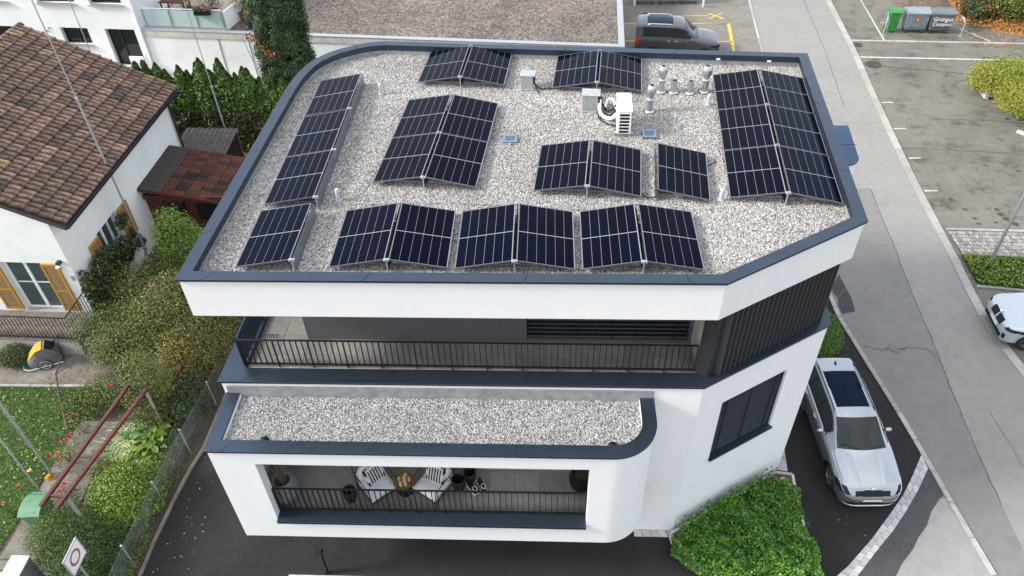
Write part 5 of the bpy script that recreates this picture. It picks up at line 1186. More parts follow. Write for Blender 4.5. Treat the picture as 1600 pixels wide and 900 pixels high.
def shutter(par, P, x0, x1, z0, z1):
    """louvred shutter lying open against the wall; P(s, out, z)"""
    def bx(mb, a0,a1,b0,b1,o0,o1):
        q = [P(a0,o0,b0),P(a1,o0,b0),P(a1,o0,b1),P(a0,o0,b1),P(a0,o1,b0),P(a1,o1,b0),P(a1,o1,b1),P(a0,o1,b1)]
        mb.add(q, [(3,2,1,0),(4,5,6,7),(0,1,5,4),(1,2,6,5),(2,3,7,6),(3,0,4,7)])
    f = MB(); t_ = .075; zm = z0+(z1-z0)*.42
    bx(f,x0,x0+t_,z0,z1,.03,.075); bx(f,x1-t_,x1,z0,z1,.03,.075)
    for z in (z0, zm, z1-t_): bx(f,x0+t_,x1-t_,z,z+t_,.031,.073)
    sh = f.build('shutter', 'yellow_frame', par)
    for a, b_ in ((z0+t_, zm), (zm+t_, z1-t_)):
        n = int((b_-a)/.075)
        for k in range(n):
            z = a+(k+.5)*(b_-a)/n; m_ = MB(); q = [P(x0+t_,.04,z+.02),P(x1-t_,.04,z+.02),P(x1-t_,.066,z-.028),P(x0+t_,.066,z-.028),P(x0+t_,.046,z+.026),P(x1-t_,.046,z+.026),P(x1-t_,.072,z-.022),P(x0+t_,.072,z-.022)]
            m_.add(q, [(0,1,2,3),(7,6,5,4),(0,4,5,1),(1,5,6,2),(2,6,7,3),(3,7,4,0)]); m_.build('slat', 'ochre_slat', sh)
FP = lambda s, o, z: (s, -o, z); SP = lambda s, o, z: (o, s, z)
shutter(house, FP, -.97, -.40, .80, 2.90); shutter(house, FP, -3.08, -2.46, .80, 2.90)
shutter(house, SP, 3.22, 3.92, 1.30, 2.68); shutter(house, SP, 1.13, 1.74, 1.30, 2.68)
MB().box(-.32,-.20,-.16,0,2.95,3.06).build('lamp_bracket', 'dark_metal', house); MB().lathe([(.02,0),(.09,.03),(.10,.14),(.03,.18)], n=12).build('wall_lantern', 'aluminium', house).location = (-.26,-.16,2.78)
MB().box(-.14,-.06,-.05,0,2.2,2.4).build('meter_box', 'galvanised', house)
# terrace with railing
ter = MB().box(-9.5,.06,-1.36,-.002,0,.62); ter.build('terrace_base', 'concrete', house)
tb = MB().box(0,.60,0,.66,0,.05).mesh('paving_slab')
for i in range(9):
    for j in range(2): piece('paving_slab', tb, 'path_concrete', house, (-5.43+i*.612, -1.37+j*.68, .63))
def simple_rail(par, pts, z0, h, spacing, mat='rail_metal'):
    r = MB()
    for a, b_ in zip(pts[:-1], pts[1:]): r.bar((*a,z0+h),(*b_,z0+h), .04, .022); r.bar((*a,z0+.10),(*b_,z0+.10), .025, .02)
    rl = r.build('railing', mat, par); me = MB().box(-.008,.008,-.008,.008,.0,h-.02).mesh('baluster')
    for a, b_ in zip(pts[:-1], pts[1:]):
        a, b_ = Vector(a), Vector(b_); n = max(1, int((b_-a).length/spacing))
        for k in range(n+1): p = a.lerp(b_, k/n); piece('baluster', me, mat, rl, (p.x, p.y, z0))
simple_rail(house, [(-6.2,-1.32),(.02,-1.32),(.02,-.05)], .68, 1.02, .125)
MB().box(.08,.62,-1.2,-.2,0,.42).build('terrace_step', 'concrete_light', house)
# ---- red garden shed
shed = thing('garden_shed', 'dark red wooden shed with mossy tiled lean-to roof beside the white house', 'shed', tuple(HW(1.7, 6.4)), HRZ)
def sp(x, y, z): return (x-1.7, y-6.4, z)
sb = MB(); X0, X1, Y0, Y1 = .02, 3.25, 5.10, 7.85
for a, b_, hs in (((X0+.0,Y0),(X1,Y0),[(.52,1.62,.06,1.86),(1.90,2.9,.9,1.72)]),((X1,Y0),(X1,Y1),()),((X1,Y1),(X0,Y1),())): wall_mesh(sb, (a[0]-1.7,a[1]-6.4), (b_[0]-1.7,b_[1]-6.4), 0, 1.93, .08, hs)
sb.build('wall', 'red_wood', shed)
MB().box(.54-1.7,1.62-1.7,Y0-6.4+.03,Y0-6.4+.05,.08,1.86).build('door_glass', 'dark_glass', shed)
d = MB()
for x in (.54,1.56): d.box(x-1.7,x+.09-1.7,Y0-6.4-.02,Y0-6.4+.04,.06,1.86)
d.box(.63-1.7,1.56-1.7,Y0-6.4-.019,Y0-6.4+.039,1.77,1.855); d.build('door_frame', 'red_beam', shed)
MB().box(.60-1.7,.63-1.7,Y0-6.4-.06,Y0-6.4-.02,.95,1.10).build('door_handle', 'bright_steel', shed)
MB().box(1.92-1.7,2.9-1.7,Y0-6.4+.03,Y0-6.4+.05,.9,1.72).build('window', 'dark_glass', shed)
MB().box(X0-1.7,X1+.1-1.7,4.98-6.4,5.08-6.4,1.93,2.10).build('lintel_beam', 'red_wood', shed)
SZ0, SZ1 = 2.46, 1.86; srf = MB().add([sp(.0,4.88,SZ0),sp(3.45,4.88,SZ1),sp(3.45,7.95,SZ1),sp(.0,7.95,SZ0),sp(.0,4.88,SZ0-.09),sp(3.45,4.88,SZ1-.09),sp(3.45,7.95,SZ1-.09),sp(.0,7.95,SZ0-.09)], [(0,1,2,3),(7,6,5,4),(0,4,5,1),(1,5,6,2),(2,6,7,3),(3,7,4,0)]).build('roof', 'dark_slate', shed)
MB().bar(sp(.0,4.86,SZ0-.03), sp(3.45,4.86,SZ1-.03), .03, .12).build('verge_board', 'red_wood', shed)
sang = math.atan2(SZ0-SZ1, 3.45); ncs, nts = 8, 12; cl_, tw2 = 3.45/ncs, 3.07/nts
stm = MB().add([(0,.004,0),(0,tw2-.006,0),(-cl_*1.1,tw2-.006,.0),(-cl_*1.1,.004,0),(0,.004,.03),(0,tw2*.5,.036),(0,tw2-.006,.03),(-cl_*1.1,tw2-.006,.012),(-cl_*1.1,tw2*.5,.016),(-cl_*1.1,.004,.012)], [(4,5,8,9),(5,6,7,8),(0,1,6,5,4),(0,4,9,3),(1,2,7,6)]).mesh('roof_tile')
stm2 = stm.copy(); stm2.name = 'roof_tile_dark'; stm2.materials.append(M['dark_slate']); stm.materials.append(M['shed_tile'])
for c in range(ncs):
    for k in range(nts):
        x = 3.45-c*cl_; q = sp(x, 4.88+k*tw2, SZ1+(3.45-x)*(SZ0-SZ1)/3.45+.004+random.uniform(0,.01))
        piece('roof_tile', stm2 if c >= 6 else stm, 'shed_tile', srf, q, rot=(random.uniform(-.02,.02), sang+.03, random.uniform(-.02,.02)))
# ---- little shelter with corrugated roof behind the house
shl = thing('garden_shelter', 'low shelter with grey corrugated roof between the white house and the hedge', 'shelter', tuple(HW(.9, 9.1)), HRZ)
cg = MB(); n = 40
xs_ = np.linspace(-1.15, 1.15, n); cg.add([(x, y, 1.85+.12*(y+.7)+.035*math.sin(x*2*math.pi/.21)) for y in (-.75,.95) for x in xs_]+[(x, y, 1.83+.12*(y+.7)+.035*math.sin(x*2*math.pi/.21)) for y in (-.75,.95) for x in xs_], [(k,k+1,n+k+1,n+k) for k in range(n-1)]+[(2*n+k+1,2*n+k,3*n+k,3*n+k+1) for k in range(n-1)]+[(k+1,k,2*n+k,2*n+k+1) for k in range(n-1)]+[(n+k,n+k+1,3*n+k+1,3*n+k) for k in range(n-1)])
cg.build('roof', 'corrugated_cement', shl)
for x in (-1.05,1.05):
    for y in (-.65,.85): MB().box(x-.04,x+.04,y-.04,y+.04,0,1.8+.12*(y+.7)).build('post', 'red_wood', shl)
MB().box(-1.1,1.1,.83,.88,0,1.9).build('back_panel', 'bark', shl)

# ================================================================== profile poles (building-permit poles)
def profile_pole(label, x, y, h, thick_h, brace=True, lean=(0,0), r=.038):
    t = thing('profile_pole', label, 'pole', (x, y, 0))
    MB().tube([(0,0,0),(lean[0]*thick_h,lean[1]*thick_h,thick_h)], r, 8).build('lower_tube', 'galvanised', t, smooth=True)
    if h > thick_h: MB().tube([(lean[0]*(thick_h-.1),lean[1]*(thick_h-.1),thick_h-.1),(lean[0]*h,lean[1]*h,h)], r*.55, 8).build('upper_tube', 'galvanised', t, smooth=True)
    MB().lathe([(r*1.5,thick_h-.05),(r*1.5,thick_h+.03)], n=10).build('clamp', 'bright_steel', t).location = (lean[0]*thick_h, lean[1]*thick_h, 0)
    if brace:
        for a in (.3, 2.4, 4.5): MB().tube([(0,0,1.05),(.62*math.cos(a),.62*math.sin(a),.0)], .016, 6).build('brace', 'galvanised', t)
        MB().lathe([(r*1.7,1.0),(r*1.7,1.1)], n=10).build('collar', 'bright_steel', t)
profile_pole('tall galvanised profile pole standing in front of the tiled house wall', -14.95, 22.0, 13.0, 7.2, True, (-.012,0))
profile_pole('tall galvanised profile pole standing by the hedge near the roof curve', -14.1, 29.6, 9.5, 3.6, True, (-.012,0))
profile_pole('galvanised profile pole rising behind the tiled house roof', -19.6, 30.9, 9.0, 3.5, True)
profile_pole('grey profile pole with clamps rising beside the green wheelie bin', -13.96, 11.7, 5.0, 3.6, False, (0,0), .026)
t_ = profile_pole('thick grey pole with clamps and yellow foot on the lawn edge', -14.45, 12.75, 5.0, 4.0, False, (0,0), .032)
profile_pole('thin bare pole standing on the lawn', -15.5, 13.6, 4.5, 4.4, False, (0,0), .016)
t = thing('pole_foot', 'yellow plastic foot at the base of the thick grey pole', 'pole foot', (-14.42, 12.60, 0)); MB().lathe([(.10,0),(.08,.10),(.05,.16)], n=12).build('cone', 'yellow_frame', t); MB().box(-.16,.16,-.05,.05,0,.03).build('plate', 'yellow_frame', t)
t = thing('marker_stick', 'thin leaning stick in front of the dark cypress', 'stick', (-11.75, 30.6, 0)); MB().tube([(0,0,0),(-.3,-.2,2.5),(-.9,-.1,5.4)], .02, 6).build('stick', 'galvanised', t)

# ================================================================== garden ground
LAWN = [(-30,16.0),(-16.7,16.05),(-15.0,16.05),(-14.62,15.15),(-14.45,13.9),(-14.62,12.6),(-14.66,11.3),(-14.72,10.2),(-15.0,9.6),(-15.5,8.5),(-30,8.5)]
struct('lawn', flat(LAWN, .0), 'lawn_soil', 'lush green lawn in the neighbouring garden')
struct('garden_path', flat([(-14.42,14.7),(-14.55,13.7),(-14.55,12.1),(-14.57,10.6),(-14.62,9.75),(-13.10,9.72),(-13.15,11.7),(-13.25,13.2),(-13.2,14.7)], .004), 'path_concrete', 'weathered concrete garden path under the red rails')
struct('path_joint', MB().box(-14.5,-13.2,13.32,13.36,.0,.008).box(-14.56,-13.2,10.02,10.06,.0,.008), 'soil')
struct('gravel_path', flat([(-30,18.0),(-15.4,17.6),(-13.6,16.8),(-13.2,15.6),(-14.0,15.4),(-14.9,16.12),(-16.7,16.12),(-30,16.1)], .004), 'path_concrete', 'bare gravel path between the house terrace and the lawn')
kerb('lawn_edging', [(-20,16.08),(-16.7,16.08),(-14.6,16.1)], .08, 1.1, .06, 'thin concrete edging between path and lawn')
struct('box_slab', flat([(-14.9,9.70),(-12.1,9.70),(-12.3,8.2),(-14.9,8.2)], .006), 'concrete', 'concrete slab carrying the putty-coloured cabinet')
fk = struct('garden_kerb', ribbon([(-10.20,16.2),(-10.2,15.2),(-10.22,13.7),(-10.36,13.0),(-10.48,11.9),(-10.55,10.6),(-10.55,9.0)], .09, .0), 'path_concrete', 'low concrete kerb between garden fence and driveway')
kp = [(-10.20,16.2),(-10.2,15.2),(-10.22,13.7),(-10.36,13.0),(-10.48,11.9),(-10.55,10.6),(-10.55,9.0)]
for a, b_ in zip(kp[:-1], kp[1:]): MB().bar((*a,.05),(*b_,.05), .07, .09).build('kerb_section', 'path_concrete', fk)
P = rand_in(LAWN[:3]+LAWN[3:], 70000); P = P[(P[:,0] > -19.5)]
blades('lawn_grass', np.c_[P, np.zeros(len(P))], .085, 'grass_blade', .022, .8, None, 'short grass of the neighbouring lawn')
P = rand_in(LAWN, 7000); P = P[(P[:,0] > -19.5)]
leaves('lawn_clover', np.c_[P, .03+.06*rng.random(len(P))], .06, 'bright_leaf', None, np.array([0,0,1.]), .5, .8, stuff=True, label='broad-leaved clover mixed into the lawn')
# fallen leaves
def scatter_fallen(name, poly, n, label, size=.06, mat='leaf_fall', z=.012):
    P = rand_in(poly, n); leaves(name, np.c_[P, np.full(n, z)+rng.random(n)*.02], size, mat, None, np.array([0,0,1.]), .25, .75, .2, .5, True, label)
scatter_fallen('fallen_leaves', [(-10.4,9.0),(-10.1,15),(-9.2,14),(-9.3,9)], 40, 'scattered pale leaves on the driveway edge', .035, 'leaf_pale')
scatter_fallen('fallen_leaves', [(-14.6,9.7),(-14.4,14.6),(-13.2,14.6),(-13.1,9.7)], 90, 'scattered dead leaves on the garden path', .05)
scatter_fallen('fallen_leaves', [(-7.5,8.3),(6,8.0),(6.4,9.6),(-7.5,9.5)], 30, 'a few pale leaves on the front driveway', .04, 'leaf_pale')
scatter_fallen('fallen_leaves', [(7.3,9.6),(10.6,13.2),(10.0,17),(7.6,17)], 26, 'a few pale leaves on the driveway round the silver car', .035, 'leaf_pale')
scatter_fallen('fallen_leaves', [(-17,16.2),(-14.2,15.6),(-14.2,17.4),(-17,17.6)], 120, 'dead leaves on the gravel path', .06)
# ---- chain-link fence
fc = athing('chain_link_fence', 'wire mesh fence on galvanised posts along the driveway kerb', 'fence', (-10.66, 12.0, 0))
FPTS = [(-10.80,8.6),(-10.76,9.9),(-10.70,11.8),(-10.57,13.57),(-10.38,15.4),(-10.42,17.2)]
for x, y in FPTS: MB().tube([(x,y,0),(x,y,1.12)], .024, 8).lathe([(.03,1.12),(.026,1.14),(0,1.15)], (x,y,0), 8).build('fence_post', 'galvanised', fc, smooth=True)
wm = MB()
for (x0,y0),(x1,y1) in zip(FPTS[:-1], FPTS[1:]):
    L = math.hypot(x1-x0,y1-y0); H = 1.05; st_ = .085
    def fpnt(s, z): f = s/L; return (x0+(x1-x0)*f, y0+(y1-y0)*f, z)
    s = -H
    while s < L:
        for sg in (1, -1):
            a, b_ = (s, s+H); za, zb = (0.02, H+.02) if sg > 0 else (H+.02, .02)
            if a < 0: za = za+(zb-za)*(0-a)/(b_-a); a = 0
            if b_ > L: zb = za+(zb-za)*(L-a)/(b_-a) if b_ > a else zb; b_ = L
            if b_-a > .02: wm.bar(fpnt(a,za), fpnt(b_,zb), .0034)
        s += st_
    for z in (.05,.55,1.05): wm.bar(fpnt(0,z), fpnt(L,z), .004)
wmo = wm.build('wire_mesh', 'plate_zinc', fc); wmo['kind'] = 'stuff'
# ---- rose pergola
pg = athing('rose_pergola', 'two parallel dark red steel rails carried on grey posts over the garden path', 'pergola', (-12.5, 12.5, 0))
PZ = 2.0
for a, b_ in (((-12.76,10.45),(-12.08,14.75)),((-12.32,10.40),(-11.53,14.40))): MB().bar((*a,PZ),(*b_,PZ), .09, .10).build('rail', 'red_beam', pg, bevel=.006)
for y in (10.78,):
    f = (y-10.45)/4.45; x = -12.76+.70*f; MB().bar((x+.03,y,PZ-.02),(x+.52,y-.04,PZ-.02), .07, .08).build('cross_bar', 'red_beam', pg)
for x, y in ((-12.20,10.72),(-11.56,14.3),(-12.10,14.65)): MB().box(x-.035,x+.035,y-.03,y+.03,0,PZ-.06).build('post', 'galvanised', pg)
# ---- green bin, cabinet, sign, bollard
def wheelie(label, x, y, rz, body, lidm, h=1.0, w=.56, d=.62, handle=True):
    t = thing('wheelie_bin', label, 'bin', (x, y, .0), rz)
    b_ = MB(); vs = []
    for z, k in ((.08,.80),(.35,.86),(h-.10,1.0)): vs += [(sx*w/2*k, sy*d/2*k, z) for sx, sy in ((-1,-1),(1,-1),(1,1),(-1,1))]
    b_.add(vs, [(3,2,1,0)]+[(i*4+k, i*4+(k+1)%4, i*4+4+(k+1)%4, i*4+4+k) for i in range(2) for k in range(4)]+[(8,9,10,11)]); b_.build('body', body, t, bevel=.02)
    MB().box(-w/2-.02,w/2+.02,-d/2-.02,d/2+.02,h-.14,h-.08).build('rim', body, t, bevel=.01)
    l = MB(); n = 7; vs = []
    for k in range(n): v = -1+2*k/(n-1); vs += [(-w/2-.03, v*(d/2+.04), h-.07+.11*(1-v*v)**.7), (w/2+.03, v*(d/2+.04), h-.07+.11*(1-v*v)**.7)]
    o = len(vs); vs += [(a, b2, h-.079) for a, b2, c in vs]
    l.add(vs, [(2*k,2*k+1,2*k+3,2*k+2) for k in range(n-1)]+[(o+2*k,2*k,2*k+2,o+2*k+2) for k in range(n-1)]+[(2*k+1,o+2*k+1,o+2*k+3,2*k+3) for k in range(n-1)]+[(1,0,o,o+1),(2*n-2,2*n-1,o+2*n-1,o+2*n-2)]); l.build('lid', lidm, t, bevel=.008)
    MB().tube([(-w*.38,d/2+.05,h-.06),(w*.38,d/2+.05,h-.06)], .02, 8).build('handle', lidm, t)
    for s in (-1,1): MB().lathe([(.10,-.03),(.10,.03)], n=14).build('wheel', 'rubber', t).matrix_local = Matrix.Translation((s*w*.42,d*.40,.10))@Matrix.Rotation(R(90),4,'Y')
    return t
wheelie('faded green wheelie bin standing at the end of the red rails', -13.72, 11.10, R(4), 'bin_green_pale', 'bin_green_pale', 1.06, .52, .66)
t = thing('service_cabinet', 'putty-coloured metal cabinet with shade painted on its sides at the lower left corner', 'cabinet', (-13.32, 9.36, .006), 0)
MB().box(-.22,.22,-.26,.26,0,.96).build('body', 'cabinet_shade', t); MB().box(-.235,.235,-.275,.275,.96,1.0).build('lid', 'box_putty', t, bevel=.006); MB().box(-.215,.215,-.266,-.261,.05,.94).build('door', 'box_putty', t); MB().box(.10,.14,-.275,-.266,.45,.55).build('lock', 'dark_metal', t)  # cabinet body coloured darker than lid and door to stand for shade
sg = thing('traffic_sign', 'white square no-vehicles sign with faded red ring on a post', 'traffic sign', (-11.30, 9.10, 0))
p1, p2 = Vector((-.02+.0,-.02,0)), None
sgn_c = Vector((-11.33,9.12,2.02)); hd = (Vector((-11.62,9.09,0))-Vector((-11.62,9.67,0))).normalized()      # along the sign, towards the viewer
def sgn(u, v, o=0.): n_ = Vector((-hd.y, hd.x, 0)); n_ = n_ if n_.x > 0 else -n_; q = Vector((.05,.0,1.99))+hd*u+Vector((0,0,v))+n_*o; return q
def disc(r0, r1, o, n=36):
    mb = MB(); vs = [sgn(r1*math.cos(2*math.pi*k/n), r1*math.sin(2*math.pi*k/n), o) for k in range(n)]
    if r0: vs += [sgn(r0*math.cos(2*math.pi*k/n), r0*math.sin(2*math.pi*k/n), o) for k in range(n)]; mb.add(vs, [(k,(k+1)%n,n+(k+1)%n,n+k) for k in range(n)])
    else: mb.add(vs, [tuple(range(n))])
    return mb
pl = MB(); hs = .33; q = [sgn(a, b_, o) for o in (.012,-.012) for a, b_ in ((-hs,-hs),(hs,-hs),(hs,hs),(-hs,hs))]; pl.add(q, [(0,1,2,3),(7,6,5,4),(0,4,5,1),(1,5,6,2),(2,6,7,3),(3,7,4,0)]); pl.build('plate', 'sign_white', sg)
q = MB()
for a, b_ in (((-hs,-hs),(hs,-hs)),((hs,-hs),(hs,hs)),((hs,hs),(-hs,hs)),((-hs,hs),(-hs,-hs))): q.bar(sgn(*a), sgn(*b_), .03, .03)
q.build('rim', 'galvanised', sg)
disc(.145,.21,.0135).build('red_ring', 'sign_red', sg)
MB().tube([(0,0,0),(0,0,1.95)], .03, 10).build('post', 'galvanised', sg, smooth=True)
for z in (1.75,1.9): MB().obox((-.01,0,z), (.09,.09,.03)).build('bracket', 'galvanised', sg)
bo = thing('bollard_light', 'slim black lamp post with square head in front of the building', 'lamp post', (-5.66, 9.87, 0))
MB().box(-.05,.05,-.05,.05,0,1.0).build('post', 'black_plastic', bo, bevel=.008); MB().box(-.095,.095,-.075,.075,1.0,1.12).build('head', 'black_plastic', bo, bevel=.012); MB().box(-.06,.06,-.045,.045,1.1201,1.126).build('top_plate', 'dark_metal', bo); MB().box(-.08,.08,-.08,.08,0,.02).build('base_plate', 'dark_metal', bo)
struct('entrance_slab', MB().box(-6.63,-4.42,8.7,9.79,-.02,.03), 'concrete_light', 'pale concrete slab edge at the foot of the black lamp post')
# ---- bicycle trailer
tr = thing('bike_trailer', 'grey and yellow child bicycle trailer parked under the terrace', 'bike trailer', (-16.72, 17.15, .0), R(24)); tr.scale = (.86,.86,.86)
bm_ = MB(); secs = [(-.62,.14,.20,.34),(-.50,.30,.16,.50),(-.15,.36,.16,.82),(.20,.36,.16,.92),(.48,.34,.18,.72),(.60,.28,.24,.48)]; vs = []
for x, w_, z0, z1 in secs: vs += [(x,-w_,z0),(x,w_,z0),(x,w_*1.02,z0+(z1-z0)*.5),(x,w_*.72,z1),(x,-w_*.72,z1),(x,-w_*1.02,z0+(z1-z0)*.5)]
bm_.add(vs, [(i*6+k, i*6+(k+1)%6, i*6+6+(k+1)%6, i*6+6+k) for i in range(len(secs)-1) for k in range(6)]+[(5,4,3,2,1,0), tuple(30+k for k in range(6))]); bm_.build('body', 'trailer_grey', tr, smooth=True)
cv = MB(); n = 5
for i, (x, w_, z1) in enumerate(((-.60,.12,.37),(-.48,.23,.53),(-.14,.28,.85),(.10,.28,.91))): cv.add([], []) 
cvv = [(x, s*w_, z+.012) for x, w_, z in ((-.60,.11,.36),(-.48,.22,.52),(-.14,.265,.845),(.10,.265,.91)) for s in (-1,1)]
MB().add(cvv+[(x,y,z-.02) for x,y,z in cvv], [(0,2,3,1),(2,4,5,3),(4,6,7,5),(8,0,1,9),(6,14,15,7)]).build('rain_cover', 'trailer_yellow', tr)
MB().add([(-.42,-.315,.24),(-.02,-.372,.24),(-.05,-.335,.62),(-.30,-.31,.52)], [(0,1,2,3)]).build('side_window', 'dark_glass', tr)
MB().add([(.22,-.26,.925),(.50,-.24,.72),(.50,.24,.72),(.22,.26,.925)], [(0,1,2,3)]).build('rear_cover', 'black_plastic', tr)
MB().tube([(-.62,-.36,.14),(-.78,-.25,.16),(-.82,0,.17),(-.78,.25,.16),(-.62,.36,.14)], .022, 8).build('bumper', 'aluminium', tr, smooth=True)
MB().tube([(-.6,-.40,.16),(.62,-.40,.16)], .02, 8).build('side_rail', 'aluminium', tr); MB().tube([(.42,-.26,.75),(.74,-.26,.98),(.74,.26,.98),(.42,.26,.75)], .016, 8).build('push_bar', 'rail_metal', tr)
for s in (-1,1):
    w_ = MB().tube([(.24*math.cos(a), 0, .24*math.sin(a)) for a in np.linspace(0,6.283,29)], .02, 6, False).build('wheel', 'rubber', tr, smooth=True); w_.location = (.02, s*.43, .26)
    MB().tube([(.205*math.cos(a), 0, .205*math.sin(a)) for a in np.linspace(0,6.283,29)], .010, 5, False).build('rim', 'aluminium', w_); sk = MB()
    for k in range(12): a = k*math.pi/6; sk.bar((0,.02*(-1)**k,0),(.2*math.cos(a),0,.2*math.sin(a)), .004)
    sk.lathe([(.02,-.03),(.02,.03)], n=8); sk.build('spokes', 'aluminium', w_)
# ================================================================== vegetation
def stems(root, n, spread, h, r=.02, mat='bark', name='stem'):
    mb = MB()
    for k in range(n):
        a = random.random()*6.28; d = random.random()*spread; b_ = a+random.uniform(-.5,.5)
        mb.tube([(d*.25*math.cos(a), d*.25*math.sin(a), 0), (d*.6*math.cos(b_), d*.6*math.sin(b_), h*.5), (d*math.cos(b_), d*math.sin(b_), h*random.uniform(.75,1.))], [r, r*.7, r*.25], 5)
    return mb.build(name, mat, root)
def shrub(label, x, y, rx, ry, h, n, size, mat, group=None, cat='shrub', lump=.3, name='shrub', mat2=None, shell=.45, aspect=.6, nst=8):
    t = thing(name, label, cat, (x, y, 0), 0, group); stems(t, nst, max(rx,ry)*.8, h*.8)
    n = int(n*(2.6 if group == G1 else 2.4)); size = size*(.78 if group == G1 else .68); P, d = blob(n, (0,0,h*.52), (rx, ry, h*.52), shell, 11, lump); P[:,2] = np.clip(P[:,2], .03, None)
    if mat2: k = int(n*.6); leaves('foliage', P[:k], size, mat, t, d[:k]*.7+np.array([0,0,.5]), .8, aspect); leaves('foliage_patch', P[k:], size*.95, mat2, t, d[k:]*.7+np.array([0,0,.5]), .8, aspect)
    else: leaves('foliage', P, size, mat, t, d*.7+np.array([0,0,.5]), .8, aspect)
    return t
G1 = 'overgrown shrubs in the neighbouring garden'
shrub('large brown and yellow autumn shrub in the middle of the overgrown border', -12.1, 18.3, 1.45, 1.4, 2.5, 9500, .085, 'autumn_leaf', G1, mat2='green_leaf', lump=.5)
shrub('olive green loose shrub hanging over the garden path end', -13.35, 16.9, 1.25, 1.0, 1.7, 6500, .075, 'olive_leaf', G1, mat2='green_leaf', lump=.5)
shrub('dark brownish shrub squeezed between border and building corner', -11.05, 17.0, .75, 1.0, 2.0, 5000, .08, 'olive_leaf', G1, mat2='autumn_leaf', lump=.45)
shrub('yellow-green young tree beside the red shed door', -13.0, 21.2, .75, .85, 2.9, 4200, .085, 'bright_leaf', G1, mat2='green_leaf', lump=.55)
shrub('mid green rose thicket at the corner of the house terrace', -14.3, 17.9, .95, .8, 1.5, 4200, .07, 'green_leaf', G1, mat2='olive_leaf', lump=.5)
shrub('brown-green shrub below the ivy on the house wall', -13.7, 19.6, 1.05, 1.0, 1.9, 5500, .08, 'green_leaf', G1, mat2='autumn_leaf', lump=.5)
shrub('dark green shrub against the left wall of the building', -11.2, 20.2, 1.0, 1.3, 2.4, 5500, .08, 'dark_leaf', G1, mat2='olive_leaf', lump=.45)
shrub('dark leafy climber growing up the fence below the shrubs', -10.85, 15.15, .40, .95, 1.25, 3200, .07, 'dark_leaf', G1, lump=.5)
shrub('low yellow-leaved shrub in front of the brown thicket', -11.35, 14.95, .42, .40, .8, 1700, .07, 'yellow_leaf', G1, lump=.4)
shrub('russet shrub behind the low yellow-leaved shrub', -11.35, 15.8, .75, .6, 1.35, 3600, .075, 'autumn_leaf', G1, lump=.45)
shrub('pale sparse shrub by the path edging', -13.6, 15.7, .85, .55, .8, 1900, .06, 'green_leaf', G1, lump=.6)
shrub('small dark green shrub on the gravel path beside the bicycle trailer', -17.75, 17.1, .50, .42, .62, 2300, .06, 'dark_leaf', G1, mat2='green_leaf', lump=.3)
shrub('round glossy bright green shrub inside the mesh fence', -11.68, 11.75, .86, 1.0, 1.0, 7500, .085, 'bright_leaf', G1, lump=.3, aspect=.5)
shrub('smaller green shrub right against the mesh fence', -11.05, 11.9, .38, .75, .80, 2600, .065, 'green_leaf', G1, lump=.4)
shrub('dark green juniper bush behind the traffic sign', -11.85, 9.95, .85, .85, 1.2, 8000, .075, 'thuja_leaf', G1, mat2='dark_leaf', lump=.45, aspect=.35)
shrub('feathery juniper bush beside the green wheelie bin', -12.65, 10.35, .75, .70, 1.3, 7000, .07, 'thuja_leaf', G1, mat2='green_leaf', lump=.5, aspect=.35)
shrub('brownish weeds under the mesh fence', -11.0, 12.9, .35, .55, .45, 1500, .05, 'olive_leaf', G1, lump=.5)
shrub('low weeds growing along the mesh fence foot', -10.95, 10.2, .30, .9, .5, 1500, .05, 'green_leaf', G1, lump=.6)
shrub('green weeds at the foot of the fence below the hosta', -10.9, 13.9, .30, .6, .6, 1500, .055, 'dark_leaf', G1, lump=.5)
shrub('shrubby weeds growing between path and lawn by the leaning branch', -14.55, 15.3, .75, .5, .5, 2400, .055, 'green_leaf', G1, lump=.6)
shrub('loose climber covering the far end of the red rails', -11.75, 14.75, .72, .62, 2.45, 4200, .075, 'olive_leaf', G1, mat2='green_leaf', lump=.6)
shrub('green undergrowth between rose thicket and brown shrubs', -12.95, 17.9, .9, .8, 1.8, 3800, .08, 'green_leaf', G1, mat2='bright_leaf', lump=.55)
shrub('yellowish shrub at the edge of the brown thicket by the fence', -11.6, 16.4, .6, .6, 1.8, 2600, .08, 'yellow_leaf', G1, mat2='olive_leaf', lump=.55)
# bare branch
t = thing('dead_branch', 'leaning bare grey branch lying across lawn and path edging', 'branch', (-15.0, 15.0, 0)); MB().tube([(.35,-.75,.06),(.05,-.2,.25),(-.25,.3,.45),(-.45,.85,.9),(-.40,1.4,1.15)], [.045,.045,.038,.028,.012], 7).build('limb', 'bark', t, smooth=True)
MB().tube([(-.25,.3,.45),(-.75,.75,.6),(-1.3,.95,.55)], [.022,.014,.005], 5).tube([(-.45,.85,.9),(.05,1.3,1.0),(.3,1.7,1.1)], [.018,.012,.004], 5).tube([(.05,-.2,.25),(.6,-.1,.3)], [.02,.006], 5).build('twigs', 'bark', t)
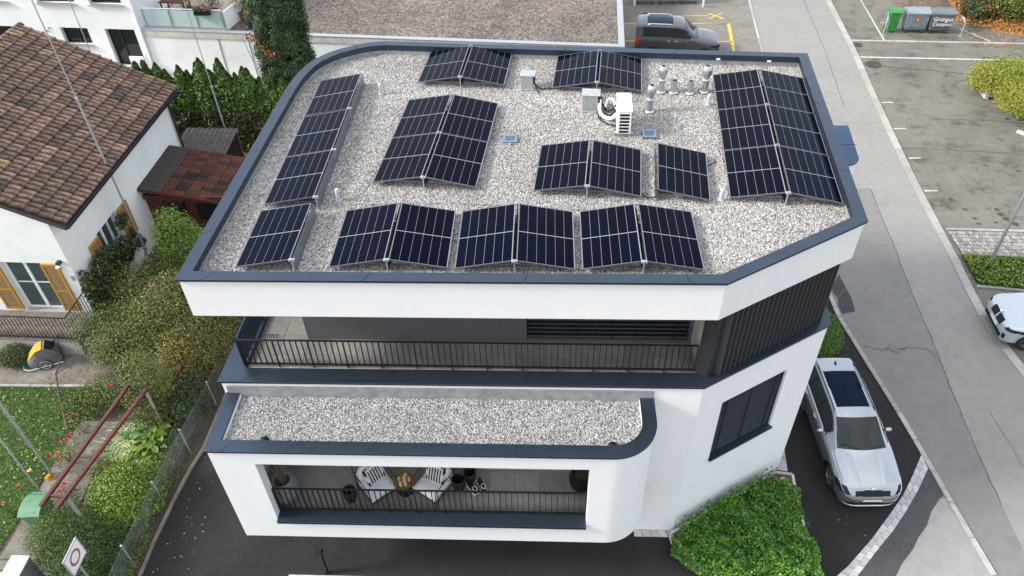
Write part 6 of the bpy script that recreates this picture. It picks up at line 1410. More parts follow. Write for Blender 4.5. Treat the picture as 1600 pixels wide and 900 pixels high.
# long-leaved clumps
def strap_clump(label, x, y, n, L, w, mat, rad=.35):
    t = thing('strap_leaf_clump', label, 'plant', (x, y, 0), 0, 'striped strap-leaved clumps'); V = []; F = []
    for k in range(n):
        a = random.random()*6.283; b0 = rad*random.random(); l = L*random.uniform(.6,1.1); px, py = b0*math.cos(a*3), b0*math.sin(a*3); o = len(V); sx, sy = -math.sin(a)*w/2, math.cos(a)*w/2
        for q in range(5):
            f = q/4; rr_ = l*.75*f; z = .05+l*(.75*f-.62*f*f*1.15); ww = (1-f)**.5 if q < 4 else .05
            V += [(px+rr_*math.cos(a)+sx*ww, py+rr_*math.sin(a)+sy*ww, z), (px+rr_*math.cos(a)-sx*ww, py+rr_*math.sin(a)-sy*ww, z)]
        F += [(o+2*q, o+2*q+1, o+2*q+3, o+2*q+2) for q in range(4)]
    MB().add(V, F).build('leaves', mat, t)
for x, y, lb, mt in ((-12.45,13.45,'largest strap-leaved clump, white striped, right of the red rails','variegated_leaf'),(-12.05,12.85,'striped strap-leaved clump in front of the largest one','variegated_leaf'),(-12.75,14.1,'striped strap-leaved clump at the far end of the red rails','variegated_leaf'),(-12.6,12.75,'narrow striped clump beside the right red rail','green_leaf'),(-12.0,13.6,'striped clump next to the broad-leaved hosta','variegated_leaf'),(-12.2,12.45,'green strap-leaved clump above the bright round shrub','green_leaf'),(-12.85,13.6,'thin striped clump touching the right red rail','variegated_leaf'),(-11.6,13.2,'green strap-leaved clump by the mesh fence','green_leaf'),(-12.35,14.0,'striped clump with long pale leaves left of the hosta','variegated_leaf')):
    strap_clump(lb, x, y, 130, .80, .040, mt)
# broad-leaved plant: single large leaves
hp = thing('broad_leaf_plant', 'broad-leaved green perennial beside the striped clumps', 'plant', (-11.75, 14.25, 0))
hl = MB(); ns = 6
vs = []
for q in range(ns):
    f = q/(ns-1); ww = .085*math.sin(math.pi*min(1,f*.95+.05))**.8; vs += [(f*.30, -ww, .03*math.sin(f*3.14)+.02), (f*.30, 0, .03*math.sin(f*3.14)), (f*.30, ww, .03*math.sin(f*3.14)+.02)]
hl.add(vs, [(3*q+k, 3*q+k+1, 3*q+3+k+1, 3*q+3+k) for q in range(ns-1) for k in (0,1)])
HL = []
for m_ in ('hosta_leaf','green_leaf','bright_leaf'): me = hl.mesh('leaf'); me.materials.append(M[m_]); HL.append(me)
for k in range(190):
    a = random.random()*6.283; d = random.random()**.6*1.05; piece('leaf', random.choice(HL), 'hosta_leaf', hp, (d*math.cos(a)*.75, d*math.sin(a), .12+.45*max(.1,1-d)*random.uniform(.6,1.2)), rot=(random.uniform(-.4,.4), random.uniform(-.25,.5), a+random.uniform(-.7,.7)), scale=(random.uniform(.75,1.25),)*3)
stems(hp, 14, .5, .4, .01, 'green_leaf')
# roses
def rose(label, x, y, h, blooms, n=700):
    t = thing('rose_bush', label, 'rose bush', (x, y, 0), 0, 'rose bushes round the red rails'); stems(t, 7, .45, h, .009, 'green_leaf')
    P, d = blob(n, (0,0,h*.55), (.42,.42,h*.45), .3, 6, .5); leaves('foliage', P, .05, 'green_leaf', t, d+np.array([0,0,.5]), .8, .7)
    for bx, by, bz, m_, r_ in blooms:
        b_ = MB()
        for k in range(9):
            a = k*2.4; rr_ = r_*(.35+.65*k/9); tl_ = .3+.9*k/9; b_.add([(0,0,-r_*.4),(rr_*math.cos(a-.6),rr_*math.sin(a-.6),r_*(.7-tl_*.5)),(rr_*1.15*math.cos(a),rr_*1.15*math.sin(a),r_*(.9-tl_*.6)),(rr_*math.cos(a+.6),rr_*math.sin(a+.6),r_*(.7-tl_*.5))], [(0,1,2,3)])
        b_.build('bloom', m_, t).location = (bx-x, by-y, bz)
rose('pink rose bush left of the rails at their middle', -14.0, 13.15, .8, [(-13.95,13.38,.82,'petal_pink',.085),(-13.98,13.6,.8,'petal_pink',.08),(-14.02,12.92,.8,'petal_coral',.075),(-14.21,12.81,.78,'petal_red',.09),(-13.86,12.70,.8,'petal_red',.07),(-14.1,13.25,.85,'petal_pink',.07)])
rose('pink rose bush under the near end of the red rails', -13.25, 11.7, .9, [(-13.33,11.90,.8,'petal_pink',.08),(-13.33,11.66,.82,'petal_pink',.085),(-13.0,11.9,.85,'petal_coral',.05),(-13.5,11.5,.9,'petal_pink',.06),(-12.7,11.1,.7,'petal_pink',.05)])
rose('red rose with a single bloom by the far end of the rails', -13.36, 15.2, 1.0, [(-13.36,15.24,1.05,'petal_red',.075)], 500)
rose('red rose with one bloom at the lawn corner', -14.15, 14.25, .75, [(-14.11,14.27,.82,'petal_red',.075)], 400)
rose('dark red roses among the strap leaves', -12.85, 12.7, .75, [(-12.75,12.95,.8,'petal_red',.055),(-12.62,12.6,.78,'petal_red',.055),(-12.9,12.3,.8,'petal_red',.05),(-13.0,13.0,.8,'petal_red',.05)], 500)
rose('orange-red roses on the lawn behind the green bin', -14.8, 11.4, .7, [(-14.68,11.85,.75,'petal_coral',.06),(-14.81,11.30,.72,'petal_coral',.06),(-14.95,11.1,.7,'petal_coral',.065)], 350)
t = thing('yellow_flower', 'single yellow flower on the lawn', 'flower', (-15.05, 12.75, 0)); MB().tube([(0,0,0),(0,0,.16)], .006, 5).build('stem', 'green_leaf', t); MB().lathe([(.0,.15),(.07,.18),(.05,.19),(0,.17)], n=9, cap=False).build('bloom', 'trailer_yellow', t)
t = thing('garden_rock', 'pale rock between path and hosta', 'rock', (-12.35, 14.75, 0)); bm = bmesh.new(); bmesh.ops.create_icosphere(bm, subdivisions=2, radius=1)
for v in bm.verts: v.co = Vector((v.co.x*.22, v.co.y*.34, v.co.z*.2))*random.uniform(.85,1.12)
me = bpy.data.meshes.new('rock'); bm.to_mesh(me); bm.free(); link('rock', me, 'concrete', t)
# ivy on the house wall
iv = thing('wall_ivy', 'dark ivy mass climbing the corner of the white house', 'ivy', tuple(HW(.1, 1.4)), HRZ)
def wallblob(n, c, r): P, d = blob(n, c, r, .5, 8, .45, False); P[:,0] = np.abs(P[:,0])*1.0+.03; return P, d
for c, r, n, nm in (((.0,-.1,1.45),(.50,.85,.75),4200,'foliage'),((.0,-.9,1.05),(.42,.55,.75),2300,'foliage'),((.0,.95,1.55),(.40,.60,.45),1700,'foliage'),((.0,-1.25,1.75),(.22,.30,.6),500,'foliage')):
    P, d = wallblob(n, c, r); P[:,2] = np.clip(P[:,2], .05, None); leaves(nm, P, .095, 'wall_ivy_leaf', iv, d*.5+np.array([.8,0,.3]), .7, .85)
for y, z in ((1.9,1.55),(2.05,1.2),(1.6,2.25),(1.85,2.35),(2.2,.9),(1.5,2.5)):
    P, d = wallblob(90, (0,y,z), (.16,.22,.18)); leaves('ivy_tuft', P, .09, 'wall_ivy_leaf', iv, np.array([.8,0,.3]), .7, .85)
MB().tube([(.05,-.2,0),(.07,.0,.8),(.05,.5,1.5),(.05,1.4,2.3)], [.03,.025,.015,.006], 6).tube([(.06,-.3,0),(.08,-.6,.9),(.05,-1.1,1.9)], [.025,.02,.006], 6).tube([(.05,.3,.2),(.05,1.5,1.1),(.05,2.1,1.4)], [.015,.01,.004], 5).build('vine', 'bark', iv, smooth=True)
shrub('trailing green plant hanging over the terrace railing', -15.15, 17.6, .55, .30, 1.5, 900, .06, 'green_leaf', G1, lump=.6)
# ---- planted bed at the front corner
BED = [(3.42,11.12),(3.52,10.60),(4.45,9.92),(5.25,9.0),(5.6,8.3),(6.86,8.3),(6.86,9.98),(6.98,10.88),(7.00,12.03),(7.06,13.04),(6.58,13.10)]
bed = athing('ivy_bed', 'raised bed with pale stone edging against the angled front corner', 'planting bed', (5.3, 10.8, 0))
MB().prism(BED, .0, .16).build('soil', 'soil', bed)
for a, b_ in zip(BED, BED[1:]+BED[:1]):
    a, b_ = Vector(a), Vector(b_); L = (b_-a).length; nn = max(1, int(round(L/1.0))); ang = math.atan2((b_-a).y, (b_-a).x)
    for k in range(nn):
        c = a.lerp(b_, (k+.5)/nn); MB().obox((c.x, c.y, .11+random.uniform(-.004,.004)), (L/nn-.008, .075, .22), ang).build('edging_stone', 'paver_granite', bed, bevel=.006)
inner = offset_poly(BED, .02)
P2 = rand_in([(3.42,11.05),(3.36,10.5),(4.3,9.65),(5.05,8.7),(5.4,8.1),(7.0,8.1),(7.0,9.98),(7.08,10.88),(6.98,12.2),(6.75,12.55),(6.2,12.75),(3.6,11.15)], 36000)
zt_ = .52+.20*np.sin(P2[:,0]*1.9+.7)*np.sin(P2[:,1]*2.1)+.16*np.sin(P2[:,0]*5.1+P2[:,1]*3.3)+.08*np.sin(P2[:,0]*11+1)*np.sin(P2[:,1]*13)
edge = np.clip((P2[:,1]-(-.80*P2[:,0]+13.15))/.5, .35, 1); zz = np.clip(zt_*edge*(1-.5*rng.random(len(P2))**2), .10, None)
leaves('ivy_ground_cover', np.c_[P2, zz], .066, 'ivy_bed_leaf', bed, np.array([0,-.15,1.]), .62, .8, .3).__setitem__('kind', 'stuff')
# taller sprigs
sp_ = rand_in([(3.6,10.9),(4.5,9.9),(5.4,8.9),(6.8,8.6),(6.9,12.1),(6.3,12.6),(3.8,11.2)], 120)
C = np.repeat(np.c_[sp_, np.full(len(sp_), .60)], 26, 0)+rng.normal(size=(120*26,3))*np.array([.07,.07,.13])
leaves('ivy_sprigs', C, .060, 'ivy_bed_leaf', bed, np.array([0,0,.7]), .8, .7).__setitem__('kind', 'stuff')
wall_line = [(3.75+2.55*k/11+random.uniform(-.05,.05), 11.27+1.56*k/11+random.uniform(-.05,.0)) for k in range(12)]
C = np.concatenate([np.array([x, y-.04, .5+random.uniform(-.1,.22)])+rng.normal(size=(60,3))*np.array([.10,.06,.13]) for x, y in wall_line])
leaves('ivy_wall_sprigs', C, .066, 'ivy_bed_leaf', bed, np.array([.3,-.6,.5]), .7, .8).__setitem__('kind', 'stuff')
t = thing('boulder', 'smooth sandy boulder in the rear corner of the ivy bed', 'boulder', (6.78, 12.72, .14)); bm = bmesh.new(); bmesh.ops.create_icosphere(bm, subdivisions=3, radius=1)
for v in bm.verts: v.co = Vector((v.co.x*.20, v.co.y*.24, v.co.z*.17))*(1+.08*math.sin(v.co.x*5+v.co.y*3))
me = bpy.data.meshes.new('stone'); bm.to_mesh(me); bm.free(); link('stone', me, 'sandstone', t, 'all')
shrub('dense low green hedge behind the silver car beside the building', 8.75, 18.3, .95, .95, 1.15, 6500, .07, 'ivy_bed_leaf', None, 'hedge', .2, 'low_hedge', shell=.6)
# ---- thuja hedge behind the tiled house
hx = [-18.3,-17.75,-17.2,-16.9,-16.4,-15.95,-15.5,-15.15,-14.85,-14.5,-14.15,-13.8,-13.45,-13.15,-12.8,-12.5,-12.15,-11.8,-11.5,-11.15]
hh = [3.9,4.3,4.35,4.2,3.9,4.1,3.8,4.2,4.45,3.85,4.4,4.05,3.75,4.0,3.95,3.5,3.7,3.4,3.55,3.3]
wh = ['leftmost thuja column of the hedge','second thuja column from the left','third thuja column from the left','fourth thuja column from the left','fifth thuja column from the left','sixth thuja column from the left','seventh thuja column from the left','eighth thuja column from the left','ninth thuja column from the left, one of the tallest tips','tenth thuja column from the left','eleventh thuja column from the left with a tall bent tip','twelfth thuja column from the left','thirteenth thuja column from the left','seventh thuja column before the dark cypress','sixth thuja column before the dark cypress','fifth thuja column before the dark cypress','fourth thuja column before the dark cypress','third thuja column before the dark cypress','thuja column just left of the dark cypress','thuja column directly beside the dark cypress']
for x, h, lb in zip(hx, hh, wh):
    t = thing('thuja', lb, 'thuja', (x, 30.6+random.uniform(-.12,.12), 0), 0, 'thuja columns of the hedge'); n = 2300; f = rng.random(n)**.85; z = .1+f*(h-.1)
    rad = np.where(f < .66, .44, .44*np.clip((1-f)/.34, 0, 1)**.8+.02)*(1+.18*np.sin(z*7+x*9)); a = rng.random(n)*6.283; rr_ = rad*(.62+.38*rng.random(n)**.5)
    P = np.stack([rr_*np.cos(a)+.10*f*f*math.sin(x*7), rr_*np.sin(a), z], 1); d = np.stack([np.cos(a), np.sin(a), np.full(n, .25)], 1)
    up = f > .50
    leaves('foliage', P[up], .14, 'thuja_leaf', t, d[up], .45, .55); leaves('lower_foliage', P[~up], .15, 'thuja_low_leaf', t, d[~up], .5, .55)
    MB().tube([(0,0,0),(0,0,h*.7)], [.05,.015], 6).build('trunk', 'bark', t)
# cypress
cy = thing('cypress_tree', 'tall dark columnar cypress behind the curved roof corner', 'tree', (-11.75, 32.6, 0)); n = 85000; H = 12.5
MB().tube([(0,0,0),(0,0,H*.5),(0,0,H*.95)], [.2,.12,.02], 8).build('trunk', 'bark', cy)
f = rng.random(n); z = .3+f*(H-.3); a = rng.random(n)*6.283
cl_n = 260; ca = rng.random(cl_n)*6.283; cz = .3+rng.random(cl_n)*(H-.6); cr_ = np.interp(cz/H, [0,.12,.5,.8,1], [.95,1.15,1.20,.95,.15])
ci = rng.integers(0, cl_n, n); base_ = np.stack([cr_[ci]*np.cos(ca[ci]), cr_[ci]*np.sin(ca[ci]), cz[ci]], 1)
off_ = unit(rng.normal(size=(n,3)))*(rng.random(n)**.45)[:,None]*np.array([.30,.30,.52]); P = base_*np.array([.90,.90,1])+off_
d = unit(off_+np.stack([np.cos(ca[ci]), np.sin(ca[ci]), np.full(n,.2)], 1)*.25)
leaves('crown', P, .095, 'cypress_leaf', cy, d, .35, .45)
n = 11000; z = .2+rng.random(n)*(H-.5); a = rng.random(n)*6.283; rr_ = np.interp(z/H, [0,.12,.5,.8,1], [.85,1.08,1.12,.8,.1])*.93
leaves('inner_crown', np.stack([rr_*np.cos(a), rr_*np.sin(a), z], 1), .26, 'cypress_leaf', cy, np.stack([np.cos(a), np.sin(a), 0*a], 1), .3, .8)
Pc_ = np.concatenate([np.array([-1.12,-.95,5.05])+np.array([1.0,-.35,-.95])*k+rng.normal(size=(6,3))*np.array([.10,.08,.12]) for k in np.linspace(0,1,14)]+[np.array([-1.42,-.6,7.0])+np.array([.05,0,.8])*k+rng.normal(size=(8,3))*.08 for k in np.linspace(0,1,6)])
tt = tag(leaves('creeper_leaves', Pc_, .11, 'orange_cloth', None, np.array([0,-.6,.4]), .7, .8), 'orange dead creeper hanging on the left side of the cypress', 'creeper'); tt.location = (-11.75, 32.6, 0)
struct('rear_lawn', flat([(-26,31.2),(-10,31.2),(-10,36.2),(-26,37.4)], .0), 'lawn_soil', 'strip of lawn behind the thuja hedge')
P = rand_in([(-21,31.4),(-11,31.4),(-11,36.0),(-21,36.9)], 9000); blades('rear_lawn_grass', np.c_[P, np.zeros(len(P))], .12, 'grass_blade', .04, .8, None, 'short grass behind the hedge')
struct('rear_gravel_margin', flat([(-26,37.0),(-12,35.8),(-12,37.6),(-26,38.8)], .003), 'concrete', 'gravel margin along the garage wall')
# ================================================================== garage with gravel roof and the white apartment block behind
ga = athing('flat_roof_garage', 'long low white garage with brown gravel roof behind the hedge', 'garage', (-8, 45, 0))
GA = [(-20.95,38.02),(3.70,35.68),(4.95,61.0),(-19.5,63.0)]
gw = MB()
for i in range(4): wall_mesh(gw, GA[i], GA[(i+1)%4], 0, 2.12, .2)
gw.build('wall', 'old_plaster', ga)
GO = offset_poly(GA, -.05); GI = offset_poly(GA, .22); n = 4; fz = MB()
fz.add([(x,y,2.12) for x,y in GO]+[(x,y,2.44) for x,y in GO]+[(x,y,2.12) for x,y in GI]+[(x,y,2.44) for x,y in GI], [q for i in range(n) for q in ((i,(i+1)%n,n+(i+1)%n,n+i),(n+i,n+(i+1)%n,3*n+(i+1)%n,3*n+i),(2*n+(i+1)%n,2*n+i,3*n+i,3*n+(i+1)%n),(2*n+i,2*n+(i+1)%n,(i+1)%n,i))])
fz.build('fascia', 'concrete_light', ga)
ring_pieces(offset_poly(GA,-.07), GI, 2.442, 2.49, arclen_cuts(offset_poly(GA,-.07), 4.2, .1, True), True, 'roof_edge', 'galvanised', ga)
MB().add([(x,y,2.40) for x,y in offset_poly(GA,.20)], [(0,1,2,3)]).build('roof_gravel', 'garage_gravel', ga)['kind'] = 'stuff'
t = thing('roof_outlet', 'small roof outlet in a pale patch on the garage gravel', 'roof outlet', (-3.0, 43.4, 2.40)); MB().lathe([(.16,0),(.16,.08),(.10,.12),(0,.13)], n=14).build('dome', 'dark_metal', t); MB().lathe([(.55,.004),(.45,.014)], n=18).build('collar', 'concrete_light', t)
for s in (.30, .42): x = -20.95+24.65*s*.55; y = 38.02-2.34*s*.55; MB().box(x-.012,x+.012,y-.012-.02,y+.01,0,2.1).build('wall_joint', 'zinc_flashing', ga)
# terrace on the garage roof
tr_ = MB().prism([(-20.7,38.2),(-16.3,37.78),(-15.6,45.5),(-20.0,46.0)], 2.405, 2.47); tr_.build('terrace_slab', 'wood_plank', ga)
bal = athing('glass_balustrade', 'frosted glass balustrade with steel posts on the garage terrace', 'balustrade', (-18.5, 38.1, 2.47))
gp = [(-20.65,38.16),(-19.22,38.02),(-17.80,37.89),(-16.42,37.76)]
for a, b_ in zip(gp[:-1], gp[1:]):
    a, b_ = Vector(a), Vector(b_); e = (b_-a).normalized()*.05; MB().bar((*(a+e),3.05),(*(b_-e),3.05), .016, .84).build('glass_pane', 'balcony_glass', bal)
for x, y in gp: MB().bar((x,y-.02,2.2),(x,y-.02,3.52), .05, .05).build('post', 'galvanised', bal); MB().box(x-.05,x+.05,y-.09,y-.01,2.2,2.34).build('bracket', 'galvanised', bal)
MB().tube([(*gp[0],3.54),(*gp[-1],3.54)], .03, 8).build('handrail', 'aluminium', bal)
wp = athing('terrace_screen', 'white side panel at the end of the glass balustrade', 'screen', (-16.2, 38.4, 2.47)); MB().bar((-16.36,37.78,2.95),(-15.95,39.6,2.95), .05, .95).build('panel', 'pvc_white', wp); MB().box(-16.41,-16.33,37.72,37.80,2.47,3.5).build('post', 'galvanised', wp)
def potplant(label, x, y, z, r, h, potm, mat, fr, n=500, cat='potted plant', size=.07):
    t = thing('potted_plant', label, cat, (x, y, z)); MB().lathe([(r*.7,0),(r,h),(r*1.08,h),(r*1.08,h*.9),(r*.9,h*.85)], n=16, cap=False).build('pot', potm, t, smooth=True); MB().lathe([(r*.9,h*.86),(r*.9,h*.88)], n=12).build('soil', 'soil', t)
    P, d = blob(n, (0,0,h+fr*.7), (fr,fr,fr*.9), .3, 6, .5); leaves('foliage', P, size, mat, t, d+np.array([0,0,.5]), .8, .6); MB().tube([(0,0,h*.8),(.03,0,h+fr*.6)], .02, 5).build('stem', 'bark', t)
potplant('yellow-leaved potted shrub at the terrace corner by the cypress', -15.75, 39.2, 2.47, .30, .45, 'terracotta', 'yellow_leaf', .75, 1100)
potplant('yellowish potted shrub behind the white side panel', -15.3, 40.4, 2.47, .28, .4, 'terracotta', 'autumn_leaf', .8, 1100)
potplant('blue pot with small plant at the garage roof edge', -15.25, 38.25, 2.47, .26, .36, 'blue_pot', 'green_leaf', .18, 120)
potplant('dark green potted shrub behind the glass balustrade', -17.5, 39.3, 2.47, .3, .45, 'terracotta', 'dark_leaf', .6, 900)
potplant('terracotta pot with plant at the back of the terrace', -18.9, 39.6, 2.47, .34, .4, 'terracotta', 'green_leaf', .3, 250)
fb = thing('flower_box', 'dark flower box with mauve flowers hanging on the glass balustrade', 'flower box', (-17.35, 37.72, 3.34)); MB().box(-.40,.40,-.12,.12,0,.2).build('box', 'black_plastic', fb, bevel=.01)
P, d = blob(330, (-.2,0,.30), (.26,.16,.16), .3); leaves('foliage', P, .07, 'olive_leaf', fb, d, .8); P, d = blob(260, (.2,0,.30), (.22,.15,.14), .3); leaves('flowers', P, .07, 'flower_mauve', fb, d, .8, .9)
tb_ = thing('terrace_table', 'brown wooden table on the terrace behind the glass', 'table', (-19.7, 40.0, 2.47), R(-5)); MB().box(-.7,.7,-.4,.4,.70,.75).build('top', 'red_wood', tb_)
for sx in (-.62,.62):
    for sy in (-.33,.33): MB().box(sx-.03,sx+.03,sy-.03,sy+.03,0,.70).build('leg', 'red_wood', tb_)
ap = athing('white_apartment_block', 'tall white apartment block with dark windows behind the tiled house', 'building', (-30, 41, 0))
ae = Vector((-math.cos(R(5)), math.sin(R(5)))); a0 = Vector((-20.98,38.06))
def AP(s, d=0., z=0.): n_ = Vector((math.sin(R(5)), math.cos(R(5)))); p = a0+ae*s+n_*d; return (p.x, p.y, z)
# s runs to the left from the corner; wall outer face towards the viewer
hol = [(3.0,4.55,1.50,2.42),(.40,2.05,.35,2.42),(3.1,5.2,3.72,5.2),(.55,2.3,3.72,5.2),(6.8,8.6,1.5,2.4),(6.8,8.6,3.72,5.2)]
Lw = 16.0; pL = a0+ae*Lw; am = MB(); wall_mesh(am, (pL.x,pL.y), (a0.x,a0.y), 0, 8.5, .35, [(Lw-h[1], Lw-h[0], h[2], h[3]) for h in hol])
b2 = Vector(AP(0,9)[:2]); b3 = Vector(AP(Lw,9)[:2]); wall_mesh(am, (a0.x,a0.y), (b2.x,b2.y), 0, 8.5, .35); wall_mesh(am, (b2.x,b2.y), (b3.x,b3.y), 0, 8.5, .35); wall_mesh(am, (b3.x,b3.y), (pL.x,pL.y), 0, 8.5, .35)
am.build('wall', 'old_plaster', ap)
MB().prism([AP(0,0)[:2], AP(Lw,0)[:2], AP(Lw,9)[:2], AP(0,9)[:2]][::-1], 8.4, 8.6).build('roof', 'concrete', ap)
for k, h in enumerate(hol):
    d_ = .30 if k != 1 else 1.2
    w_ = MB().add([AP(h[0],.28,h[2]),AP(h[1],.28,h[2]),AP(h[1],.28,h[3]),AP(h[0],.28,h[3])], [(3,2,1,0)]).build('door' if k == 1 else 'window', 'dark_glass', ap)
    f = MB()
    for s in (h[0]+.04, (h[0]+h[1])/2 if k != 1 else h[0]+1.0, h[1]-.04): f.bar(AP(s,.25,h[2]), AP(s,.25,h[3]), .06, .06)
    f.bar(AP(h[0],.25,h[2]+.04), AP(h[1],.25,h[2]+.04), .06, .06); f.bar(AP(h[0],.25,h[3]-.04), AP(h[1],.25,h[3]-.04), .06, .06); f.build('frame', 'gutter', w_)
    if k != 1: MB().bar(AP(h[0]-.06,-.04,h[2]-.03), AP(h[1]+.06,-.04,h[2]-.03), .18, .06).build('window_sill', 'aluminium', ap)
MB().bar(AP(.2,-.35,.55), AP(.98,-.35,.55), .08, 1.10).build('stair_parapet', 'old_plaster', ap)
MB().tube([AP(-.02,-.10,8.4), AP(-.02,-.10,.1)], .06, 8).build('downpipe', 'pvc_white', ap)
for s, z in ((5.3,2.2),(5.15,2.35),(5.6,2.1)): MB().bar(AP(s,-.03,z), AP(s,-.03,z+.08), .09, .05).build('wall_vent', 'galvanised', ap)
stp = struct('entrance_steps', MB().prism([AP(-.6,-.1)[:2], AP(-.9,-2.6)[:2], AP(3.2,-2.6)[:2], AP(3.0,-.1)[:2]], -.02, .10), 'concrete_light', 'pale paved entrance in front of the apartment block')
for k in range(3): MB().prism([AP(.1,-.02)[:2], AP(.0,-1.0+k*.3)[:2], AP(2.6,-1.0+k*.3)[:2], AP(2.5,-.02)[:2]], .10+k*.09, .185+k*.09).build('step', 'concrete_light', stp)
# ================================================================== street side: containers, bins, planting
def container(label, x, y, rz, body, lid, group, text=None, sticker=False):
    t = thing('waste_container', label, 'waste container', (x, y, 0), rz, group); w, d, h = 1.24, .80, 1.12; b_ = MB(); vs = []
    for z, kx, ky in ((.20,.86,.72),(.52,.94,.86),(h,1.0,1.0)): vs += [(sx*w/2*kx, sy*d/2*ky-(.0 if z > .3 else .0), z) for sx, sy in ((-1,-1),(1,-1),(1,1),(-1,1))]
    b_.add(vs, [(3,2,1,0)]+[(i*4+k, i*4+(k+1)%4, i*4+4+(k+1)%4, i*4+4+k) for i in range(2) for k in range(4)]+[(8,9,10,11)]); b_.build('body', body, t, bevel=.02)
    l = MB(); n = 8; vs = []
    for k in range(n): v = -1+2*k/(n-1); vs += [(-w/2-.02, v*(d/2+.03), h+.02+.17*math.sqrt(max(0,1-v*v*.98))), (w/2+.02, v*(d/2+.03), h+.02+.17*math.sqrt(max(0,1-v*v*.98)))]
    l.add(vs, [(2*k,2*k+1,2*k+3,2*k+2) for k in range(n-1)]+[tuple(2*k for k in range(n)), tuple(2*k+1 for k in reversed(range(n)))]); l.build('lid', lid, t, smooth=True)
    MB().box(-w/2-.03,w/2+.03,-d/2-.035,d/2+.035,h-.03,h+.02).build('rim', lid, t, bevel=.008)
    MB().box(-.42,.42,-d/2*.9-.004,-d/2*.82,.40,.425).build('rib', body, t); 
    for s in (-1,1): MB().bar((s*.50,-.31,.28),(s*.30,-.345,.52), .03, .02).build('rib', body, t)
    for s in (-1,1): MB().tube([(s*(w/2+.01),-.12,h-.1),(s*(w/2+.06),-.12,h-.1),(s*(w/2+.06),.12,h-.1),(s*(w/2+.01),.12,h-.1)], .018, 6).build('grip', 'bright_steel', t)
    for sx in (-1,1):
        for sy in (-1,1):
            wl_ = MB().lathe([(.09,-.025),(.09,.025)], n=14).build('wheel', 'rubber', t); wl_.matrix_local = Matrix.Translation((sx*.42, sy*.24, .09))@Matrix.Rotation(R(90),4,'Y'); MB().lathe([(.045,-.03),(.045,.03)], n=10).build('hub', 'bright_steel', wl_); MB().bar((sx*.42,sy*.24,.10),(sx*.42,sy*.24,.22), .05, .04).build('fork', 'bright_steel', t)
    def decal(nm, body_, size, loc, mat, shear=0, rotz=0):
        c = bpy.data.curves.new(nm, 'FONT'); c.body = body_; c.size = size; c.align_x = 'CENTER'; c.align_y = 'CENTER'; c.extrude = .001; c.offset = .001; c.shear = shear; c.resolution_u = 3
        o0 = bpy.data.objects.new(nm+'_curve', c); COL.objects.link(o0); bpy.context.view_layer.update(); me = bpy.data.meshes.new_from_object(o0.evaluated_get(bpy.context.evaluated_depsgraph_get())); bpy.data.objects.remove(o0); o = bpy.data.objects.new(nm, me); COL.objects.link(o); me.materials.clear(); me.materials.append(M[mat]); o['kind'] = 'stuff'; o.parent = t; o.location = loc; o.rotation_euler = (R(82), rotz, 0); return o
    if text:
        decal('chalk_lettering', text[0], .31, (.0,-d/2-.028+.02,.86), 'chalk_white', .25); decal('chalk_lettering', text[1], .27, (.03,-d/2+.035-.01,.57), 'chalk_white', .25)
    if sticker:
        MB().add([(-.15,-.402,.93),(.15,-.402,.93),(.0,-.385,.60)], [(0,2,1)]).build('sticker', 'sticker_orange', t); decal('sticker_letter', 'T', .24, (0,-.405,.83), 'chalk_white')
    return t
container('silver waste container with orange warning sticker beside the green bin', 20.45, 42.75, R(-3), 'container_steel', 'container_steel', 'waste containers by the street', None, True)
container('grey waste container with chalked words on its front', 21.75, 42.65, R(-3), 'container_grey', 'container_grey', 'waste containers by the street', ('Grüngut', 'Compost'))
for x, lb in ((5.98,'left one of three grey containers at the back yard rack'),(7.28,'middle one of three grey containers at the back yard rack'),(8.58,'right one of three grey containers at the back yard rack')): container(lb, x, 47.0, R(-1), 'container_steel', 'container_grey', 'grey containers in the back yard rack')
wheelie('bright green wheelie bin next to the silver waste container', 19.25, 42.75, R(-4), 'bin_green', 'bin_green', 1.25, .56, .62)
rk = athing('container_rack', 'white post frame round the three grey containers', 'rack', (7.3, 46.6, 0))
for x, y in ((5.30,46.55),(9.37,46.28)): MB().box(x-.05,x+.05,y-.05,y+.05,0,2.2).build('post', 'pvc_white', rk)
MB().bar((5.30,46.55,2.15),(9.37,46.28,2.15), .08, .08).build('beam', 'pvc_white', rk)
for x, y, a, lb in ((18.72,42.25,.9,'bent steel guard bar left of the bright green bin'),(22.85,42.0,2.1,'bent steel guard bar right of the waste containers')):
    t = thing('guard_bar', lb, 'guard rail', (x, y, 0), 0, 'guard bars of the container bay'); dx = .28 if x < 20 else -.25
    MB().tube([(0,0,0),(0,0,.75),(dx*.25,.15,.95),(dx,.75,.95),(dx,.95,.75),(dx,.95,0)], .04, 8).build('tube', 'galvanised', t, smooth=True); MB().box(-.1,.1,-.1,.1,0,.02).build('base_plate', 'galvanised', t)
# leaf-strewn bank
bank = MB(); nb = 14; bp = []
bx0 = np.linspace(23.5, 44, nb); 
vs = []; fs = []
rowsn = 8
for j in range(rowsn):
    for i in range(nb):
        x = bx0[i]; y0 = 43.2-(x-23.5)*.42+(.8 if i == 0 else 0); y = y0+j*1.6; vs.append((x+(0 if j else random.uniform(-.1,.1)), y+random.uniform(-.2,.2), max(-.02, -.02+.42*j**.8+random.uniform(-.08,.08) if j else -.02)))
for j in range(rowsn-1):
    for i in range(nb-1): fs.append((j*nb+i, j*nb+i+1, (j+1)*nb+i+1, (j+1)*nb+i))
bank.add(vs, fs); struct('leafy_bank', bank, 'leaf_litter', 'sloping bank covered with orange fallen leaves', smooth='all')
P = rand_in([(23.5,43.3),(30,40.6),(36,38.0),(36,45),(23.4,49)], 20000); zb_ = np.clip((P[:,1]-(43.2-(P[:,0]-23.5)*.42))/1.6, 0, None)**.8*.42+.06
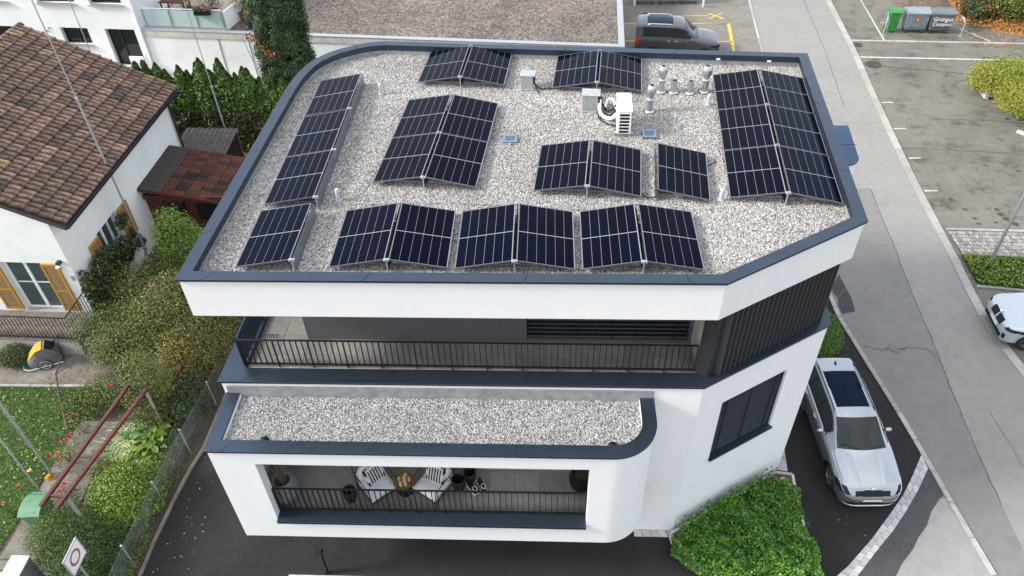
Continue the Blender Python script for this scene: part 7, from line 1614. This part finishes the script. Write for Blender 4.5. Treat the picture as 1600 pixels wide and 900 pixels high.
leaves('bank_leaves', np.c_[P, zb_+rng.random(len(P))*.12], .10, 'leaf_fall', None, np.array([0,0,1.]), .6, .75, stuff=True, label='orange brown leaves lying on the bank')
scatter_fallen('fallen_leaves', [(20.8,43.6),(23.6,43.2),(23.4,48),(20.6,47.5)], 1500, 'dark red leaves behind the waste containers', .07)
scatter_fallen('fallen_leaves', [(22.8,41.2),(30,38.4),(30,40.4),(23.6,43.0)], 900, 'brown leaves in front of the bank', .07)
scatter_fallen('fallen_leaves', [(22.6,40.8),(28,39.9),(28,40.3),(22.6,41.2)], 240, 'orange leaves along the pale kerb', .06)
shrub('orange and olive autumn shrubbery covering the bank behind the containers', 26.0, 45.6, 2.3, 1.8, 1.5, 7500, .17, 'autumn_leaf', None, 'shrubbery', .5, 'bank_shrub', mat2='leaf_fall', nst=14)
shrub('rusty autumn shrub on the bank at the right edge', 29.6, 43.2, 2.2, 1.6, 1.3, 5500, .17, 'leaf_fall', None, 'shrub', .5, 'bank_shrub', mat2='autumn_leaf', nst=12)
shrub('green-yellow leafy shrub on the bank at the top right corner', 26.2, 43.9, 1.0, .8, 2.0, 3800, .16, 'green_leaf', None, 'shrub', .55, 'bank_shrub', mat2='yellow_leaf')
shrub('dark shrub on the bank left of the green-yellow one', 24.6, 44.2, .8, .7, 1.3, 2600, .15, 'dark_leaf', None, 'shrub', .5, 'bank_shrub', mat2='olive_leaf')
def tree(label, x, y, h, r, n, size, mat, mat2=None):
    t = thing('tree', label, 'tree', (x, y, 0)); MB().tube([(0,0,0),(.05,.03,h*.35),(-.05,0,h*.75)], [.22,.17,.05], 9).build('trunk', 'bark', t, smooth=True); lm = MB()
    for k in range(9): a = k*2.4; lm.tube([(0,0,h*(.3+.05*k)), (r*.5*math.cos(a), r*.5*math.sin(a), h*(.42+.05*k)), (r*.85*math.cos(a), r*.85*math.sin(a), h*(.5+.05*k))], [.08,.05,.015], 6)
    lm.build('limb', 'bark', t, smooth=True)
    for q in range(11):
        a = q*2.4; c = (r*.62*math.cos(a)*random.uniform(.4,1), r*.62*math.sin(a)*random.uniform(.4,1), h*(.45+.5*q/11)); P, d = blob(n//11, c, (r*.5,r*.5,h*.14), .4, 6, .4, False); leaves('crown', P, size, mat if q % 3 else (mat2 or mat), t, d*.6+np.array([0,0,.5]), .8)
tree('green-yellow broadleaf tree standing on the bank at the upper right edge', 28.6, 46.4, 5.2, 2.2, 7000, .17, 'green_leaf', 'yellow_leaf')
tree('dark green tree standing at the back of the bank', 25.6, 49.3, 5.0, 1.9, 5000, .17, 'dark_leaf', 'green_leaf')
# golden conifers
GC = 'golden conifer mounds beside the parking lot'
shrub('golden green conifer mound spilling over the concrete planter', 22.1, 35.6, 1.25, .95, 1.5, 7000, .13, 'gold_conifer_leaf', GC, 'conifer', .35, 'golden_conifer', shell=.6, aspect=.35)
shrub('large golden conifer mound in front of the planter at the right edge', 22.9, 33.4, 1.5, 1.5, 1.5, 9000, .13, 'gold_conifer_leaf', GC, 'conifer', .35, 'golden_conifer', shell=.6, aspect=.35)
shrub('golden conifer mound behind the planter at the right edge', 24.7, 36.3, 1.3, 1.0, 1.7, 5500, .13, 'gold_conifer_leaf', GC, 'conifer', .35, 'golden_conifer', shell=.6, aspect=.35)
cp_ = thing('concrete_planter', 'pale concrete planter under the golden conifer', 'planter', (22.05, 35.35, 0), R(-4)); MB().box(-.75,.75,-.45,.45,0,.48).build('trough', 'concrete_light', cp_, bevel=.03); MB().box(-.66,.66,-.36,.36,.44,.485).build('soil', 'soil', cp_); MB().box(-.6,.6,-.452,-.448,.02,.12).build('foot_gap', 'black_void', cp_)
kerb('conifer_bed_kerb', [(21.5,31.9),(22.2,31.2),(23.2,30.6)], .14, .9, .10, 'white kerb round the conifer bed', 'paver_granite')
# verge and lamp post
VG = [(15.62,23.0),(15.58,21.35),(17.1,21.13),(22,20.3),(22,22.4)]
struct('grass_verge', flat(VG, .012), 'lawn_soil', 'grass verge beside the parking lot')
P = rand_in(VG, 16000); blades('verge_grass', np.c_[P, np.full(len(P),.01)], .17, 'verge_blade', .03, .7, None, 'long grass on the verge')
P = rand_in(VG, 7000); leaves('verge_weeds', np.c_[P, .05+.16*rng.random(len(P))], .085, 'bright_leaf', None, np.array([0,0,1.]), .6, .7, stuff=True, label='leafy weeds in the grass verge')
lp = thing('street_lamp', 'slender galvanised street lamp post rising from the grass verge', 'street lamp', (16.45, 22.53, 0)); MB().tube([(0,0,0),(0,0,1.1),(0,0,8.2)], [.062,.06,.04], 12).build('post', 'galvanised', lp, smooth=True); MB().tube([(0,0,8.15),(-.5,-.1,8.5),(-1.2,-.2,8.6)], [.04,.035,.03], 8).build('arm', 'galvanised', lp); MB().obox((-1.5,-.25,8.6), (.75,.28,.12), R(10)).build('lamp_head', 'plastic_grey', lp, bevel=.03); MB().lathe([(.10,0),(.10,.02),(.075,.06)], n=12).build('base_collar', 'galvanised', lp)
